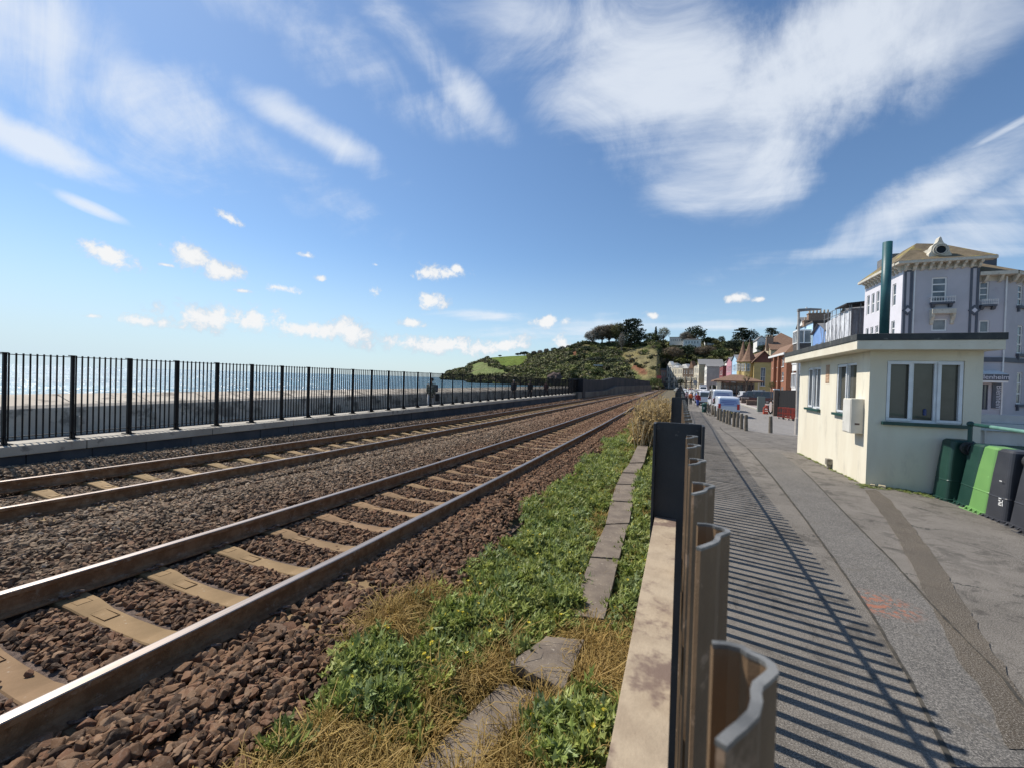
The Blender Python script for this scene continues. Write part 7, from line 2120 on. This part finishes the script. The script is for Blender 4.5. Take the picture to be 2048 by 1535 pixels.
mb.build('coil', M_tyre, o); mb = MB(); mb.tube([(.45 + .34 * math.cos(a * .42), -.06, .6 + .5 * math.sin(a * .42)) for a in range(9)], .03, 6); mb.build('white_pipe', W_trim, o)
mb = MB(); mb.box(-.2, .2, -.1, .25, 0, .28); mb.box(-.22, .22, -.12, .2, .34, .46); mb.box(-.2, .2, -.1, .2, .56, .68); mb.box(-.05, .15, -.08, .18, .69, .9); mb.build('orange_cover', M_orange, o)
for (px, yb, w_, h_, lab) in ((1490, 806.5, 1.0, .8, 'low dark brick wall beside the camper van'), (1507, 811, 1.7, .62, 'low brown brick planter wall by the kerb'), (1470, 801, 1.6, .7, 'short red and white wall end across the road')):
    g_ = gpt(px, yb); boxthing('low_wall', lab, 'wall', [('brickwork', W_dbrick if px > 1480 else W_ppink, (-w_ / 2, w_ / 2, 0, .5, 0, h_)), ('coping', W_chim if px > 1500 else W_mauve, (-w_ / 2 - .05, w_ / 2 + .05, -.05, .55, h_ + .001, h_ + .1))], (g_.x, g_.y, g_.z + .1))

# ================================================================== people
def person(loc, rz, label, H=1.7, coat=(.03, .03, .04), trousers=(.05, .05, .07), hair=(.05, .04, .03), skin=(.45, .28, .2), stride=.18, hat=None, bag=None, vest=None, coatlen=.46, arm_out=0.0, coat2=None, group=None):
    root = empty('person', loc, rz); tag(root, label, 'person', group); s_ = H / 1.75
    me = bpy.data.meshes.new('body'); bm = bmesh.new(); sl = bm.verts.layers.skin.verify()
    V = {}
    def v(n, p, r):
        b = bm.verts.new(Vector(p) * s_); b[sl].radius = (r[0] * s_, r[1] * s_) if isinstance(r, tuple) else (r * s_, r * s_); V[n] = b; return b
    v('pelvis', (0, 0, .93), (.15, .11)); v('waist', (0, 0, 1.10), (.135, .10)); v('chest', (0, .0, 1.32), (.165, .115)); v('neckb', (0, .0, 1.45), (.07, .065)); v('neck', (0, .01, 1.51), (.052, .052)); v('jaw', (0, .02, 1.575), (.062, .072)); v('head', (0, .015, 1.655), (.077, .092)); v('crown', (0, .005, 1.72), (.055, .065))
    E = [('pelvis', 'waist'), ('waist', 'chest'), ('chest', 'neckb'), ('neckb', 'neck'), ('neck', 'jaw'), ('jaw', 'head'), ('head', 'crown')]
    for side_, q in (('l', -1), ('r', 1)):
        f = stride * q
        v('hip' + side_, (.09 * q, 0, .88), .095); v('knee' + side_, (.10 * q, f * .55 + .03, .49), .062); v('ankle' + side_, (.10 * q, f - .02, .09), .042); v('toe' + side_, (.11 * q, f + .14, .035), (.038, .03))
        v('sh' + side_, (.185 * q, 0, 1.40), .062); v('el' + side_, ((.235 + arm_out) * q, -f * .4, 1.13), .044); v('wr' + side_, ((.225 + arm_out) * q, -f * .9 + .07, .90), .028); v('palm' + side_, (.22 * q, -f * .95 + .09, .82), (.02, .036))
        E += [('pelvis', 'hip' + side_), ('hip' + side_, 'knee' + side_), ('knee' + side_, 'ankle' + side_), ('ankle' + side_, 'toe' + side_), ('chest', 'sh' + side_), ('sh' + side_, 'el' + side_), ('el' + side_, 'wr' + side_), ('wr' + side_, 'palm' + side_)]
        for k in range(5):
            o_ = (k - 2) * .02; L_ = (.05, .075, .082, .075, .06)[k]
            v('f%d%s' % (k, side_), (.215 * q, -f * .95 + .09 + o_ * 1.2, .78 if k else .81), .009); v('g%d%s' % (k, side_), (.205 * q, -f * .95 + .10 + o_ * 1.5, .78 - L_), .007)
            E += [('palm' + side_, 'f%d%s' % (k, side_)), ('f%d%s' % (k, side_), 'g%d%s' % (k, side_))]
    v('nose', (0, .115, 1.63), .014); E.append(('head', 'nose'))
    for a, b in E: bm.edges.new((V[a], V[b]))
    V['pelvis'][sl].use_root = True
    bm.to_mesh(me); bm.free(); me.materials.append(mat('skin %s' % (skin,), skin, None, 1, .6))
    b_ = bpy.data.objects.new('body', me); C.objects.link(b_); b_.parent = root
    m1 = b_.modifiers.new('skin', 'SKIN'); m1.use_smooth_shade = True; m2_ = b_.modifiers.new('sub', 'SUBSURF'); m2_.levels = 1; m2_.render_levels = 1
    def loft(nm, rings, mm, n=14):
        mb = MB()
        for (c, rx, ry_) in rings: mb.v += [((c[0] + rx * math.cos(2 * math.pi * j / n)) * s_, (c[1] + ry_ * math.sin(2 * math.pi * j / n)) * s_, c[2] * s_) for j in range(n)]
        for i in range(len(rings) - 1):
            for j in range(n): mb.f.append((i * n + j, i * n + (j + 1) % n, (i + 1) * n + (j + 1) % n, (i + 1) * n + j))
        mb.f.append(tuple(reversed(range(n)))); mb.f.append(tuple((len(rings) - 1) * n + j for j in range(n)))
        return mb.build(nm, mm, root, smooth_=True)
    cm_ = mat('coat %s' % (coat,), coat, coat2, 9, .85); tm_ = mat('trousers %s' % (trousers,), trousers, None, 1, .9)
    co_ = loft('coat', [((0, 0, .93 - (coatlen - .40)), .20, .15), ((0, 0, 1.05), .175, .13), ((0, 0, 1.28), .20, .14), ((0, 0, 1.40), .195, .125), ((0, 0, 1.47), .09, .085)], cm_)
    for side_, q in (('l', -1), ('r', 1)):
        f = stride * q; mb = MB(); mb.tube([Vector(p_) * s_ for p_ in ((.17 * q, 0, 1.42), (.195 * q, 0, 1.39), ((.24 + arm_out) * q, -f * .4, 1.13), ((.23 + arm_out) * q, -f * .9 + .065, .90))], [.07 * s_, .078 * s_, .06 * s_, .045 * s_], 10); mb.build('sleeve', cm_, co_, smooth_=True)
        mb = MB(); mb.tube([Vector(p_) * s_ for p_ in ((.06 * q, 0, .96), (.09 * q, 0, .86), (.10 * q, f * .55 + .03, .49), (.10 * q, f - .02, .10))], [.105 * s_, .11 * s_, .078 * s_, .065 * s_], 10); mb.build('trouser_leg', tm_, root, smooth_=True)
        mb = MB(); mb.tube([Vector(p_) * s_ for p_ in ((.10 * q, f - .06, .045), (.11 * q, f + .08, .05), (.11 * q, f + .17, .035))], [.05 * s_, .052 * s_, .035 * s_], 8); mb.build('shoe', M_bump, root, smooth_=True)
    loft('hair', [((0, -.01, 1.60), .084, .085), ((0, -.012, 1.68), .09, .10), ((0, -.01, 1.735), .07, .08), ((0, -.01, 1.765), .03, .035)], mat('hair %s' % (hair,), hair, None, 1, .8))
    if hat: loft('hat', [((0, 0, 1.69), .17, .17), ((0, 0, 1.70), .165, .165), ((0, 0, 1.705), .10, .11), ((0, 0, 1.78), .09, .10), ((0, 0, 1.80), .05, .055)], mat('hat %s' % (hat,), hat, None, 1, .9))
    if vest: loft('vest', [((0, 0, 1.0), .19, .145), ((0, 0, 1.28), .208, .148), ((0, 0, 1.42), .20, .13)], mat('vest %s' % (vest,), vest, None, 1, .7))
    if bag:
        for (nm, c, sz, cl) in bag:
            mb = MB(); x, y, z = [q * s_ for q in c]; a, b, c2 = [q * s_ for q in sz]; mb.box(x - a, x + a, y - b, y + b, z - c2, z + c2); o = mb.build(nm, mat('%s %s' % (nm, cl), cl, None, 1, .8), root, bevel=.04)
    return root


pz = -.083
P_ = atX(862, 800, -12.0); person((-12.0, P_.y, pz), R(200), 'person in a wide dark hat and patterned coat walking behind the railings', 1.68, coat=(.10, .11, .07), coat2=(.45, .42, .34), trousers=(.62, .63, .64), hat=(.03, .025, .02), coatlen=.62, bag=[('rucksack', (-.16, -.22, 1.22), (.14, .12, .2), (.03, .03, .10)), ('shopping_bag', (-.36, .0, .72), (.08, .17, .2), (.02, .02, .02))])
P_ = atX(1027, 790, -12.4); person((-12.4, P_.y, pz), R(170), 'person in a dark padded jacket with grey hair, left one of the pair', 1.74, coat=(.015, .018, .03), trousers=(.20, .18, .16), hair=(.5, .5, .5), arm_out=.05)
P_ = atX(1045, 790, -12.0); person((-12.0, P_.y + 2, pz), R(185), 'person in a black hooded coat, right one of the pair on the promenade', 1.72, coat=(.012, .013, .018), trousers=(.03, .03, .035), hair=(.2, .17, .15), coatlen=.60)
P_ = atX(1092, 785, -12.2); person((-12.2, P_.y, pz), R(180), 'distant person in a maroon jacket far along the promenade', 1.7, coat=(.10, .03, .035), trousers=(.03, .03, .04))
g_ = gpt(1381, 808); person(g_, R(5), 'person in an orange work vest walking up the path', 1.78, coat=(.35, .08, .05), vest=(.62, .16, .04), trousers=(.02, .03, .03), hair=(.5, .4, .35))
g_ = gpt(1372.5, 801); person(g_, R(10), 'person in a pale pink top beyond the orange vested one', 1.66, coat=(.50, .36, .36), trousers=(.10, .05, .07))
g_ = gpt(1395, 812); person((g_.x, g_.y, g_.z), R(190), 'person in red and blue clothes beside the signed pole', 1.76, coat=(.30, .03, .03), trousers=(.06, .10, .35), bag=[('rucksack', (.0, -.22, 1.22), (.14, .10, .2), (.05, .10, .35))], hair=(.05, .04, .04))
# a bicycle leaning by the bollards
g_ = gpt(1418, 829); bk = empty('bicycle', (g_.x - .1, g_.y - .8, g_.z), R(8)); tag(bk, 'black bicycle leaning at the path edge beside the vans', 'bicycle')
for y in (-.5, .5):
    mb = MB(); mb.tube([(0, y + .33 * math.cos(a * math.pi / 12), .34 + .33 * math.sin(a * math.pi / 12)) for a in range(25)], .018, 5, False); wo_ = mb.build('wheel', M_tyre, bk)
    mb = MB()
    for a in range(10): mb.tube([(0, y, .34), (0, y + .32 * math.cos(a * .628), .34 + .32 * math.sin(a * .628))], .003, 3, False)
    mb.build('spokes', M_rim, wo_)
mb = MB()
for pq in (((0, -.5, .34), (0, -.12, .32)), ((0, -.12, .32), (0, -.22, .85)), ((0, -.22, .82), (0, .36, .84)), ((0, -.12, .32), (0, .38, .74)), ((0, -.5, .34), (0, -.2, .8)), ((0, .5, .34), (0, .36, .92))): mb.tube(pq, .017, 6)
mb.build('frame', M_bump, bk); mb = MB(); mb.box(-.07, .07, -.36, -.12, .9, .95); mb.tube([(0, -.22, .84), (0, -.22, .92)], .015, 6); mb.build('saddle', M_bump, bk); mb = MB(); mb.tube([(-.26, .28, .98), (-.1, .36, .95), (.1, .36, .95), (.26, .28, .98)], .014, 6); mb.build('handlebar', M_bump, bk)
